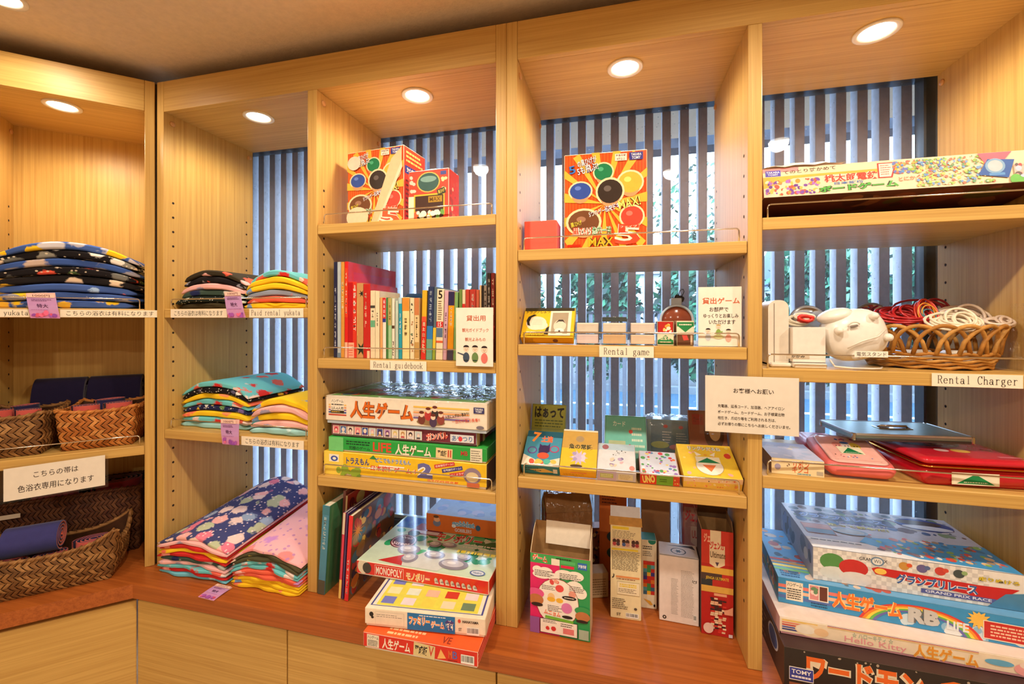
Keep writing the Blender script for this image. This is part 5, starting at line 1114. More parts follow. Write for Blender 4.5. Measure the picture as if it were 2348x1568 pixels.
# ------------------------------------------------------------------ card game bay, top shelf
z31, z32, z33 = (EYE+v for v in SH[3])
h_ = Z(506, X(1240, 1.2), 1.2)-z31
gbox('cube_box', 'plain coral red cube box on the card game bay top shelf', 'box', frame2(1202, 1.2, 1277, 1.2), z31, .085, h_, dict(all=(236, 92, 74), edge=(240, 110, 90)), None, 'game boxes', bev=.002)
h_ = Z(349, X(1390, 1.235), 1.235)-z31
gbox('toy_box', 'large orange flame-patterned toy box with coloured round heads, beside the red cube', 'box', frame2(1294, 1.232, 1484, 1.24), z31, .11, h_, dict(all=(240, 100, 40), right=(228, 74, 44), left=(206, 70, 40), edge=(250, 226, 200), top=(246, 214, 190)), d_pirate(False), 'game boxes', mat='gloss')
# ------------------------------------------------------------------ card game bay, middle shelf
def tilted(label, pa, pb, Y, z, L, th, tilt, cols, draw, Yb=None, name='card_game_box', mat='card', group='card game boxes', cat='card game'):
    if Y < 1.2: Yb = 1.1685+th*math.sin(math.radians(tilt))+max(0, (Yb or Y)-Y); Y = 1.1685+th*math.sin(math.radians(tilt))
    return gbox(name, label, cat, frame2(pa, Y, pb, Yb or Y), z, L, th, cols, draw, group, mat, .0012, tilt=math.radians(tilt))
def d_trump(F, m):
    t = F['top']; t.rect(.01, .88, .99, .99, (60, 52, 30)); t.text('トランプしよう。', .05, .80, .55, .92, (60, 50, 20), .03); t.rect(.53, .05, .94, .88, (250, 238, 214)); t.rect(.57, .12, .88, .82, (176, 158, 130)); t.ell(.73, .38, .12, .2, (240, 214, 190)); t.poly([(.64, .45), (.7, .58), (.78, .58), (.84, .45), (.78, .52), (.7, .52)], (60, 50, 44)); t.ell(.73, .2, .09, .1, (246, 236, 224)); t.ell(.73, .2, .02, .03, (60, 50, 50))
    t.ell(.27, .46, .2, .23, (246, 226, 200)); t.ell(.36, .38, .14, .14, (246, 226, 200)); t.poly([(.07, .55), (.1, .68), (.2, .76), (.26, .74), (.16, .66), (.13, .5), (.16, .36), (.1, .4)], (40, 36, 34)); t.poly([(.44, .1), (.48, .3), (.53, .36), (.52, .08)], (40, 36, 34)); t.lines(.2, .4, .4, .6, 4, (190, 160, 130), .15, .5); t.lines(.04, .04, .5, .16, 2, (140, 110, 20), .35)
    F['front'].lines(.05, .2, .3, .8, 3, (140, 100, 20), .4); F['front'].ell(.66, .5, .05, .25, (120, 70, 50))
tilted('yellow playing card box with a drawn sleeping face, left end of the middle shelf', 1197, 1316, 1.175, z32, .108, .03, 50, dict(all=(240, 196, 30), front=(226, 164, 20), edge=(246, 210, 60)), d_trump)
def deck_case(label, xa, xb, Y, z, h, tcol, dcol=(246, 232, 214)):
    w = xb-xa; e = empty('card_deck_case', (xa, Y, z+.0004)); tag(e, label, 'card deck', 'clear cases of playing cards')
    m = MB(); m.box(.004, w-.004, .004, .06, .003, h-.003, dcol, 'paper', .001); p = Panel(m, (.004, .004, .003), (w-.008, 0, 0), (0, 0, h-.006), 'paper')
    for k in range(7): p.rect(.0, .1+k*.12, 1, .125+k*.12, tuple(int(v*.86) for v in dcol))
    m.build('deck', e); m = MB(); m.box(0, w, 0, .065, 0, h, (255, 255, 255), 'acrylic', .002)
    for s in (0, w-.005): m.box(s, s+.005, -.0005, .06, 0, h*.98, (255, 255, 255), 'acrylic')
    m.build('clear_case', e)
Yk = 1.185; hk = .0305
for i, (pa, pb) in enumerate(((1319, 1375), (1379, 1439), (1443, 1505))):
    for k in range(2):
        deck_case([['clear case of cards, lower left of the six', 'clear case of cards, upper left of the six'], ['clear case of tan cards, lower middle of the six', 'clear case of cards, upper middle of the six'], ['clear case of cards, lower right of the six', 'clear case of cards, upper right of the six']][i][k],
                  X(pa, Yk), X(pb, Yk), Yk, z32+k*(hk+.0008), hk, None, [(244, 224, 224), (246, 232, 214), (232, 196, 150), (246, 234, 216), (246, 222, 196), (246, 230, 216)][i*2+k])
xa, xb = X(1381, 1.2), X(1437, 1.2)
e = empty('card_deck_case', (xa, 1.2, z32+2*(hk+.0008)+.0006)); tag(e, 'black-faced card deck in clear wrap lying on the middle clear case', 'card deck', 'clear cases of playing cards')
m = MB(); m.box(0, xb-xa, 0, .05, 0, .012, (60, 74, 74), 'gloss', .001); m.build('deck', e); m = MB(); m.box(-.003, xb-xa+.003, -.002, .053, -.0003, .015, (255, 255, 255), 'clear_wrap'); m.build('plastic_wrap', e)
def small(label, pa, pb, Y, z, ptop, col, draw, d=.05, group='small card boxes'):
    a, w, rz = frame2(pa, Y, pb, Y); h = Z(ptop, a.x, Y)-z; gbox('card_box', label, 'card box', (a, w, rz), z, d, h, dict(all=col, edge=(230, 214, 180)), draw, group, 'gloss', .001); return z+h+.0012
GRN = (40, 140, 80)
def tri(p, inv=False):
    p.rect(.02, .04, .98, .96, (246, 236, 206)); 
    if inv: p.rect(.03, .55, .97, .9, GRN); p.poly([(.1, .55), (.9, .55), (.5, .1)], GRN)
    else: p.rect(.03, .1, .97, .5, GRN); p.poly([(.1, .5), (.9, .5), (.5, .92)], GRN)
    p.lines(.15, .6 if inv else .2, .85, .8 if inv else .4, 1, (240, 236, 210), .5, 0)
def d_sq1(F, m): p = F['front']; p.rect(.06, .05, .94, .95, (196, 44, 40)); p.spots(.3, .05, .9, .9, 9, [(246, 220, 120), (240, 170, 70), (250, 240, 210), (220, 90, 60)], .08, .18, 4)
def d_sq2(F, m): p = F['front']; tri(p); p.text('出宝本', .2, .48, .8, .85, (246, 240, 210), 0, .02)
def d_sq3(F, m): tri(F['front'], True)
def d_sq4(F, m): p = F['front']; p.rect(.05, .05, .95, .95, (110, 70, 50)); p.poly([(.3, .9), (.6, .9), (.7, .5), (.4, .45)], (220, 80, 74)); p.rect(.8, .1, .92, .9, (226, 200, 170))
q = small('small green-labelled card box, lower left of the four at right', 1507, 1545, 1.185, z32, 766, (70, 120, 70), d_sq2); small('small red card box with yellow print, upper left of the four at right', 1507, 1545, 1.185, q, 737, (110, 60, 40), d_sq1)
q = small('small brown card box, lower right of the four at right', 1552, 1591, 1.185, z32, 766, (90, 60, 44), d_sq4); small('small white card box with a green triangle, upper right of the four', 1551, 1592, 1.185, q, 736, (190, 180, 150), d_sq3)
# round clear tub with a binder clip
c0 = Vector((X(1549, 1.30), 1.30)); r_ = (X(1588, 1.30)-X(1510, 1.30))/2; zt_ = Z(699, c0.x, 1.30); zb_ = z32
e = empty('round_tub', (c0.x, c0.y, zb_+.0006)); tag(e, 'round clear tub of reddish pieces closed with a black clip, behind the small card boxes', 'tub')
Mx = Matrix.Translation((0, 0, r_)) @ Matrix.Rotation(math.pi/2, 4, 'X'); hh_ = zt_-zb_-r_
m = MB(); cz = hh_+r_-r_; Mx = Matrix.Translation((0, 0, zt_-zb_-r_)) @ Matrix.Rotation(math.pi/2, 4, 'X')
m.lathe([(0, -.02), (r_*.86, -.02), (r_*.92, -.015), (r_*.92, .015), (r_*.86, .02), (0, .02)], (150, 74, 48), 'gloss', 28, Mx); 
m.build('filling', e); m = MB(); m.lathe([(r_, .024), (r_*.985, .026), (r_*.9, .026), (r_*.86, .022)], (200, 214, 226), 'plastic', 36, Mx); m.box(-.03, .03, -.02, .02, 0, zt_-zb_-r_*1.6, (190, 150, 120), 'card'); m.box(-.014, .014, -.02, .02, zt_-zb_-.004, zt_-zb_+.018, (200, 214, 226), 'plastic', .002); m.build('tub_rim', e)
m = MB(); Mc = Matrix.Translation((.006, 0, zt_-zb_+.010)) @ Matrix.Rotation(.35, 4, 'Y'); m.box(-.013, .013, -.012, .012, 0, .016, (34, 30, 32), 'plastic', .003, M=Mc)
m.tube([tuple(Mc @ Vector(p)) for p in ((-.004, -.008, .015), (-.006, -.009, .03), (0, -.009, .036), (.006, -.009, .03), (.004, -.008, .015))], .0012, (60, 60, 64), 'chrome', 6); m.build('binder_clip', e)
def d4(p):
    p.text('貸出ゲーム', .09, .71, .96, .82, (206, 104, 66), 0, .02); p.text('お部屋で', .26, .58, .70, .66, (60, 56, 54), 0, .012); p.text('ゆっくりとお楽しみ', .12, .475, .93, .55, (60, 56, 54), 0, .012); p.text('いただけます', .25, .37, .86, .445, (60, 56, 54), 0, .012)
    person(p, .23, .26, .19, (200, 206, 214)); person(p, .47, .33, .17, (140, 170, 80), (196, 160, 100)); person(p, .70, .25, .19, (244, 176, 160)); p.ell(.47, .16, .12, .035, (226, 226, 170)); p.spots(.38, .2, .58, .26, 4, [(140, 170, 80)], .02, .03, 1)
card_stand('white upright card about lending games with three small figures, right end of the middle shelf', 1601, 1700, 1.1725, z32, 659, d4)
# ------------------------------------------------------------------ card game bay, lower shelf: displayed card games
def bx(v): return v/4.269+1180
def d_c1(F, m):
    t = F['top']; t.rect(.02, .55, .98, .98, (170, 176, 70)); t.text('はぁって', .08, .74, .95, .95, (30, 30, 26), 0, .04); t.lines(.1, .56, .95, .72, 3, (90, 110, 50), .4)
tilted('olive green card box standing behind the teal cat card box', bx(158), bx(492), 1.32, z33, .165, .02, 72, dict(all=(150, 160, 80)), d_c1)
def d_c2(F, m):
    t = F['top']; t.rect(0, .82, 1, 1, (30, 90, 110)); t.rect(0, .0, 1, .82, (70, 150, 180)); t.poly([(0, 0), (1, 0), (1, .25), (.5, .1), (0, .3)], (236, 226, 206)); t.text('7', .16, .66, .38, .96, (246, 150, 60), -.1, .04); t.text('土流', .42, .66, .74, .86, (240, 110, 70), 0, .04, out=(250, 200, 90)); t.poly([(.4, .35), (.4, .62), (.5, .55), (.64, .58), (.68, .66), (.7, .4), (.55, .3)], (70, 40, 110))
    for k in range(2): t.poly([(.5+.36*math.cos(a)*(1-.12*k), .42+.2*math.sin(a)*(1-.15*k)) for a in [i*.3 for i in range(21)]], ((150, 50, 160), (80, 160, 186))[k]) if 0 else None
    t.ell(.22, .42, .13, .10, (110, 60, 150)); t.ell(.22, .42, .10, .075, (90, 160, 186)); t.ell(.82, .48, .13, .1, (190, 60, 110)); t.ell(.82, .48, .1, .075, (90, 160, 186)); t.ell(.54, .46, .15, .12, (60, 40, 90)); t.ell(.54, .28, .16, .09, (226, 90, 60)); t.spots(.05, .03, .95, .2, 8, [(220, 90, 70), (90, 190, 170), (60, 140, 170), (236, 200, 90)], .05, .1, 3)
    f = F['front']; f.rect(.0, .0, 1, 1, (50, 130, 146)); f.poly([(.2, .5), (.6, .7), (.9, .3), (.5, .2)], (230, 190, 100)); f.lines(.1, .3, .6, .8, 2, (30, 60, 80), .4); f.rect(.84, .2, .95, .7, (230, 226, 220))
tilted('teal card box with a yellow 7 and a curling purple shape, left front', bx(78), bx(440), 1.178, z33, .125, .034, 33, dict(all=(40, 120, 140), edge=(150, 200, 200)), d_c2)
def d_c3(F, m):
    t = F['top']; t.rect(0, .52, 1, .96, (206, 164, 80)); t.rect(0, .96, 1, 1, (236, 226, 206)); t.rect(0, 0, 1, .52, (250, 196, 50)); t.ell(.5, .76, .12, .08, (176, 150, 110)); t.text('魚の常識', .20, .50, .86, .63, (60, 60, 40), 0, .03, out=(250, 220, 130)); t.star(.5, .3, .026, .013, (206, 190, 226), 10); t.spots(.3, .2, .7, .44, 8, [(196, 180, 220), (176, 160, 206), (226, 210, 230)], .04, .08, 2); t.ell(.45, .1, .17, .035, (80, 60, 30))
    f = F['front']; f.lines(.3, .55, .75, .75, 1, (236, 120, 90), .6, 0); f.lines(.1, .2, .7, .5, 2, (190, 130, 30), .35)
tilted('golden yellow card box with a lilac figure, second from left in front', bx(445), bx(802), 1.172, z33, .138, .03, 36, dict(all=(246, 186, 40), edge=(250, 214, 110)), d_c3)
def d_c4(F, m):
    t = F['top']; t.rect(.02, .02, .98, .98, (226, 230, 236)); t.rect(.02, .75, .98, .98, (190, 214, 230)); t.spots(.3, .55, .8, .75, 9, [(50, 50, 50)], .012, .022, 3); t.spots(.3, .15, .7, .5, 16, [(190, 170, 206), (140, 130, 170), (226, 190, 196), (226, 214, 190)], .04, .09, 5); t.ell(.9, .15, .07, .08, (226, 150, 140)); t.ell(.2, .85, .09, .09, (170, 110, 120))
    f = F['front']; f.rect(.0, .0, .5, 1, (206, 190, 226)); f.rect(.08, .3, .42, .75, (190, 206, 110)); f.lines(.1, .35, .4, .7, 2, (240, 240, 220), .5); f.rect(.55, .2, .92, .8, (240, 232, 200)); f.lines(.58, .25, .9, .75, 4, (190, 170, 130), .4)
tilted('pale blue-white card box with black dots, third from left in front', bx(808), bx(1188), 1.172, z33, .112, .032, 24, dict(all=(214, 210, 226), edge=(236, 236, 240)), d_c4, Yb=1.165, mat='gloss')
def d_c5(F, m):
    t = F['top']; t.rect(.03, .03, .97, .97, (110, 190, 176)); t.rect(.1, .08, .5, .5, (176, 190, 150)); t.text('カード', .2, .78, .5, .88, (230, 240, 230)); t.spots(.55, .1, .68, .9, 4, [(206, 80, 74), (190, 60, 60)], .05, .06, 4); t.lines(.65, .25, .95, .8, 5, (206, 226, 206), .4)
tilted('sea green card box standing behind the black-dotted white box', bx(878), bx(1300), 1.278, z33+.0, .155, .018, 58, dict(all=(90, 170, 156), edge=(190, 226, 214)), d_c5, mat='gloss')
def d_c6(F, m):
    p = F['front']; p.rect(.02, .02, .98, .98, (150, 176, 190)); p.rect(.1, .2, .9, .98, (120, 150, 170)); p.rect(.02, .0, .98, .16, (190, 70, 56)); 
    for i in range(8): p.rect(.04+.12*i, .02, .08+.12*i, .15, (226, 150, 120))
    p.rect(.02, .06, .98, .09, (226, 150, 120)); p.ell(.42, .85, .05, .04, (190, 80, 84)); p.ell(.75, .84, .05, .04, (190, 80, 84)); p.lines(.35, .45, .55, .75, 5, (230, 236, 240), .3); p.ell(.3, .42, .2, .08, (190, 200, 140)); p.ell(.7, .38, .2, .07, (206, 150, 160)); p.lines(.65, .5, .9, .72, 4, (210, 220, 226), .3)
a, w, rz = frame2(1482, 1.365, 1588, 1.365); h_ = Z(957, a.x, 1.36)-z33
o = gbox('card_game_box', 'tall bluish card game box in clear wrap behind the small red and green box', 'card game', (a, w, rz), z33, .05, h_*.96, dict(all=(150, 176, 190)), d_c6, 'card game boxes', 'gloss'); wrap_over(o, w, .05, h_*.96, .9, 6)
def d_c7(F, m):
    t = F['top']; t.rect(.03, .03, .97, .97, (140, 84, 56)); t.rect(.1, .75, .4, .93, (150, 60, 44)); t.text('カード', .13, .79, .37, .89, (110, 60, 40)); t.ell(.66, .62, .26, .28, (90, 56, 34)); t.ell(.68, .64, .15, .15, (206, 170, 120)); t.ell(.66, .74, .06, .06, (246, 220, 150)); t.text('PPC', .35, .05, .9, .22, (50, 36, 26), 0, .03)
tilted('brown card box standing behind the yellow fox-faced box', bx(1722), bx(2100), 1.315, z33, .17, .02, 66, dict(all=(130, 78, 50), edge=(170, 110, 80)), d_c7)
def d_c8(F, m):
    t = F['top']; t.rect(.02, .02, .98, .98, (214, 220, 236)); t.spots(.03, .03, .97, .97, 50, [(220, 70, 80), (110, 150, 200), (90, 160, 90), (246, 220, 120), (160, 120, 190), (250, 250, 250), (230, 120, 60)], .03, .07, 9)
    f = F['front']; f.rect(.0, .05, .42, .95, (226, 60, 40)); f.text('UNO', .06, .15, .38, .9, (255, 240, 120), .12, .04, out=(250, 250, 240)); f.rect(.42, .05, .84, .95, (120, 180, 60)); f.lines(.5, .3, .7, .7, 2, (60, 100, 30), .4); f.rect(.84, .05, 1, .95, (226, 80, 50)); f.spots(.86, .2, .98, .8, 3, [(250, 210, 120)], .02, .03, 2)
tilted('small card box with a red and green front edge, second from right in front', bx(1228), bx(1612), 1.165, z33, .098, .032, 20, dict(all=(190, 60, 50), edge=(226, 226, 226)), d_c8, Yb=1.16)
def d_c9(F, m):
    t = F['top']; t.rect(.04, .04, .96, .96, (244, 206, 60)); t.spots(.05, .05, .95, .95, 22, [(250, 190, 150), (240, 170, 60), (250, 226, 130), (246, 180, 180)], .03, .05, 11); t.text('リングシだるね', .20, .80, .80, .93, (250, 246, 230), 0, .03, out=(90, 130, 150), ob=.08); t.ell(.88, .66, .06, .08, (220, 70, 50))
    t.poly([(.32, .62), (.30, .76), (.42, .66)], (250, 240, 224)); t.poly([(.64, .62), (.68, .76), (.56, .66)], (250, 240, 224)); t.ell(.5, .32, .24, .26, (120, 90, 60)); t.ell(.5, .32, .235, .254, (250, 242, 228)); t.poly([(.38, .36), (.62, .36), (.5, .16)], (246, 130, 70)); t.rect(.29, .40, .72, .60, (246, 236, 206)); t.poly([(.30, .42), (.71, .42), (.5, .57)], (30, 130, 76)); t.rect(.5, .56, .51, .58, (30, 130, 76))
    f = F['front']; f.rect(0, .0, 1, .55, (246, 206, 90)); f.spots(.05, .1, .95, .5, 18, [(250, 190, 130), (240, 150, 80), (250, 230, 170)], .015, .03, 5); f.rect(.0, .55, 1, 1, (250, 214, 170)); f.spots(.1, .6, .95, .95, 12, [(240, 120, 100), (60, 50, 50), (250, 240, 230)], .012, .022, 6)
tilted('yellow card box with a white fox-like face and green triangle sticker, right front', bx(1648), bx(2222), 1.155, z33, .125, .036, 24, dict(all=(244, 206, 60), edge=(250, 226, 110)), d_c9, Yb=1.162)

# ------------------------------------------------------------------ card game bay, worktop: open cartons
def carton(label, P, w, rz, h, d, cols, draw, back_h=None, mat='card', name='carton', flap=None, group='cartons on the worktop'):
    """open-topped carton of thin board; back_h raises the back and sloping sides"""
    t = .0016; e = empty(name, (P[0], P[1], ZC+.0006), rz); tag(e, label, 'carton', group)
    m = MB(); bh = back_h or h; IN = (176, 136, 88)
    m.box(0, w, 0, t, 0, h, cols['all'], mat, 0, cols=dict(cols, back=IN)); m.box(0, w, d-t, d, 0, bh, IN, 'cardboard', 0)
    for x in (0, w-t):
        n = 7; V = []
        for k in range(n+1):
            y = d*k/n; z = h+(bh-h)*math.sin(k/n*math.pi/2); V += [(x, y, 0), (x+t, y, 0), (x+t, y, z), (x, y, z)]
        for k in range(n):
            o = k*4; m.add([V[o], V[o+4], V[o+7], V[o+3]], [(3, 2, 1, 0)] if 0 else [(0, 3, 2, 1)], cols.get('left', cols['all']) if x == 0 else IN, mat); m.add([V[o+1], V[o+5], V[o+6], V[o+2]], [(0, 1, 2, 3)], IN if x == 0 else cols.get('right', cols['all']), mat); m.add([V[o+3], V[o+7], V[o+6], V[o+2]], [(0, 1, 2, 3)][::-1], (226, 206, 170), mat)
    m.box(0, w, 0, d, 0, t, IN, 'cardboard'); draw(faces(m, w, d, h, mat), m); m.build('carton_body', e)
    if flap: flap(e, w, d, h, bh)
    return e
def d_game(F, m):
    p = F['front']; p.rect(0, .0, .5, .88, (226, 40, 110)); p.rect(.5, .0, 1, .88, (50, 160, 90)); p.rect(0, .88, 1, 1, (70, 170, 90)); p.text('ゲーム', .03, .90, .30, .985, (240, 80, 60), -.1, .03, out=(255, 245, 230), ob=.1); p.rect(.36, .88, .50, .96, (250, 240, 220)); p.rect(.52, .91, .76, .95, (90, 190, 110)); p.rect(.52, .86, .74, .895, (226, 40, 80)); p.rect(.80, .87, .95, .955, (50, 110, 190)); p.text('対象年齢', .81, .89, .94, .935, (255, 255, 255)); p.lines(.44, .95, .7, .985, 1, (30, 60, 30), .5, 0)
    for x, y, rx, ry in ((.12, .80, .08, .045), (.26, .79, .12, .05), (.2, .74, .16, .05), (.4, .73, .1, .05), (.58, .78, .16, .06), (.76, .78, .14, .06), (.75, .64, .14, .08), (.85, .58, .1, .07), (.66, .64, .1, .05)): p.ell(x, y, rx, ry, (252, 244, 232))
    p.ell(.46, .42, .36, .30, (160, 70, 60)); p.ell(.46, .42, .352, .292, (252, 244, 232)); p.lines(.08, .72, .42, .80, 4, (60, 40, 40), .35); p.lines(.5, .72, .86, .80, 4, (60, 40, 40), .35); p.lines(.66, .58, .92, .66, 4, (60, 40, 40), .35); p.lines(.2, .56, .45, .62, 3, (60, 40, 40), .35); p.lines(.3, .3, .55, .38, 4, (60, 40, 40), .35)
    p.spots(.3, .66, .6, .70, 3, [(226, 80, 80), (246, 170, 150)], .03, .05, 3); p.ell(.5, .60, .07, .045, (236, 80, 80)); p.ell(.36, .48, .06, .05, (250, 206, 150)); p.ell(.36, .45, .07, .03, (246, 190, 60)); p.ell(.5, .45, .06, .03, (246, 190, 60)); p.ell(.62, .37, .09, .065, (226, 130, 190)); p.ell(.71, .55, .06, .045, (236, 160, 140)); p.ell(.66, .50, .12, .025, (40, 34, 34)); p.lines(.58, .49, .74, .51, 1, (255, 245, 230), .5, 0); p.ell(.63, .26, .09, .02, (40, 34, 34)); p.text('ムニョム', .24, .25, .52, .31, (240, 110, 80), -.08, .03, out=(255, 245, 220))
    p.ell(.08, .50, .16, .065, (232, 90, 150)); p.ell(.1, .42, .13, .07, (196, 120, 70)); p.ell(.12, .36, .1, .025, (50, 36, 34)); p.ell(.88, .37, .13, .05, (60, 160, 90)); p.ell(.88, .30, .12, .06, (196, 124, 76)); p.ell(.87, .24, .1, .02, (50, 36, 34))
    p.rect(.0, .0, .16, .2, (150, 90, 160)); p.rect(.17, .02, .80, .20, (40, 40, 36)); p.rect(.18, .027, .79, .193, (252, 244, 232)); p.lines(.22, .15, .5, .185, 2, (60, 40, 40), .4); p.lines(.52, .13, .76, .18, 2, (60, 40, 40), .4); p.rect(.26, .20, .73, .235, (120, 190, 60), -.05); p.spots(.25, .05, .45, .12, 5, [(220, 60, 60), (240, 150, 60)], .03, .05, 5); p.rect(.56, .05, .74, .12, (230, 130, 130)); p.rect(.82, .02, .98, .14, (170, 190, 170))
def fl_white(e, w, d, h, bh):
    m = MB(); m.box(w*.19, w*.97, 0, .0015, 0, .062, (246, 234, 214), 'card', M=Matrix.Translation((0, d-.012, bh-.058)) @ Matrix.Rotation(-.16, 4, 'X')); m.build('tuck_flap', e)['label'] = 'white tuck flap folded inside the raised back'
A_, B_ = onz(1216, 1446, ZC), onz(1353, 1473, ZC); v = B_-A_; bh_ = Z(1196, A_.x, A_.y+.06)-ZC
carton('open pink and green toy carton with a raised cardboard back, front left on the worktop', A_, v.length, math.atan2(v.y, v.x), Z(1266, A_.x, A_.y)-ZC, .075, dict(all=(226, 60, 110), left=(210, 190, 160), right=(226, 206, 180)), d_game, bh_, flap=fl_white)
def d_long(F, m):
    p = F['front']; p.rect(.02, .0, .98, 1, (240, 226, 180)); p.rect(.06, .96, .6, .99, (240, 214, 60)); p.lines(.06, .86, .9, .95, 6, (110, 90, 70), .35); 
    for i in range(3):
        p.rect(.05+.31*i, .77, .33+.31*i, .86, (226, 190, 160)); p.ell(.13+.31*i, .83, .06, .025, (70, 46, 40)); p.ell(.25+.31*i, .83, .06, .025, (80, 50, 44)); p.ell(.13+.31*i, .8, .06, .02, [(190, 70, 80), (70, 100, 160), (110, 60, 70)][i]); p.ell(.25+.31*i, .8, .06, .02, [(80, 60, 70), (200, 150, 140), (170, 60, 66)][i])
    p.rect(.04, .735, .9, .755, (240, 214, 60)); p.lines(.04, .52, .96, .73, 17, (96, 80, 64), .35, .1); p.rect(.18, .44, .95, .46, (230, 150, 90)); p.text('♪', .05, .43, .14, .48, (40, 36, 34)); p.lines(.2, .42, .9, .435, 1, (150, 80, 50), .5); p.rect(.22, .26, .95, .40, (176, 160, 120)); p.rect(.225, .264, .945, .396, (244, 232, 196)); p.lines(.3, .34, .85, .38, 2, (236, 206, 50), .6, 0); p.lines(.26, .28, .9, .33, 3, (110, 90, 70), .35); p.lines(.05, .10, .6, .22, 6, (100, 84, 66), .4); p.bars(.5, .02, .92, .07); p.text('ST', .2, .03, .34, .06, (60, 50, 40)); p.ell(.82, .12, .05, .014, (90, 80, 70))
    F['left'].rect(0, 0, 1, 1, (190, 170, 130))
def fl_top(e, w, d, h, bh):
    m = MB(); M1 = Matrix.Translation((0, 0, h)) @ Matrix.Rotation(.62, 4, 'X'); m.box(-.003, w+.003, 0, .026, 0, .0016, (226, 172, 96), 'cardboard', M=M1); M2 = Matrix.Translation(M1 @ Vector((0, .026, 0))) @ Matrix.Rotation(.95, 4, 'X'); m.box(0, w, 0, .03, 0, .0015, (230, 232, 240), 'card', M=M2); m.build('tuck_flap', e)['label'] = 'raised tan and white tuck flap'
A_, B_ = onz(1400, 1414, ZC), onz(1470, 1424, ZC); v = B_-A_; hl = Z(1203, A_.x, A_.y)-ZC
carton('tall narrow cream carton covered in small print, with its top flap raised', A_, v.length, math.atan2(v.y, v.x), hl, .06, dict(all=(238, 222, 176), left=(190, 170, 130)), d_long, hl+.012, flap=fl_top)
def d_blocks(F, m):
    p = F['front']; p.rect(.02, 0, .98, 1, (238, 230, 206)); p.ell(.7, .99, .25, .05, (20, 130, 110)); p.lines(.1, .86, .85, .92, 2, (60, 60, 56), .5, .2); p.lines(.1, .76, .7, .84, 3, (80, 80, 76), .4); cs = [(60, 110, 150), (70, 150, 90), (220, 60, 44), (240, 190, 60), (90, 170, 190), (200, 50, 40), (60, 60, 150), (60, 160, 90), (230, 130, 50), (206, 50, 40)]
    for j in range(9):
        for i in range(3): p.rect(.14+.24*i, .2+.055*j, .38+.24*i, .255+.055*j, cs[(j*4+i*3) % 10] if i < 2 or j % 2 else (206, 50, 44))
    p.poly([(.15, .14), (.6, .11), (.75, .06), (.6, .05)], (226, 170, 60)); p.ell(.85, .05, .06, .02, (30, 30, 30))
A_, B_ = onz(1470, 1392, ZC), onz(1509, 1393, ZC); v = B_-A_
gbox('carton', 'slim white carton picturing a tower of coloured blocks, behind the cream carton', 'carton', (Vector((A_.x, A_.y)), .044, .03), ZC, .05, Z(1237, A_.x, A_.y)-ZC, dict(all=(236, 228, 204), top=(40, 130, 110)), d_blocks, 'cartons on the worktop')
def d_white(F, m):
    p = F['front']; p.lines(.30, .12, .48, .66, 26, (110, 104, 100), .25, .25); p.lines(.55, .1, .88, .80, 34, (130, 122, 116), .25, .2); p.ell(.13, .06, .05, .028, (40, 40, 40)); p.ell(.13, .06, .02, .012, (240, 232, 220)); p.text('CE', .85, .62, .93, .68, (40, 40, 40), 1.57); p.rect(.0, .985, 1, 1, (150, 150, 156)); p.bars(.86, .07, .93, .16)
    t = F['top']; t.rect(.02, .02, .98, .98, (236, 228, 226)); t.ell(.5, .36, .2, .25, (40, 44, 56)); t.ell(.5, .36, .17, .21, (236, 228, 226)); t.star(.5, .36, .010, .005, (40, 44, 56), 6); t.poly([(.2, .75), (.9, .9), (.95, .6), (.8, .72)], (70, 70, 80))
A_, B_ = onz(1512, 1421, ZC), onz(1603, 1438, ZC); v = B_-A_; hw = Z(1269, A_.x, A_.y)-ZC
o = gbox('carton', 'plain white carton with a ring emblem on its top and tiny print', 'carton', (Vector((A_.x, A_.y)), v.length, math.atan2(v.y, v.x)), ZC, .072, hw, dict(all=(240, 230, 224)), d_white, 'cartons on the worktop')
def d_tower(F, m):
    p = F['front']; p.rect(0, .0, 1, 1, (190, 40, 36)); p.rect(.0, .68, 1, 1, (214, 60, 44)); p.text('ジェンガ', .08, .88, .5, .97, (250, 190, 160), 0, .04); p.rect(.28, .86, .62, 1.0, (244, 226, 190)); p.poly([(.26, .68), (.26, .86), (.74, .86), (.74, .68), (.5, .64)], (244, 226, 190)); p.text('ジェンガ', .28, .82, .72, .90, (214, 50, 44), 0, .04); p.text('Ultimate', .28, .74, .76, .80, (110, 80, 50), 0, .02); p.poly([(.44, .70), (.56, .70), (.5, .66)], (80, 60, 90)); p.rect(.0, .59, 1, .65, (226, 176, 70)); p.rect(.0, .53, .65, .59, (80, 60, 54)); p.rect(.65, .53, 1, .59, (200, 50, 44)); p.rect(.0, .47, .35, .53, (50, 56, 60)); p.rect(.35, .47, 1, .53, (190, 50, 40)); p.rect(0, .41, 1, .47, (226, 176, 80)); p.text('JENGA ULTIMATE', .14, .525, .86, .56, (226, 190, 60), 0, .02)
    p.rect(.4, .38, .8, .405, (236, 170, 130)); rd = random.Random(6)
    for j in range(19):
        for i in range(4):
            if rd.random() < .78: p.rect(.28+.12*i+.015*(j % 3), .03+.0178*j, .39+.12*i+.015*(j % 3), .046+.0178*j, rd.choice([(246, 226, 190), (236, 206, 170), (220, 60, 50), (60, 40, 40), (240, 190, 150)]))
    p.poly([(.98, .3), (.98, .22), (.72, .22), (.70, .26), (.82, .27)], (236, 170, 140)); p.ell(.22, .07, .16, .05, (240, 210, 200)); p.rect(.85, .01, .97, .04, (226, 226, 240))
    F['left'].rect(0, 0, 1, 1, (70, 50, 46)); F['right'].rect(0, 0, 1, 1, (170, 40, 36))
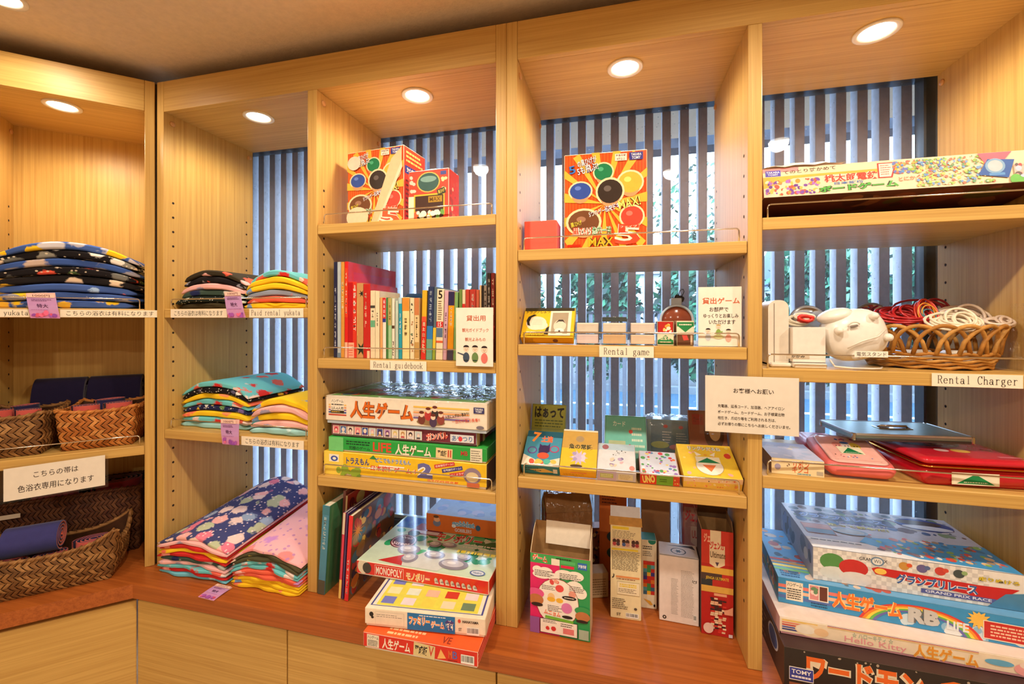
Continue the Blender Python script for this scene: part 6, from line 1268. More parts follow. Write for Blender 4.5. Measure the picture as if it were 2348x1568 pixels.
def fl_open(e, w, d, h, bh):
    m = MB(); m.box(0, w, 0, .0015, 0, .05, (110, 84, 60), 'cardboard', M=Matrix.Translation((0, d-.002, h)) @ Matrix.Rotation(.25, 4, 'X')); m.box(0, .0015, .0, d, 0, .03, (150, 120, 90), 'cardboard', M=Matrix.Translation((0, 0, h)) @ Matrix.Rotation(-.3, 4, 'Y')); m.box(0, .0015, .0, d, 0, .03, (150, 120, 90), 'cardboard', M=Matrix.Translation((w-.0015, 0, h)) @ Matrix.Rotation(-.12, 4, 'Y')); m.build('open_flaps', e)
A_, B_ = onz(1608, 1451, ZC), onz(1689, 1466, ZC); v = B_-A_
e = carton('tall red carton picturing a wooden block tower, flaps open, right end of the worktop', A_, min(v.length, .2975-A_.x), math.atan2(v.y, v.x), Z(1213, A_.x, A_.y)-ZC, .085, dict(all=(190, 40, 36), left=(70, 50, 46), right=(170, 40, 36)), d_tower, flap=fl_open)
# things standing further back
def back_carton(label, pa, pb, Y, ptop, d, cols, draw=None, rz=0.0, mat='card', tilt=0.0):
    a, w, r0 = frame2(pa, Y, pb, Y); h = Z(ptop, a.x, Y)-ZC; return gbox('carton', label, 'carton', (a, w, r0+rz), ZC, d, h, cols, draw, 'cartons at the back of the worktop', mat, tilt=tilt), w, h
back_carton('orange carton with dark lettering at the back, left of the cream carton', 1374, 1437, 1.43, 1126, .05, dict(all=(216, 112, 44)), lambda F, m: (F['front'].lines(.1, .86, .7, .97, 3, (110, 50, 20), .4, .2), F['front'].ell(.5, .5, .22, .06, (50, 90, 110)), F['front'].ell(.5, .32, .22, .06, (50, 90, 90))))
back_carton('plain brown carton at the back, between the cream and white cartons', 1471, 1536, 1.44, 1136, .05, dict(all=(158, 112, 72)), lambda F, m: F['front'].rect(0, .0, 1, .3, (120, 84, 54)))
o, w, h = back_carton('dark red lettered carton in clear wrap at the back right', 1566, 1625, 1.385, 1150, .09, dict(all=(150, 60, 66), top=(190, 180, 170)), lambda F, m: (F['front'].rect(.05, .05, .95, .95, (166, 120, 124)), F['front'].text('ジェンガ', .08, .80, .92, .92, (196, 40, 60), -.1, .04), F['front'].poly([(.3, .6), (.3, .76), (.95, .76), (.95, .6), (.6, .54)], (196, 170, 160)), F['front'].text('ULTRA', .35, .64, .9, .72, (170, 60, 70))))
wrap_over(o, w, .09, h, .5, 5)
# a carton tipped over in clear plastic behind the pink and green one
A_ = Vector((X(1236, 1.36)+.026, 1.345))
e = empty('carton', (A_.x, A_.y, ZC+.0006), .35); tag(e, 'brown carton in crumpled clear plastic rising behind the pink and green carton', 'carton', 'cartons at the back of the worktop')
h = Z(1172, A_.x, 1.36)-ZC
m = MB(); m.box(0, .15, 0, .09, 0, h, (150, 104, 64), 'cardboard', .002, cols=dict(left=(150, 50, 60), front=(170, 120, 74))); V = [(0, 0, h), (.15, 0, h), (.15, .09, h), (0, .09, h), (0, .045, h+.05), (.15, .045, h+.05)]
m.add(V, [(0, 1, 5, 4), (2, 3, 4, 5), (0, 4, 3), (1, 2, 5)], (170, 122, 76), 'cardboard'); p = faces(m, .15, .09, h)['left']; p.spots(.05, .3, .95, .95, 14, [(200, 60, 70), (90, 110, 140), (60, 60, 90)], .08, .2, 4); m.build('carton_body', e); w_ = wrap_over(e, .15, .09, h+.05, .7, 8)
A_, B_ = onz(1352, 1372, ZC), onz(1392, 1362, ZC); v = B_-A_
gbox('carton', 'small cream carton picture-side turned, tucked behind the pink and green carton', 'carton', (Vector((A_.x+.004, A_.y)), .055, .35), ZC, .05, .075, dict(all=(206, 176, 132)), lambda F, m: F['front'].lines(.1, .1, .9, .8, 7, (130, 100, 70), .35), 'cartons at the back of the worktop')
A_ = onz(1370, 1330, ZC)
gbox('carton', 'purple and orange printed carton half hidden behind the pink and green carton', 'carton', (Vector((A_.x-.028, A_.y+.022)), .045, .3), ZC, .045, .155, dict(all=(150, 90, 70)), lambda F, m: F['front'].spots(.02, .02, .98, .98, 16, [(70, 60, 130), (226, 140, 70), (230, 200, 150), (90, 70, 60)], .1, .2, 3), 'cartons at the back of the worktop')
# ------------------------------------------------------------------ charger bay, top shelf: long game box tipped up on the rail
z41, z42, z43 = (EYE+v for v in SH[4])
def d_train(F, m):
    p = F['front']; p.rect(0, .0, 1, 1, (238, 214, 180)); p.rect(0, .86, .14, 1, (246, 150, 150)); p.rect(.01, .72, .07, .93, (90, 80, 190)); p.text('TAKARA', .014, .83, .066, .90, (255, 255, 255)); p.text('TOMY', .02, .75, .06, .81, (255, 255, 255)); p.text('てのとり確かめて', .08, .80, .28, .93, (90, 60, 40), .04)
    p.poly([(0, .3), (.12, .62), (.3, .66), (.5, .62), (.5, .75), (0, .7)], (246, 180, 70)); p.spots(.005, .03, .22, .6, 110, [(130, 80, 170), (170, 110, 200), (240, 150, 60), (250, 190, 90), (226, 90, 70), (110, 60, 150), (250, 226, 190)], .004, .012, 3)
    p.text('桃太郎電鉄', .235, .40, .43, .66, (230, 70, 50), .02, .03, out=(255, 245, 226), ob=.1); p.text('日本縦断', .27, .30, .38, .39, (90, 130, 190), .02, .02); p.text('ボードゲーム', .21, .08, .50, .30, (90, 180, 70), .03, .03, out=(60, 80, 40), ob=.09); p.poly([(.43, .42), (.48, .42), (.5, .92), (.43, .92)], (206, 60, 50)); p.poly([(.435, .45), (.475, .45), (.493, .89), (.435, .89)], (250, 230, 210)); p.lines(.44, .5, .48, .86, 5, (230, 100, 80), .4)
    p.spots(.48, .5, .68, .95, 120, [(110, 120, 190), (240, 170, 80), (150, 190, 90), (226, 110, 90), (240, 220, 200), (90, 150, 210)], .003, .010, 5); p.text('とにかくトクトク', .50, .30, .66, .44, (236, 120, 80), .06); p.spots(.56, .04, .82, .95, 300, [(150, 190, 80), (170, 206, 100), (226, 210, 110), (110, 160, 110), (120, 160, 210), (240, 220, 190), (210, 120, 90)], .003, .008, 7)
    p.poly([(.77, .98), (.88, .98), (.84, .6), (.79, .65)], (240, 100, 120)); p.poly([(.765, .3), (.80, .78), (.885, .72), (.86, .16)], (40, 90, 170)); p.ell(.822, .55, .032, .24, (130, 170, 206)); p.ell(.822, .55, .024, .18, (190, 200, 206)); p.rect(.80, .25, .85, .33, (90, 150, 210)); p.poly([(.88, .2), (.97, .3), (.96, .55), (.88, .5)], (206, 190, 176)); p.spots(.88, .1, .995, .6, 50, [(226, 80, 80), (240, 160, 150), (190, 206, 230), (110, 90, 90)], .004, .012, 4); p.spots(.86, .02, .92, .12, 4, [(110, 190, 80)], .02, .03, 2); p.ell(.985, .7, .04, .26, (240, 210, 110))
    b = F['bottom']; b.rect(0, 0, 1, 1, (92, 44, 40)); b.spots(.02, .02, .98, .98, 40, [(120, 60, 44), (80, 70, 40), (70, 34, 34), (130, 80, 60)], .03, .08, 3)
fr = frame2(1752, 1.166, 2400, 1.166); zb_ = Z(454, X(1754, 1.166), 1.166); hh_ = Z(385, X(1754, 1.166), 1.166)-zb_
fr = (fr[0], .9085-fr[0].x-.006, 0.0)
o = gbox('board_game', 'long railway board game box resting tipped up on the guard rail, charger bay top shelf', 'board game', fr, zb_, .31, hh_, dict(all=(226, 196, 160), edge=(244, 226, 200), bottom=(92, 44, 40), left=(206, 120, 90)), d_train, 'board games', mat='card', tilt=-math.asin((zb_-z41-.002)/.31))
m = MB(); P = []
for j in range(4):
    for i in range(9): P.append((.005+.17*i/8, .006+.05*j/3, hh_+.002+.012*math.sin(j*1.1)*math.sin(i/8*2.6+.3)+.002*math.sin(i*2.3)))
m.grid(P, 9, 4, (248, 226, 200), 'card', True); m.build('torn_lid_edge', o)['label'] = 'torn curling lid edge'
# ------------------------------------------------------------------ charger bay, middle shelf
WH = (244, 236, 222)
x0, x1 = X(1751, 1.25), X(1805, 1.225); hp = Z(690, x0, 1.25)-z42
e = empty('desk_mirror', (x0, 1.215, z42+.0006)); tag(e, 'white rounded desk mirror case standing against the upright', 'mirror')
m = MB()
def rslab(m, w, y0, y1, h, r, col, mat='plastic', M=None):
    n = 8; P = [(0, 0), (w, 0)]+[(w-r+r*math.cos(a), h-r+r*math.sin(a)) for a in [k*math.pi/2/n for k in range(n+1)]]+[(r-r*math.sin(a), h-r+r*math.cos(a)) for a in [k*math.pi/2/n for k in range(n+1)]]
    L = len(P); m.add([(x, y, z) for y in (y0, y1) for x, z in P], [tuple(range(L)), tuple(range(L, 2*L))[::-1]]+[(k, L+k, L+(k+1) % L, (k+1) % L) for k in range(L)], col, mat, False, M)
rslab(m, x1-x0, 0, .075, hp, .02, WH); m.build('case', e)
m = MB(); m.box((x1-x0)*.28, (x1-x0)*.31, -.0012, .0, .01, hp-.008, (150, 140, 126), 'plastic'); m.build('seam', e)
m = MB(); m.box(.0, x1-x0, -.02, .07, -.0003, .010, (240, 232, 216), 'plastic', .003); m.build('foot', e)
xa, xb = X(1806, 1.228), X(1891, 1.20); ht = Z(750, xa, 1.2)-z42
e = empty('storage_bin', (xa, 1.195, z42+.012)); tag(e, 'small white open bin labelled in Japanese, holding a looped cord beside the mirror case', 'bin')
m = MB(); w = xb-xa; d = .085; t = .002; h = ht-.012
for b in ((0, w, 0, t), (0, w, d-t, d), (0, t, t, d-t), (w-t, w, t, d-t)): m.box(b[0], b[1], b[2], b[3], 0, h, (240, 232, 222), 'plastic', .0006)
m.box(0, w, 0, d, 0, t, (240, 232, 222), 'plastic'); m.box(.0, w*.98, -.012, d, -.0118, -.0005, (244, 236, 222), 'plastic', .002); m.build('bin_body', e)
m = MB(); m.box(-.014, .036, -.0007, -.0001, .010, .022, (206, 192, 170), 'paper'); p = Panel(m, (-.014, -.0007, .010), (.05, 0, 0), (0, 0, .012), 'paper'); p.text('かがみ', .22, .2, .8, .85, (60, 50, 40), 0, .02); m.build('label_strip', e)['label'] = 'tan strip reading kagami in Japanese'
def coil(m, c, r, n, col, rad, sx=1, sy=1, tilt=0.0, seed=0, wob=.12, rise=0.0):
    rd = random.Random(seed); P = []; T_ = Matrix.Rotation(tilt, 4, 'X')
    ph = [rd.random()*6 for _ in range(4)]
    for k in range(n*22):
        a = 2*math.pi*k/22; q = r*(1+wob*math.sin(a*.73+ph[0])+wob*.6*math.sin(a*.41+ph[1])); v = T_ @ Vector((q*sx*math.cos(a), q*sy*math.sin(a), rad*1.4*math.sin(a*.61+ph[2])+rise*k/(n*22))); P.append(tuple(Vector(c)+v))
    m.tube(P, rad, col, 'plastic', 6)
def cord(label, c, specs, group='looped cords'):
    m = MB()
    for s_ in specs: coil(m, **s_)
    o = m.build('looped_cord', None, c); tag(o, label, 'cord', group); return o
cord('white looped cord tied with a red band on the white bin', (xa+.026, 1.238, z42+ht+.016), [dict(c=(0, 0, 0), r=.019, n=5, col=(240, 230, 206), rad=.0032, sx=1.1, sy=.9, tilt=.5, seed=1), dict(c=(.016, .0, .008), r=.020, n=5, col=(244, 234, 214), rad=.003, sx=1.0, sy=.6, tilt=.6, seed=2), dict(c=(.012, -.016, .004), r=.009, n=3, col=(220, 50, 40), rad=.004, sx=1.6, sy=.8, tilt=1.0, seed=3)])
for i, (pa, pb, pt, Y, lab) in enumerate(((1826, 1876, 702, 1.33, 'round grey hand mirror standing behind the white bin'), (1966, 2030, 694, 1.47, 'grey hand mirror leaning behind the animal-shaped lamp'))):
    c = at((pa+pb)/2, pt+22, Y); e = empty('hand_mirror', (c.x, c.y, z42+.0006)); tag(e, lab, 'mirror', 'grey hand mirrors')
    zc_ = c.z-z42; Mx = Matrix.Translation((0, 0, zc_-.02)) @ Matrix.Rotation(.5 if i else -.4, 4, 'Y') @ Matrix.Rotation(math.pi/2, 4, 'X')
    m = MB(); m.lathe([(0, .004), (.045, .004), (.048, 0), (.045, -.004), (0, -.004)], (140, 138, 140), 'plastic', 32, Mx); m.build('mirror_back', e); m = MB(); m.lathe([(.042, .0045), (0, .0045)], (200, 205, 210), 'mirror', 32, Mx); m.build('mirror_face', e); m = MB(); m.tube([(0, 0, 0), (0, 0, zc_-.05)], .008, (140, 138, 140), 'plastic', 8); m.build('handle', e)
# animal-shaped lamp lying on its side
c = at(1954, 768, 1.228); e = empty('desk_lamp', (c.x, c.y, z42+.0006)); tag(e, 'white animal-shaped desk lamp lying on its side, knobbed feet towards the viewer', 'lamp')
kz = c.z-z42; m = MB(); Mb = Matrix.Translation((0, 0, max(kz, .060))) @ Matrix.Rotation(-.28, 4, 'Y')
m.ball((0, 0, 0), .067, .052, .062, (246, 240, 230), 'plastic', 28, Mb, 2.5); m.build('lamp_body', e)
for x, z in ((-.044, .024), (.034, .038), (-.026, -.044), (.048, -.018)):
    m = MB(); m.ball((x, -.047, z), .0095, .013, .0095, (244, 236, 224), 'plastic', 12, Mb); m.build('foot', e)
m = MB(); m.ball((-.026, -.005, .056), .038, .036, .018, (246, 240, 230), 'plastic', 20, Mb); m.build('head_cap', e)
m = MB(); m.tube([tuple(Mb @ Vector(p)) for p in ((-.04, -.050, -.02), (-.01, -.058, -.011), (.024, -.058, -.009), (.048, -.048, .002))], .002, (232, 222, 208), 'plastic', 6); m.box(-.022, -.006, -.056, -.052, .024, .029, (130, 120, 112), 'plastic', .001, M=Mb); m.tube([tuple(Mb @ Vector((-.014+.012*math.cos(a), -.054, .028+.008*math.sin(a)))) for a in [k*.35 for k in range(0, 10)]], .0016, (220, 210, 196), 'plastic', 6); m.build('switch', e)
m = MB(); m.tube([(-.060, -.03, .02), (-.058, -.05, .006), (-.03, -.062, .004), (.01, -.066, .004), (.03, -.058, .004), (.04, -.045, .006)], .0022, (240, 230, 214), 'plastic', 6); m.build('power_cord', e)
a, w, rz = frame2(1958, 1.155, 2037, 1.155)
e = empty('name_plate', (a.x, a.y, z42+.0006)); tag(e, 'small clear stand with a Japanese name strip in front of the animal-shaped lamp', 'name plate')
hn = Z(805, a.x, 1.155)-z42
m = MB(); m.box(0, w, 0, .002, 0, hn, (255, 255, 255), 'acrylic'); m.box(0, w, .002, .006, 0, .002, (255, 255, 255), 'acrylic'); m.build('clear_stand', e)
m = MB(); m.box(.001, w-.001, -.001, -.0003, hn-.014, hn, (248, 240, 224), 'paper'); p = Panel(m, (.001, -.001, hn-.014), (w-.002, 0, 0), (0, 0, .014), 'paper'); p.text('電気スタンド', .06, .15, .95, .85, (90, 84, 78), 0, .0); m.build('card', e)
# rattan basket of looped canes
CN = [(196, 140, 66), (180, 122, 52), (208, 154, 80)]
c = Vector((.757, 1.306)); Rb = .1405; hr_ = Z(748, c.x-.05, 1.16)-z42
e = empty('rattan_basket', (c.x, c.y, z42+.0006)); tag(e, 'round rattan basket with looped cane sides, full of tangled cords', 'basket')
m = MB()
def ring(r, z, rad, col, wob=.002, n=60, ph=0, sy=.82):
    m.tube([(r*math.cos(2*math.pi*k/n), r*sy*math.sin(2*math.pi*k/n), z+wob*math.sin(k*math.pi/2.5+ph)) for k in range(n)], rad, col, 'straw', 6, closed=True)
for i in range(5): ring(Rb*(.84+.02*i), .006+.0075*i, .0042, CN[i % 3], .0025, 60, i*1.57)
m.lathe([(0, .003), (Rb*.84, .003)], (150, 100, 44), 'straw', 40, Matrix.Diagonal((1, .82, 1, 1))); m.build('woven_base', e)
m = MB(); NL = 20
for i in range(NL):
    for s in (1,):
        a0 = 2*math.pi*i/NL; P = []
        for k in range(15):
            u = k/14; a = a0+u*2*math.pi*2.6/NL; z = .036+(hr_-.036)*math.sin(math.pi*u)**.55; r = Rb*(.92+.12*math.sin(math.pi*u)+.012*math.cos(math.pi*u)); P.append((r*math.cos(a), r*.82*math.sin(a), z))
        m.tube(P, .0046, CN[i % 3], 'straw', 7)
m.build('cane_loops', e)
def tangle(label, pos, col, rad, n, seed, R_=.045, extra=None, sx=1.2, tilt=.5):
    return cord(label, pos, [dict(c=(0, 0, 0), r=R_, n=n, col=col, rad=rad, sx=sx, sy=.8, tilt=tilt, seed=seed, wob=.28), dict(c=(.015, .0, .004), r=R_*.8, n=max(2, n//2), col=col, rad=rad, sx=.9, sy=.9, tilt=tilt+.4, seed=seed+9, wob=.3)]+(extra or []), 'cords in the rattan basket')
RD = (186, 36, 40)
p_ = at(2065, 722, 1.335); tangle('dark red tangled cord spilling over the left of the rattan basket', tuple(p_), RD, .0030, 7, 11, .038, [dict(c=(.05, -.01, .005), r=.03, n=4, col=(210, 60, 40), rad=.0028, sx=.6, sy=1.1, tilt=1.2, seed=5, wob=.2), dict(c=(.058, -.012, .002), r=.022, n=3, col=(60, 120, 130), rad=.0016, sx=.7, sy=1, tilt=1.1, seed=8, wob=.3), dict(c=(.052, -.014, .002), r=.022, n=2, col=(230, 150, 40), rad=.0016, sx=.7, sy=1, tilt=1.3, seed=18, wob=.3)])
p_ = at(2128, 712, 1.41); tangle('thin red looped cord arching at the back of the rattan basket', tuple(p_), (170, 34, 44), .0032, 3, 15, .04, None, 1.4, .9)
p_ = at(2190, 738, 1.235); tangle('white tangled cord in the middle of the rattan basket', tuple(p_), (240, 226, 200), .0030, 8, 21, .031, None, 1.3, .6)
p_ = at(2205, 728, 1.33); tangle('pale beige looped cord arching at the back right of the rattan basket', tuple(p_), (226, 206, 186), .0034, 4, 25, .034, None, 1.3, .9)
p_ = at(2286, 740, 1.25); tangle('pinkish white looped cord at the right of the rattan basket', tuple(p_), (234, 214, 196), .0030, 5, 31, .018, None, 1.2, .5)
for i, (px, py, Y, s, lab) in enumerate(((2102, 778, 1.29, .028, 'white charger block seen through the left cane loops'), (2200, 782, 1.28, .032, 'white charger block seen through the right cane loops'))):
    q = at(px, py, Y); m = MB(); m.box(-s, s, -.018, .018, 0, .034, WH, 'plastic', .006); m.box(-s*.3, -s*.1, -.0185, -.018, .012, .022, (60, 60, 60), 'plastic'); o = m.build('charger_block', None, (q.x, q.y, z42+.0085), .2*(-1)**i); tag(o, lab, 'charger', 'charger blocks')
q = at(2345, 760, 1.175); m = MB(); P = []
rd = random.Random(5)
for j in range(12):
    for i in range(10): u = i/9; v = j/11; P.append((.022*math.sin(u*3.1)*(1-.5*v)+rd.uniform(-.003, .003)+.01*u, .0+.05*u+rd.uniform(-.004, .004), v*.15))
m.grid(P, 10, 12, (255, 255, 255), 'clear_wrap'); o = m.build('clear_bag', None, (q.x+.005, q.y, z42+.005)); tag(o, 'crumpled clear plastic bag at the right picture edge beside the rattan basket', 'bag')
# ------------------------------------------------------------------ charger bay, lower shelf
def d_bunny(F, m):
    p = F['front']; p.rect(0, 0, 1, 1, (246, 226, 180)); p.ell(.12, .45, .06, .2, (170, 160, 190)); p.text('リボン', .42, .45, .72, .92, (220, 100, 50), 0, .03, out=(250, 240, 210)); p.text('キンコ', .40, .15, .70, .55, (220, 110, 50), 0, .03, out=(250, 240, 210)); p.lines(.5, .03, .75, .15, 1, (90, 150, 170), .6, 0); p.rect(.86, .1, .98, .35, (190, 180, 160)); p.spots(.28, .5, .4, .8, 3, [(140, 110, 90)], .01, .02, 3)
    t = F['top']; t.rect(0, 0, 1, 1, (200, 200, 220)); t.spots(.05, .05, .95, .95, 14, [(220, 214, 226), (180, 190, 214), (240, 226, 200)], .06, .14, 5); F['left'].rect(0, 0, 1, 1, (150, 110, 80))
h_ = Z(1050, X(1770, 1.175), 1.175)-z43
gbox('card_game_box', 'pale cream and lilac card box at the left of the charger bay lower shelf', 'card game', frame2(1769, 1.178, 1890, 1.17), z43, .15, h_, dict(all=(240, 220, 180), top=(200, 200, 220)), d_bunny, 'card game boxes', bev=.002)
def rounded_box(m, w, d, h, r, col, mat, M=None, n=6):
    R = r; pr = [(0, 0)]; prof = [(.012, 0), (.003, .25*h), (0, .6*h), (.006, .9*h), (.02, h)]
    rings = []; 
    for ins, z in prof:
        q = []; 
        for cx_, cy_, a0 in ((w-R, R, -math.pi/2), (w-R, d-R, 0), (R, d-R, math.pi/2), (R, R, math.pi)):
            for k in range(n+1):
                a = a0+k*math.pi/2/n; q.append((cx_+(R-ins)*math.cos(a), cy_+(R-ins)*math.sin(a), z))
        rings.append(q)
    L = len(rings[0]); V = [v for q in rings for v in q]; F = [(j*L+k, j*L+(k+1) % L, (j+1)*L+(k+1) % L, (j+1)*L+k) for j in range(len(rings)-1) for k in range(L)]
    m.add(V, F, col, mat, True, M); m.add(rings[-1], [tuple(range(L))], col, mat, False, M); m.add(rings[0], [tuple(range(L))[::-1]], col, mat, False, M)
a, w, rz = frame2(1896, 1.178, 2064, 1.171)
e = empty('play_tablet', (a.x, a.y, z43+.0006), rz); tag(e, 'pink rounded toy tablet with three small faces and a green triangle sticker', 'toy tablet')
Mt = Matrix.Rotation(math.radians(13), 4, 'X'); hT, dT = .034, .165
m = MB(); rounded_box(m, w, dT, hT, .026, (240, 116, 112), 'plastic', Mt); m.build('shell', e)
m = MB(); mg = .012; rounded_box(m, w-2*mg, dT-2*mg, .002, .018, (250, 190, 180), 'gloss', Mt @ Matrix.Translation((mg, mg, hT-.0005))); p = Panel(m, (mg+.012, mg+.012, hT+.0017), (w-2*mg-.024, 0, 0), (0, dT-2*mg-.024, 0), 'gloss', Mt)
p.rect(.02, .02, .98, .98, (250, 186, 174))
for i, c in enumerate(((240, 150, 140), (246, 226, 220), (246, 210, 80))): p.ell(.30+.2*i, .62, .11, .14, c); p.ell(.27+.2*i, .6, .015, .02, (60, 50, 50)); p.ell(.34+.2*i, .6, .015, .02, (60, 50, 50))
p.ell(.5, .74, .1, .05, (70, 110, 190)); p.spots(.25, .84, .8, .94, 6, [(60, 90, 170), (210, 70, 60), (240, 190, 70), (190, 60, 120)], .03, .05, 3); p.rect(.24, .26, .76, .56, (246, 238, 206)); p.poly([(.28, .28), (.73, .28), (.5, .53)], (30, 130, 76)); p.lines(.36, .31, .66, .34, 1, (226, 236, 210), .5, 0); p.spots(.15, .1, .85, .2, 9, [(240, 240, 230), (110, 140, 200), (230, 120, 70), (200, 90, 110)], .02, .035, 8); p.ell(.08, .2, .015, .015, (90, 50, 50)); m.build('face_panel', e)
a2, w2, r2 = frame2(1868, 1.20, 1930, 1.22)
e = empty('play_tablet', (a2.x+.035, 1.345, z43+.0006), -.1); tag(e, 'dark pink toy case lying behind the pink toy tablet', 'toy tablet')
m = MB(); rounded_box(m, .10, .13, .042, .02, (214, 70, 100), 'plastic'); m.build('shell', e)
a = Vector((.672, 1.170)); rz = .06
e = empty('game_case', (a.x, a.y, z43+.0006), rz); tag(e, 'glossy red metal game case with a gold rim and green triangle sticker', 'game case'); w = .228
m = MB(); rounded_box(m, w, .25, .040, .02, (196, 22, 40), 'gloss'); m.build('case_base', e)
m = MB(); rounded_box(m, w+.006, .256, .006, .022, (226, 160, 70), 'chrome', Matrix.Translation((-.003, -.003, .040))); m.build('gold_rim', e)['label'] = 'gold metal rim'
m = MB(); rounded_box(m, w, .25, .016, .022, (206, 34, 52), 'gloss', Matrix.Translation((0, 0, .046))); p = Panel(m, (0, 0, .0622), (w, 0, 0), (0, .25, 0), 'gloss')
p.ell(.45, .62, .3, .22, (150, 90, 110)); p.ell(.45, .62, .27, .19, (170, 50, 70)); p.spots(.25, .45, .65, .75, 12, [(214, 190, 140), (230, 210, 180), (190, 140, 120)], .03, .06, 4); p.ell(.55, .3, .08, .06, (240, 190, 60)); p.ell(.38, .3, .06, .05, (230, 190, 190)); p.rect(.75, .12, .95, .16, (230, 120, 130)); m.build('case_lid', e)
m = MB(); m.box(.055, .145, -.0012, -.0005, .007, .034, (240, 230, 200), 'paper'); p = Panel(m, (.055, -.0012, .007), (.09, 0, 0), (0, 0, .027), 'paper'); p.rect(.03, .05, .97, .95, (246, 238, 214)); p.poly([(.1, .1), (.9, .1), (.5, .92)], GRN); p.lines(.25, .16, .75, .3, 1, (226, 236, 210), .5, 0); m.build('sticker', e)['label'] = 'cream sticker with a green triangle'
# silver case lying at the back on top
e = empty('metal_case', (.566, 1.238, z43+.0775), .09); tag(e, 'flat silver aluminium case with a chrome handle lying at the back on the red case', 'case')
w = .265; d = .152; hc = .017
m = MB(); m.box(.003, w-.003, .003, d-.003, 0, hc, (150, 176, 176), 'alu', .002, cols=dict(top=(166, 190, 190))); m.build('case_shell', e)
m = MB()
for x in (0, w-.008):
    for y in (0, d-.008): m.box(x, x+.008, y, y+.008, -.0002, hc+.001, (206, 210, 212), 'chrome', .002)
for y in (0, d-.004): m.box(.008, w-.008, y, y+.004, hc-.005, hc+.001, (196, 204, 206), 'alu', .001); m.box(.008, w-.008, y, y+.004, 0, .006, (90, 96, 100), 'alu', .001)
for x in (0, w-.004): m.box(x, x+.004, .008, d-.008, hc-.005, hc+.001, (196, 204, 206), 'alu', .001)
m.build('edge_frame', e)
m = MB(); m.box(w*.36, w*.66, d*.40, d*.60, hc, hc+.0022, (206, 216, 216), 'chrome', .001); m.tube([(w*.38, d*.5, hc+.002), (w*.40, d*.47, hc+.006), (w*.51, d*.44, hc+.007), (w*.62, d*.47, hc+.006), (w*.64, d*.5, hc+.002)], .003, (210, 214, 216), 'chrome', 8); m.build('handle', e)
# ------------------------------------------------------------------ charger bay, worktop: stack of big board games
def stk(label, A, B, z, h, d, cols, draw, lid=.006, mat='card', tray=(230, 224, 210), wmax=None):
    A, B = Vector(A), Vector(B); v = B-A; w = v.length if wmax is None else wmax; rz = math.atan2(v.y, v.x)
    return gbox('board_game', label, 'board game', (A, w, rz), z, d, h, cols, draw, 'board games', mat, lid=lid, tray=tray), w
def d_black(F, m):
    p = F['front']; p.rect(0, 0, 1, 1, (46, 38, 34)); p.text('ワードモン', .09, .32, .54, .92, (236, 110, 40), 0, .04, out=(236, 220, 190), ob=.10); p.text('GC', .58, .28, .80, .90, (240, 110, 30), 0, .05, out=(240, 200, 70), ob=.10); p.text('大', .82, .3, .98, .9, (236, 120, 40), 0, .05, out=(240, 200, 70), ob=.1)
    p.rect(.02, .24, .12, .56, (240, 236, 230)); p.rect(.022, .26, .118, .54, (60, 70, 160)); p.text('TOMY', .03, .4, .11, .5, (255, 255, 255)); p.lines(.03, .29, .11, .37, 1, (240, 240, 250), .6, 0); p.rect(.02, 0, .3, .18, (150, 90, 60)); p.spots(.05, .9, .95, .99, 12, [(176, 160, 140)], .003, .008, 2)
    l = F['left']; l.rect(0, 0, 1, 1, (96, 66, 50)); l.ell(.75, .65, .12, .28, (230, 230, 240)); l.ell(.75, .65, .10, .24, (90, 110, 180)); l.lines(.1, .1, .6, .8, 5, (180, 140, 110), .4); F['top'].rect(0, 0, 1, 1, (70, 48, 46))
z8 = ZC; h8 = .094
o, _ = stk('black board game box with big orange lettering, bottom of the right-hand stack', (.372, 1.112), (.86, 1.095), z8, h8, .33, dict(all=(46, 38, 34), edge=(200, 176, 140), left=(96, 66, 50)), d_black, .008, tray=(120, 90, 60))
def d_kit(F, m):
    p = F['front']
    stripes(p, .01, .16, .26, .9, [(246, 206, 110), (236, 140, 110), (206, 80, 80), (90, 90, 170), (60, 70, 140)]); p.ell(.135, .5, .07, .36, (250, 226, 190)); p.ell(.11, .52, .04, .26, (250, 240, 224)); p.ell(.175, .5, .03, .22, (246, 206, 160)); p.text('☆ ハローキティ ☆', .30, .55, .46, .85, (170, 190, 170), 0, .01); p.text('Hello Kitty', .27, .18, .51, .58, (240, 160, 170), 0, .0); p.text('人生ゲーム', .535, .10, .77, .82, (240, 160, 60), 0, .04, out=(250, 230, 170), ob=.08)
    stripes(p, .77, .2, .99, .85, [(246, 206, 110), (250, 226, 170), (236, 140, 110), (206, 80, 80), (90, 90, 170)]); p.ell(.84, .6, .05, .16, (110, 180, 220)); p.ell(.93, .45, .04, .3, (246, 170, 170)); p.ell(.93, .68, .022, .16, (250, 226, 210))
    F['left'].rect(0, 0, 1, 1, (238, 190, 200)); F['top'].rect(0, 0, 1, 1, (246, 226, 214))
z9 = z8+h8+.0014; h9 = .041
o, _ = stk('cream board game box with pink script and stripes, second from bottom of the right stack', (.376, 1.153), (.862, 1.128), z9, h9, .30, dict(all=(246, 228, 202), edge=(250, 238, 220), left=(238, 190, 200)), d_kit, .006, tray=(236, 180, 200))
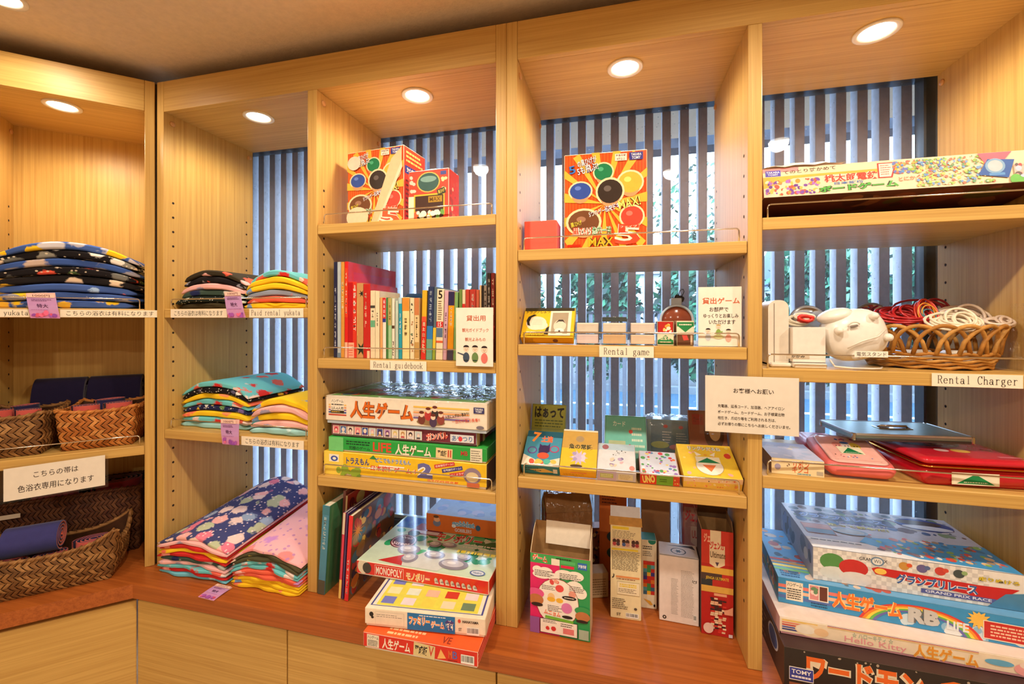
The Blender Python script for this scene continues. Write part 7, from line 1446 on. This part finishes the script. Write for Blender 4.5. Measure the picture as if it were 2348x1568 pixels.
def d_rb(F, m):
    p = F['front']; p.rect(0, 0, 1, 1, (64, 154, 214)); p.spots(.5, .0, .98, .5, 16, [(236, 244, 250), (210, 232, 246), (150, 200, 234)], .02, .05, 4); stripes(p, .0, .4, .12, .75, [(240, 130, 120), (250, 200, 170), (90, 120, 190)])
    p.rect(.035, .15, .11, .9, (246, 236, 216)); p.text('ハンゲーム', .04, .70, .105, .86, (40, 36, 34)); p.lines(.04, .2, .105, .65, 5, (70, 66, 60), .5, .1); p.rect(.135, .3, .22, .93, (246, 240, 230)); p.rect(.14, .34, .178, .89, (226, 150, 150)); p.rect(.182, .34, .215, .89, (110, 60, 46)); p.spots(.14, .36, .178, .88, 6, [(250, 220, 210), (110, 150, 110)], .01, .014, 1); p.lines(.145, .05, .215, .25, 2, (40, 80, 120), .5, 0)
    for i, c in enumerate(((226, 70, 60), (246, 150, 50), (250, 220, 80), (110, 190, 90), (110, 110, 190))):
        r0 = .33-.018*i; p.poly([(.58+r0*.72*math.cos(a), -.15+r0*3.3*math.sin(a)) for a in [math.pi*k/24 for k in range(25)]]+[(.58+(r0-.02)*.72*math.cos(a), -.15+(r0-.02)*3.3*math.sin(a)) for a in [math.pi*k/24 for k in range(24, -1, -1)]], c) if 0 else None
        w_ = (r0-.018)
        for k in range(24):
            a, b = math.pi*k/24, math.pi*(k+1)/24; p.k -= 1 if k else 0; p.poly([(.58+.72*r0*math.cos(a), -.2+3.1*r0*math.sin(a)), (.58+.72*r0*math.cos(b), -.2+3.1*r0*math.sin(b)), (.58+.72*w_*math.cos(b), -.2+3.1*w_*math.sin(b)), (.58+.72*w_*math.cos(a), -.2+3.1*w_*math.sin(a))], c)
    p.text('人生ゲーム', .235, .18, .52, .85, (246, 130, 50), 0, .04, out=(250, 226, 150), ob=.08); p.text('RB', .54, .18, .66, .74, (206, 206, 206), 0, .06, out=(110, 110, 110), ob=.11); p.text('LIFE', .685, .18, .765, .5, (236, 244, 250), 0, .03); p.star(.80, .72, .022, .013, (250, 200, 90), 12); p.rect(.815, .1, 1, .75, (250, 236, 210)); p.rect(.818, .13, 1, .72, (206, 50, 44)); p.lines(.84, .2, .98, .65, 4, (246, 200, 170), .5, .2)
    t = F['top']; t.rect(0, 0, 1, 1, (110, 176, 226)); t.spots(.02, .02, .5, .98, 80, [(90, 120, 140), (206, 150, 120), (60, 90, 120), (226, 206, 190), (190, 90, 80)], .012, .035, 6); stripes(t, .0, .18, .12, .36, [(226, 80, 70), (250, 190, 90), (240, 230, 120), (130, 200, 130)]); t.lines(.02, .03, .11, .14, 3, (40, 90, 150), .5, .1)
    l = F['left']; l.rect(0, 0, 1, 1, (70, 130, 180)); l.spots(.3, .1, .98, .9, 40, [(190, 120, 90), (110, 70, 60), (226, 200, 150), (90, 130, 90)], .02, .05, 3)
z10 = z9+h9+.0014; h10 = .062
o, _ = stk('sky blue board game box with a rainbow, second from top of the right stack', (.392, 1.212), (.872, 1.163), z10, h10, .275, dict(all=(64, 154, 214), edge=(220, 236, 244), left=(70, 130, 180), top=(110, 176, 226)), d_rb, .006, tray=(200, 190, 180))
def d_race(F, m):
    p = F['front']; p.rect(0, 0, 1, 1, (240, 236, 230)); n = 0
    V = []; Fc = []; p.k += 1
    for j in range(8):
        for i in range(34):
            if (i+j) % 2:
                o = len(V); V += [p.P(.0+i/40, j/8), p.P((i+1)/40, j/8), p.P((i+1)/40, (j+1)/8), p.P(i/40, (j+1)/8)]; Fc.append((o, o+1, o+2, o+3))
    m.add(V, Fc, (216, 212, 208), 'satin')
    p.ell(.10, .62, .065, .26, (90, 150, 80)); p.ell(.115, .28, .08, .2, (226, 230, 226)); p.ell(.21, .52, .075, .26, (206, 50, 48)); p.ell(.22, .2, .085, .2, (232, 228, 226))
    p.text('GRAND PRIX', .24, .80, .38, .90, (70, 70, 74)); p.ell(.33, .82, .034, .14, (110, 140, 170)); p.ell(.33, .82, .026, .1, (240, 238, 234)); p.text('Wii', .312, .77, .348, .88, (120, 130, 140))
    for i, c in enumerate(((206, 150, 70), (110, 100, 150), (206, 70, 60), (70, 80, 80))): p.ell(.46+.085*i, .80, .026, .12, c); p.ell(.485+.085*i, .84, .014, .06, [(226, 90, 50), (90, 110, 160), (220, 80, 60), (150, 180, 120)][i])
    p.poly([(.30, .60), (.33, .66), (.80, .56), (.98, .58), (.86, .08), (.75, .26), (.32, .44)], (206, 40, 40)); p.ell(.345, .54, .03, .09, (250, 206, 90)); p.text('グランプリレース', .42, .26, .80, .56, (56, 96, 160), 0, .04, out=(240, 244, 250), ob=.1); p.rect(.54, .10, .88, .23, (90, 96, 160)); p.text('GRAND PRIX RACE', .56, .13, .86, .21, (240, 240, 250), 0, .02); p.poly([(.84, .0), (1, .0), (1, .5), (.92, .42)], (80, 140, 180)); p.text('走りぬけろ', .80, .70, .98, .82, (226, 200, 40), 0, .03, out=(70, 70, 50))
    t = F['top']; t.rect(0, 0, 1, 1, (200, 196, 206)); t.spots(.02, .55, .98, .98, 130, [(90, 100, 110), (70, 90, 140), (150, 150, 160), (206, 196, 190), (110, 70, 60), (130, 150, 110)], .012, .045, 3); t.rect(.04, .66, .62, .80, (70, 60, 90)); t.text('グランプリレース', .06, .675, .58, .79, (110, 130, 190), 0, .04, out=(210, 216, 236), ob=.09); t.text('GRAND PRIX RACE', .28, .60, .62, .645, (80, 80, 150), 0, .02); t.text('走って競争だ!', .2, .52, .55, .58, (226, 206, 50), 0, .03, out=(90, 80, 40)); t.ell(.82, .80, .16, .14, (60, 70, 140)); t.ell(.80, .84, .13, .06, (90, 66, 52)); t.ell(.82, .74, .14, .05, (226, 222, 226))
    t.rect(.03, .30, .20, .52, (170, 90, 76)); t.rect(.035, .31, .195, .40, (90, 110, 130)); t.rect(.035, .41, .195, .51, (206, 130, 90)); t.rect(.0, .0, 1, .20, (246, 242, 236)); t.poly([(.3, .22), (.36, .34), (1, .44), (1, .0), (.55, .04)], (70, 160, 220)); t.spots(.36, .06, .98, .44, 120, [(150, 190, 90), (206, 110, 80), (240, 200, 150), (130, 90, 80), (226, 80, 60), (250, 240, 230), (60, 130, 190), (180, 150, 120)], .008, .028, 9); t.ell(.3, .42, .1, .07, (150, 170, 190)); t.ell(.3, .42, .08, .05, (190, 190, 190)); t.lines(.02, .14, .3, .18, 1, (60, 60, 60), .3, 0)
    l = F['left']; l.rect(0, 0, 1, 1, (150, 150, 166)); l.spots(.02, .05, .98, .95, 18, [(90, 96, 110), (120, 130, 170), (200, 196, 190), (70, 70, 80)], .05, .12, 5)
z11 = z10+h10+.0014; h11 = .079
A11, B11 = Vector((.473, 1.222)), Vector((.872, 1.194))
o, w11 = stk('white chequered racing board game box, top of the right-hand stack', A11, B11, z11, h11, .275, dict(all=(240, 236, 230), edge=(246, 244, 240), left=(150, 150, 166), top=(200, 196, 206)), d_race, .006, 'satin')
# ------------------------------------------------------------------ tidy
bpy.data.objects.remove(_fo); bpy.data.curves.remove(_fc)
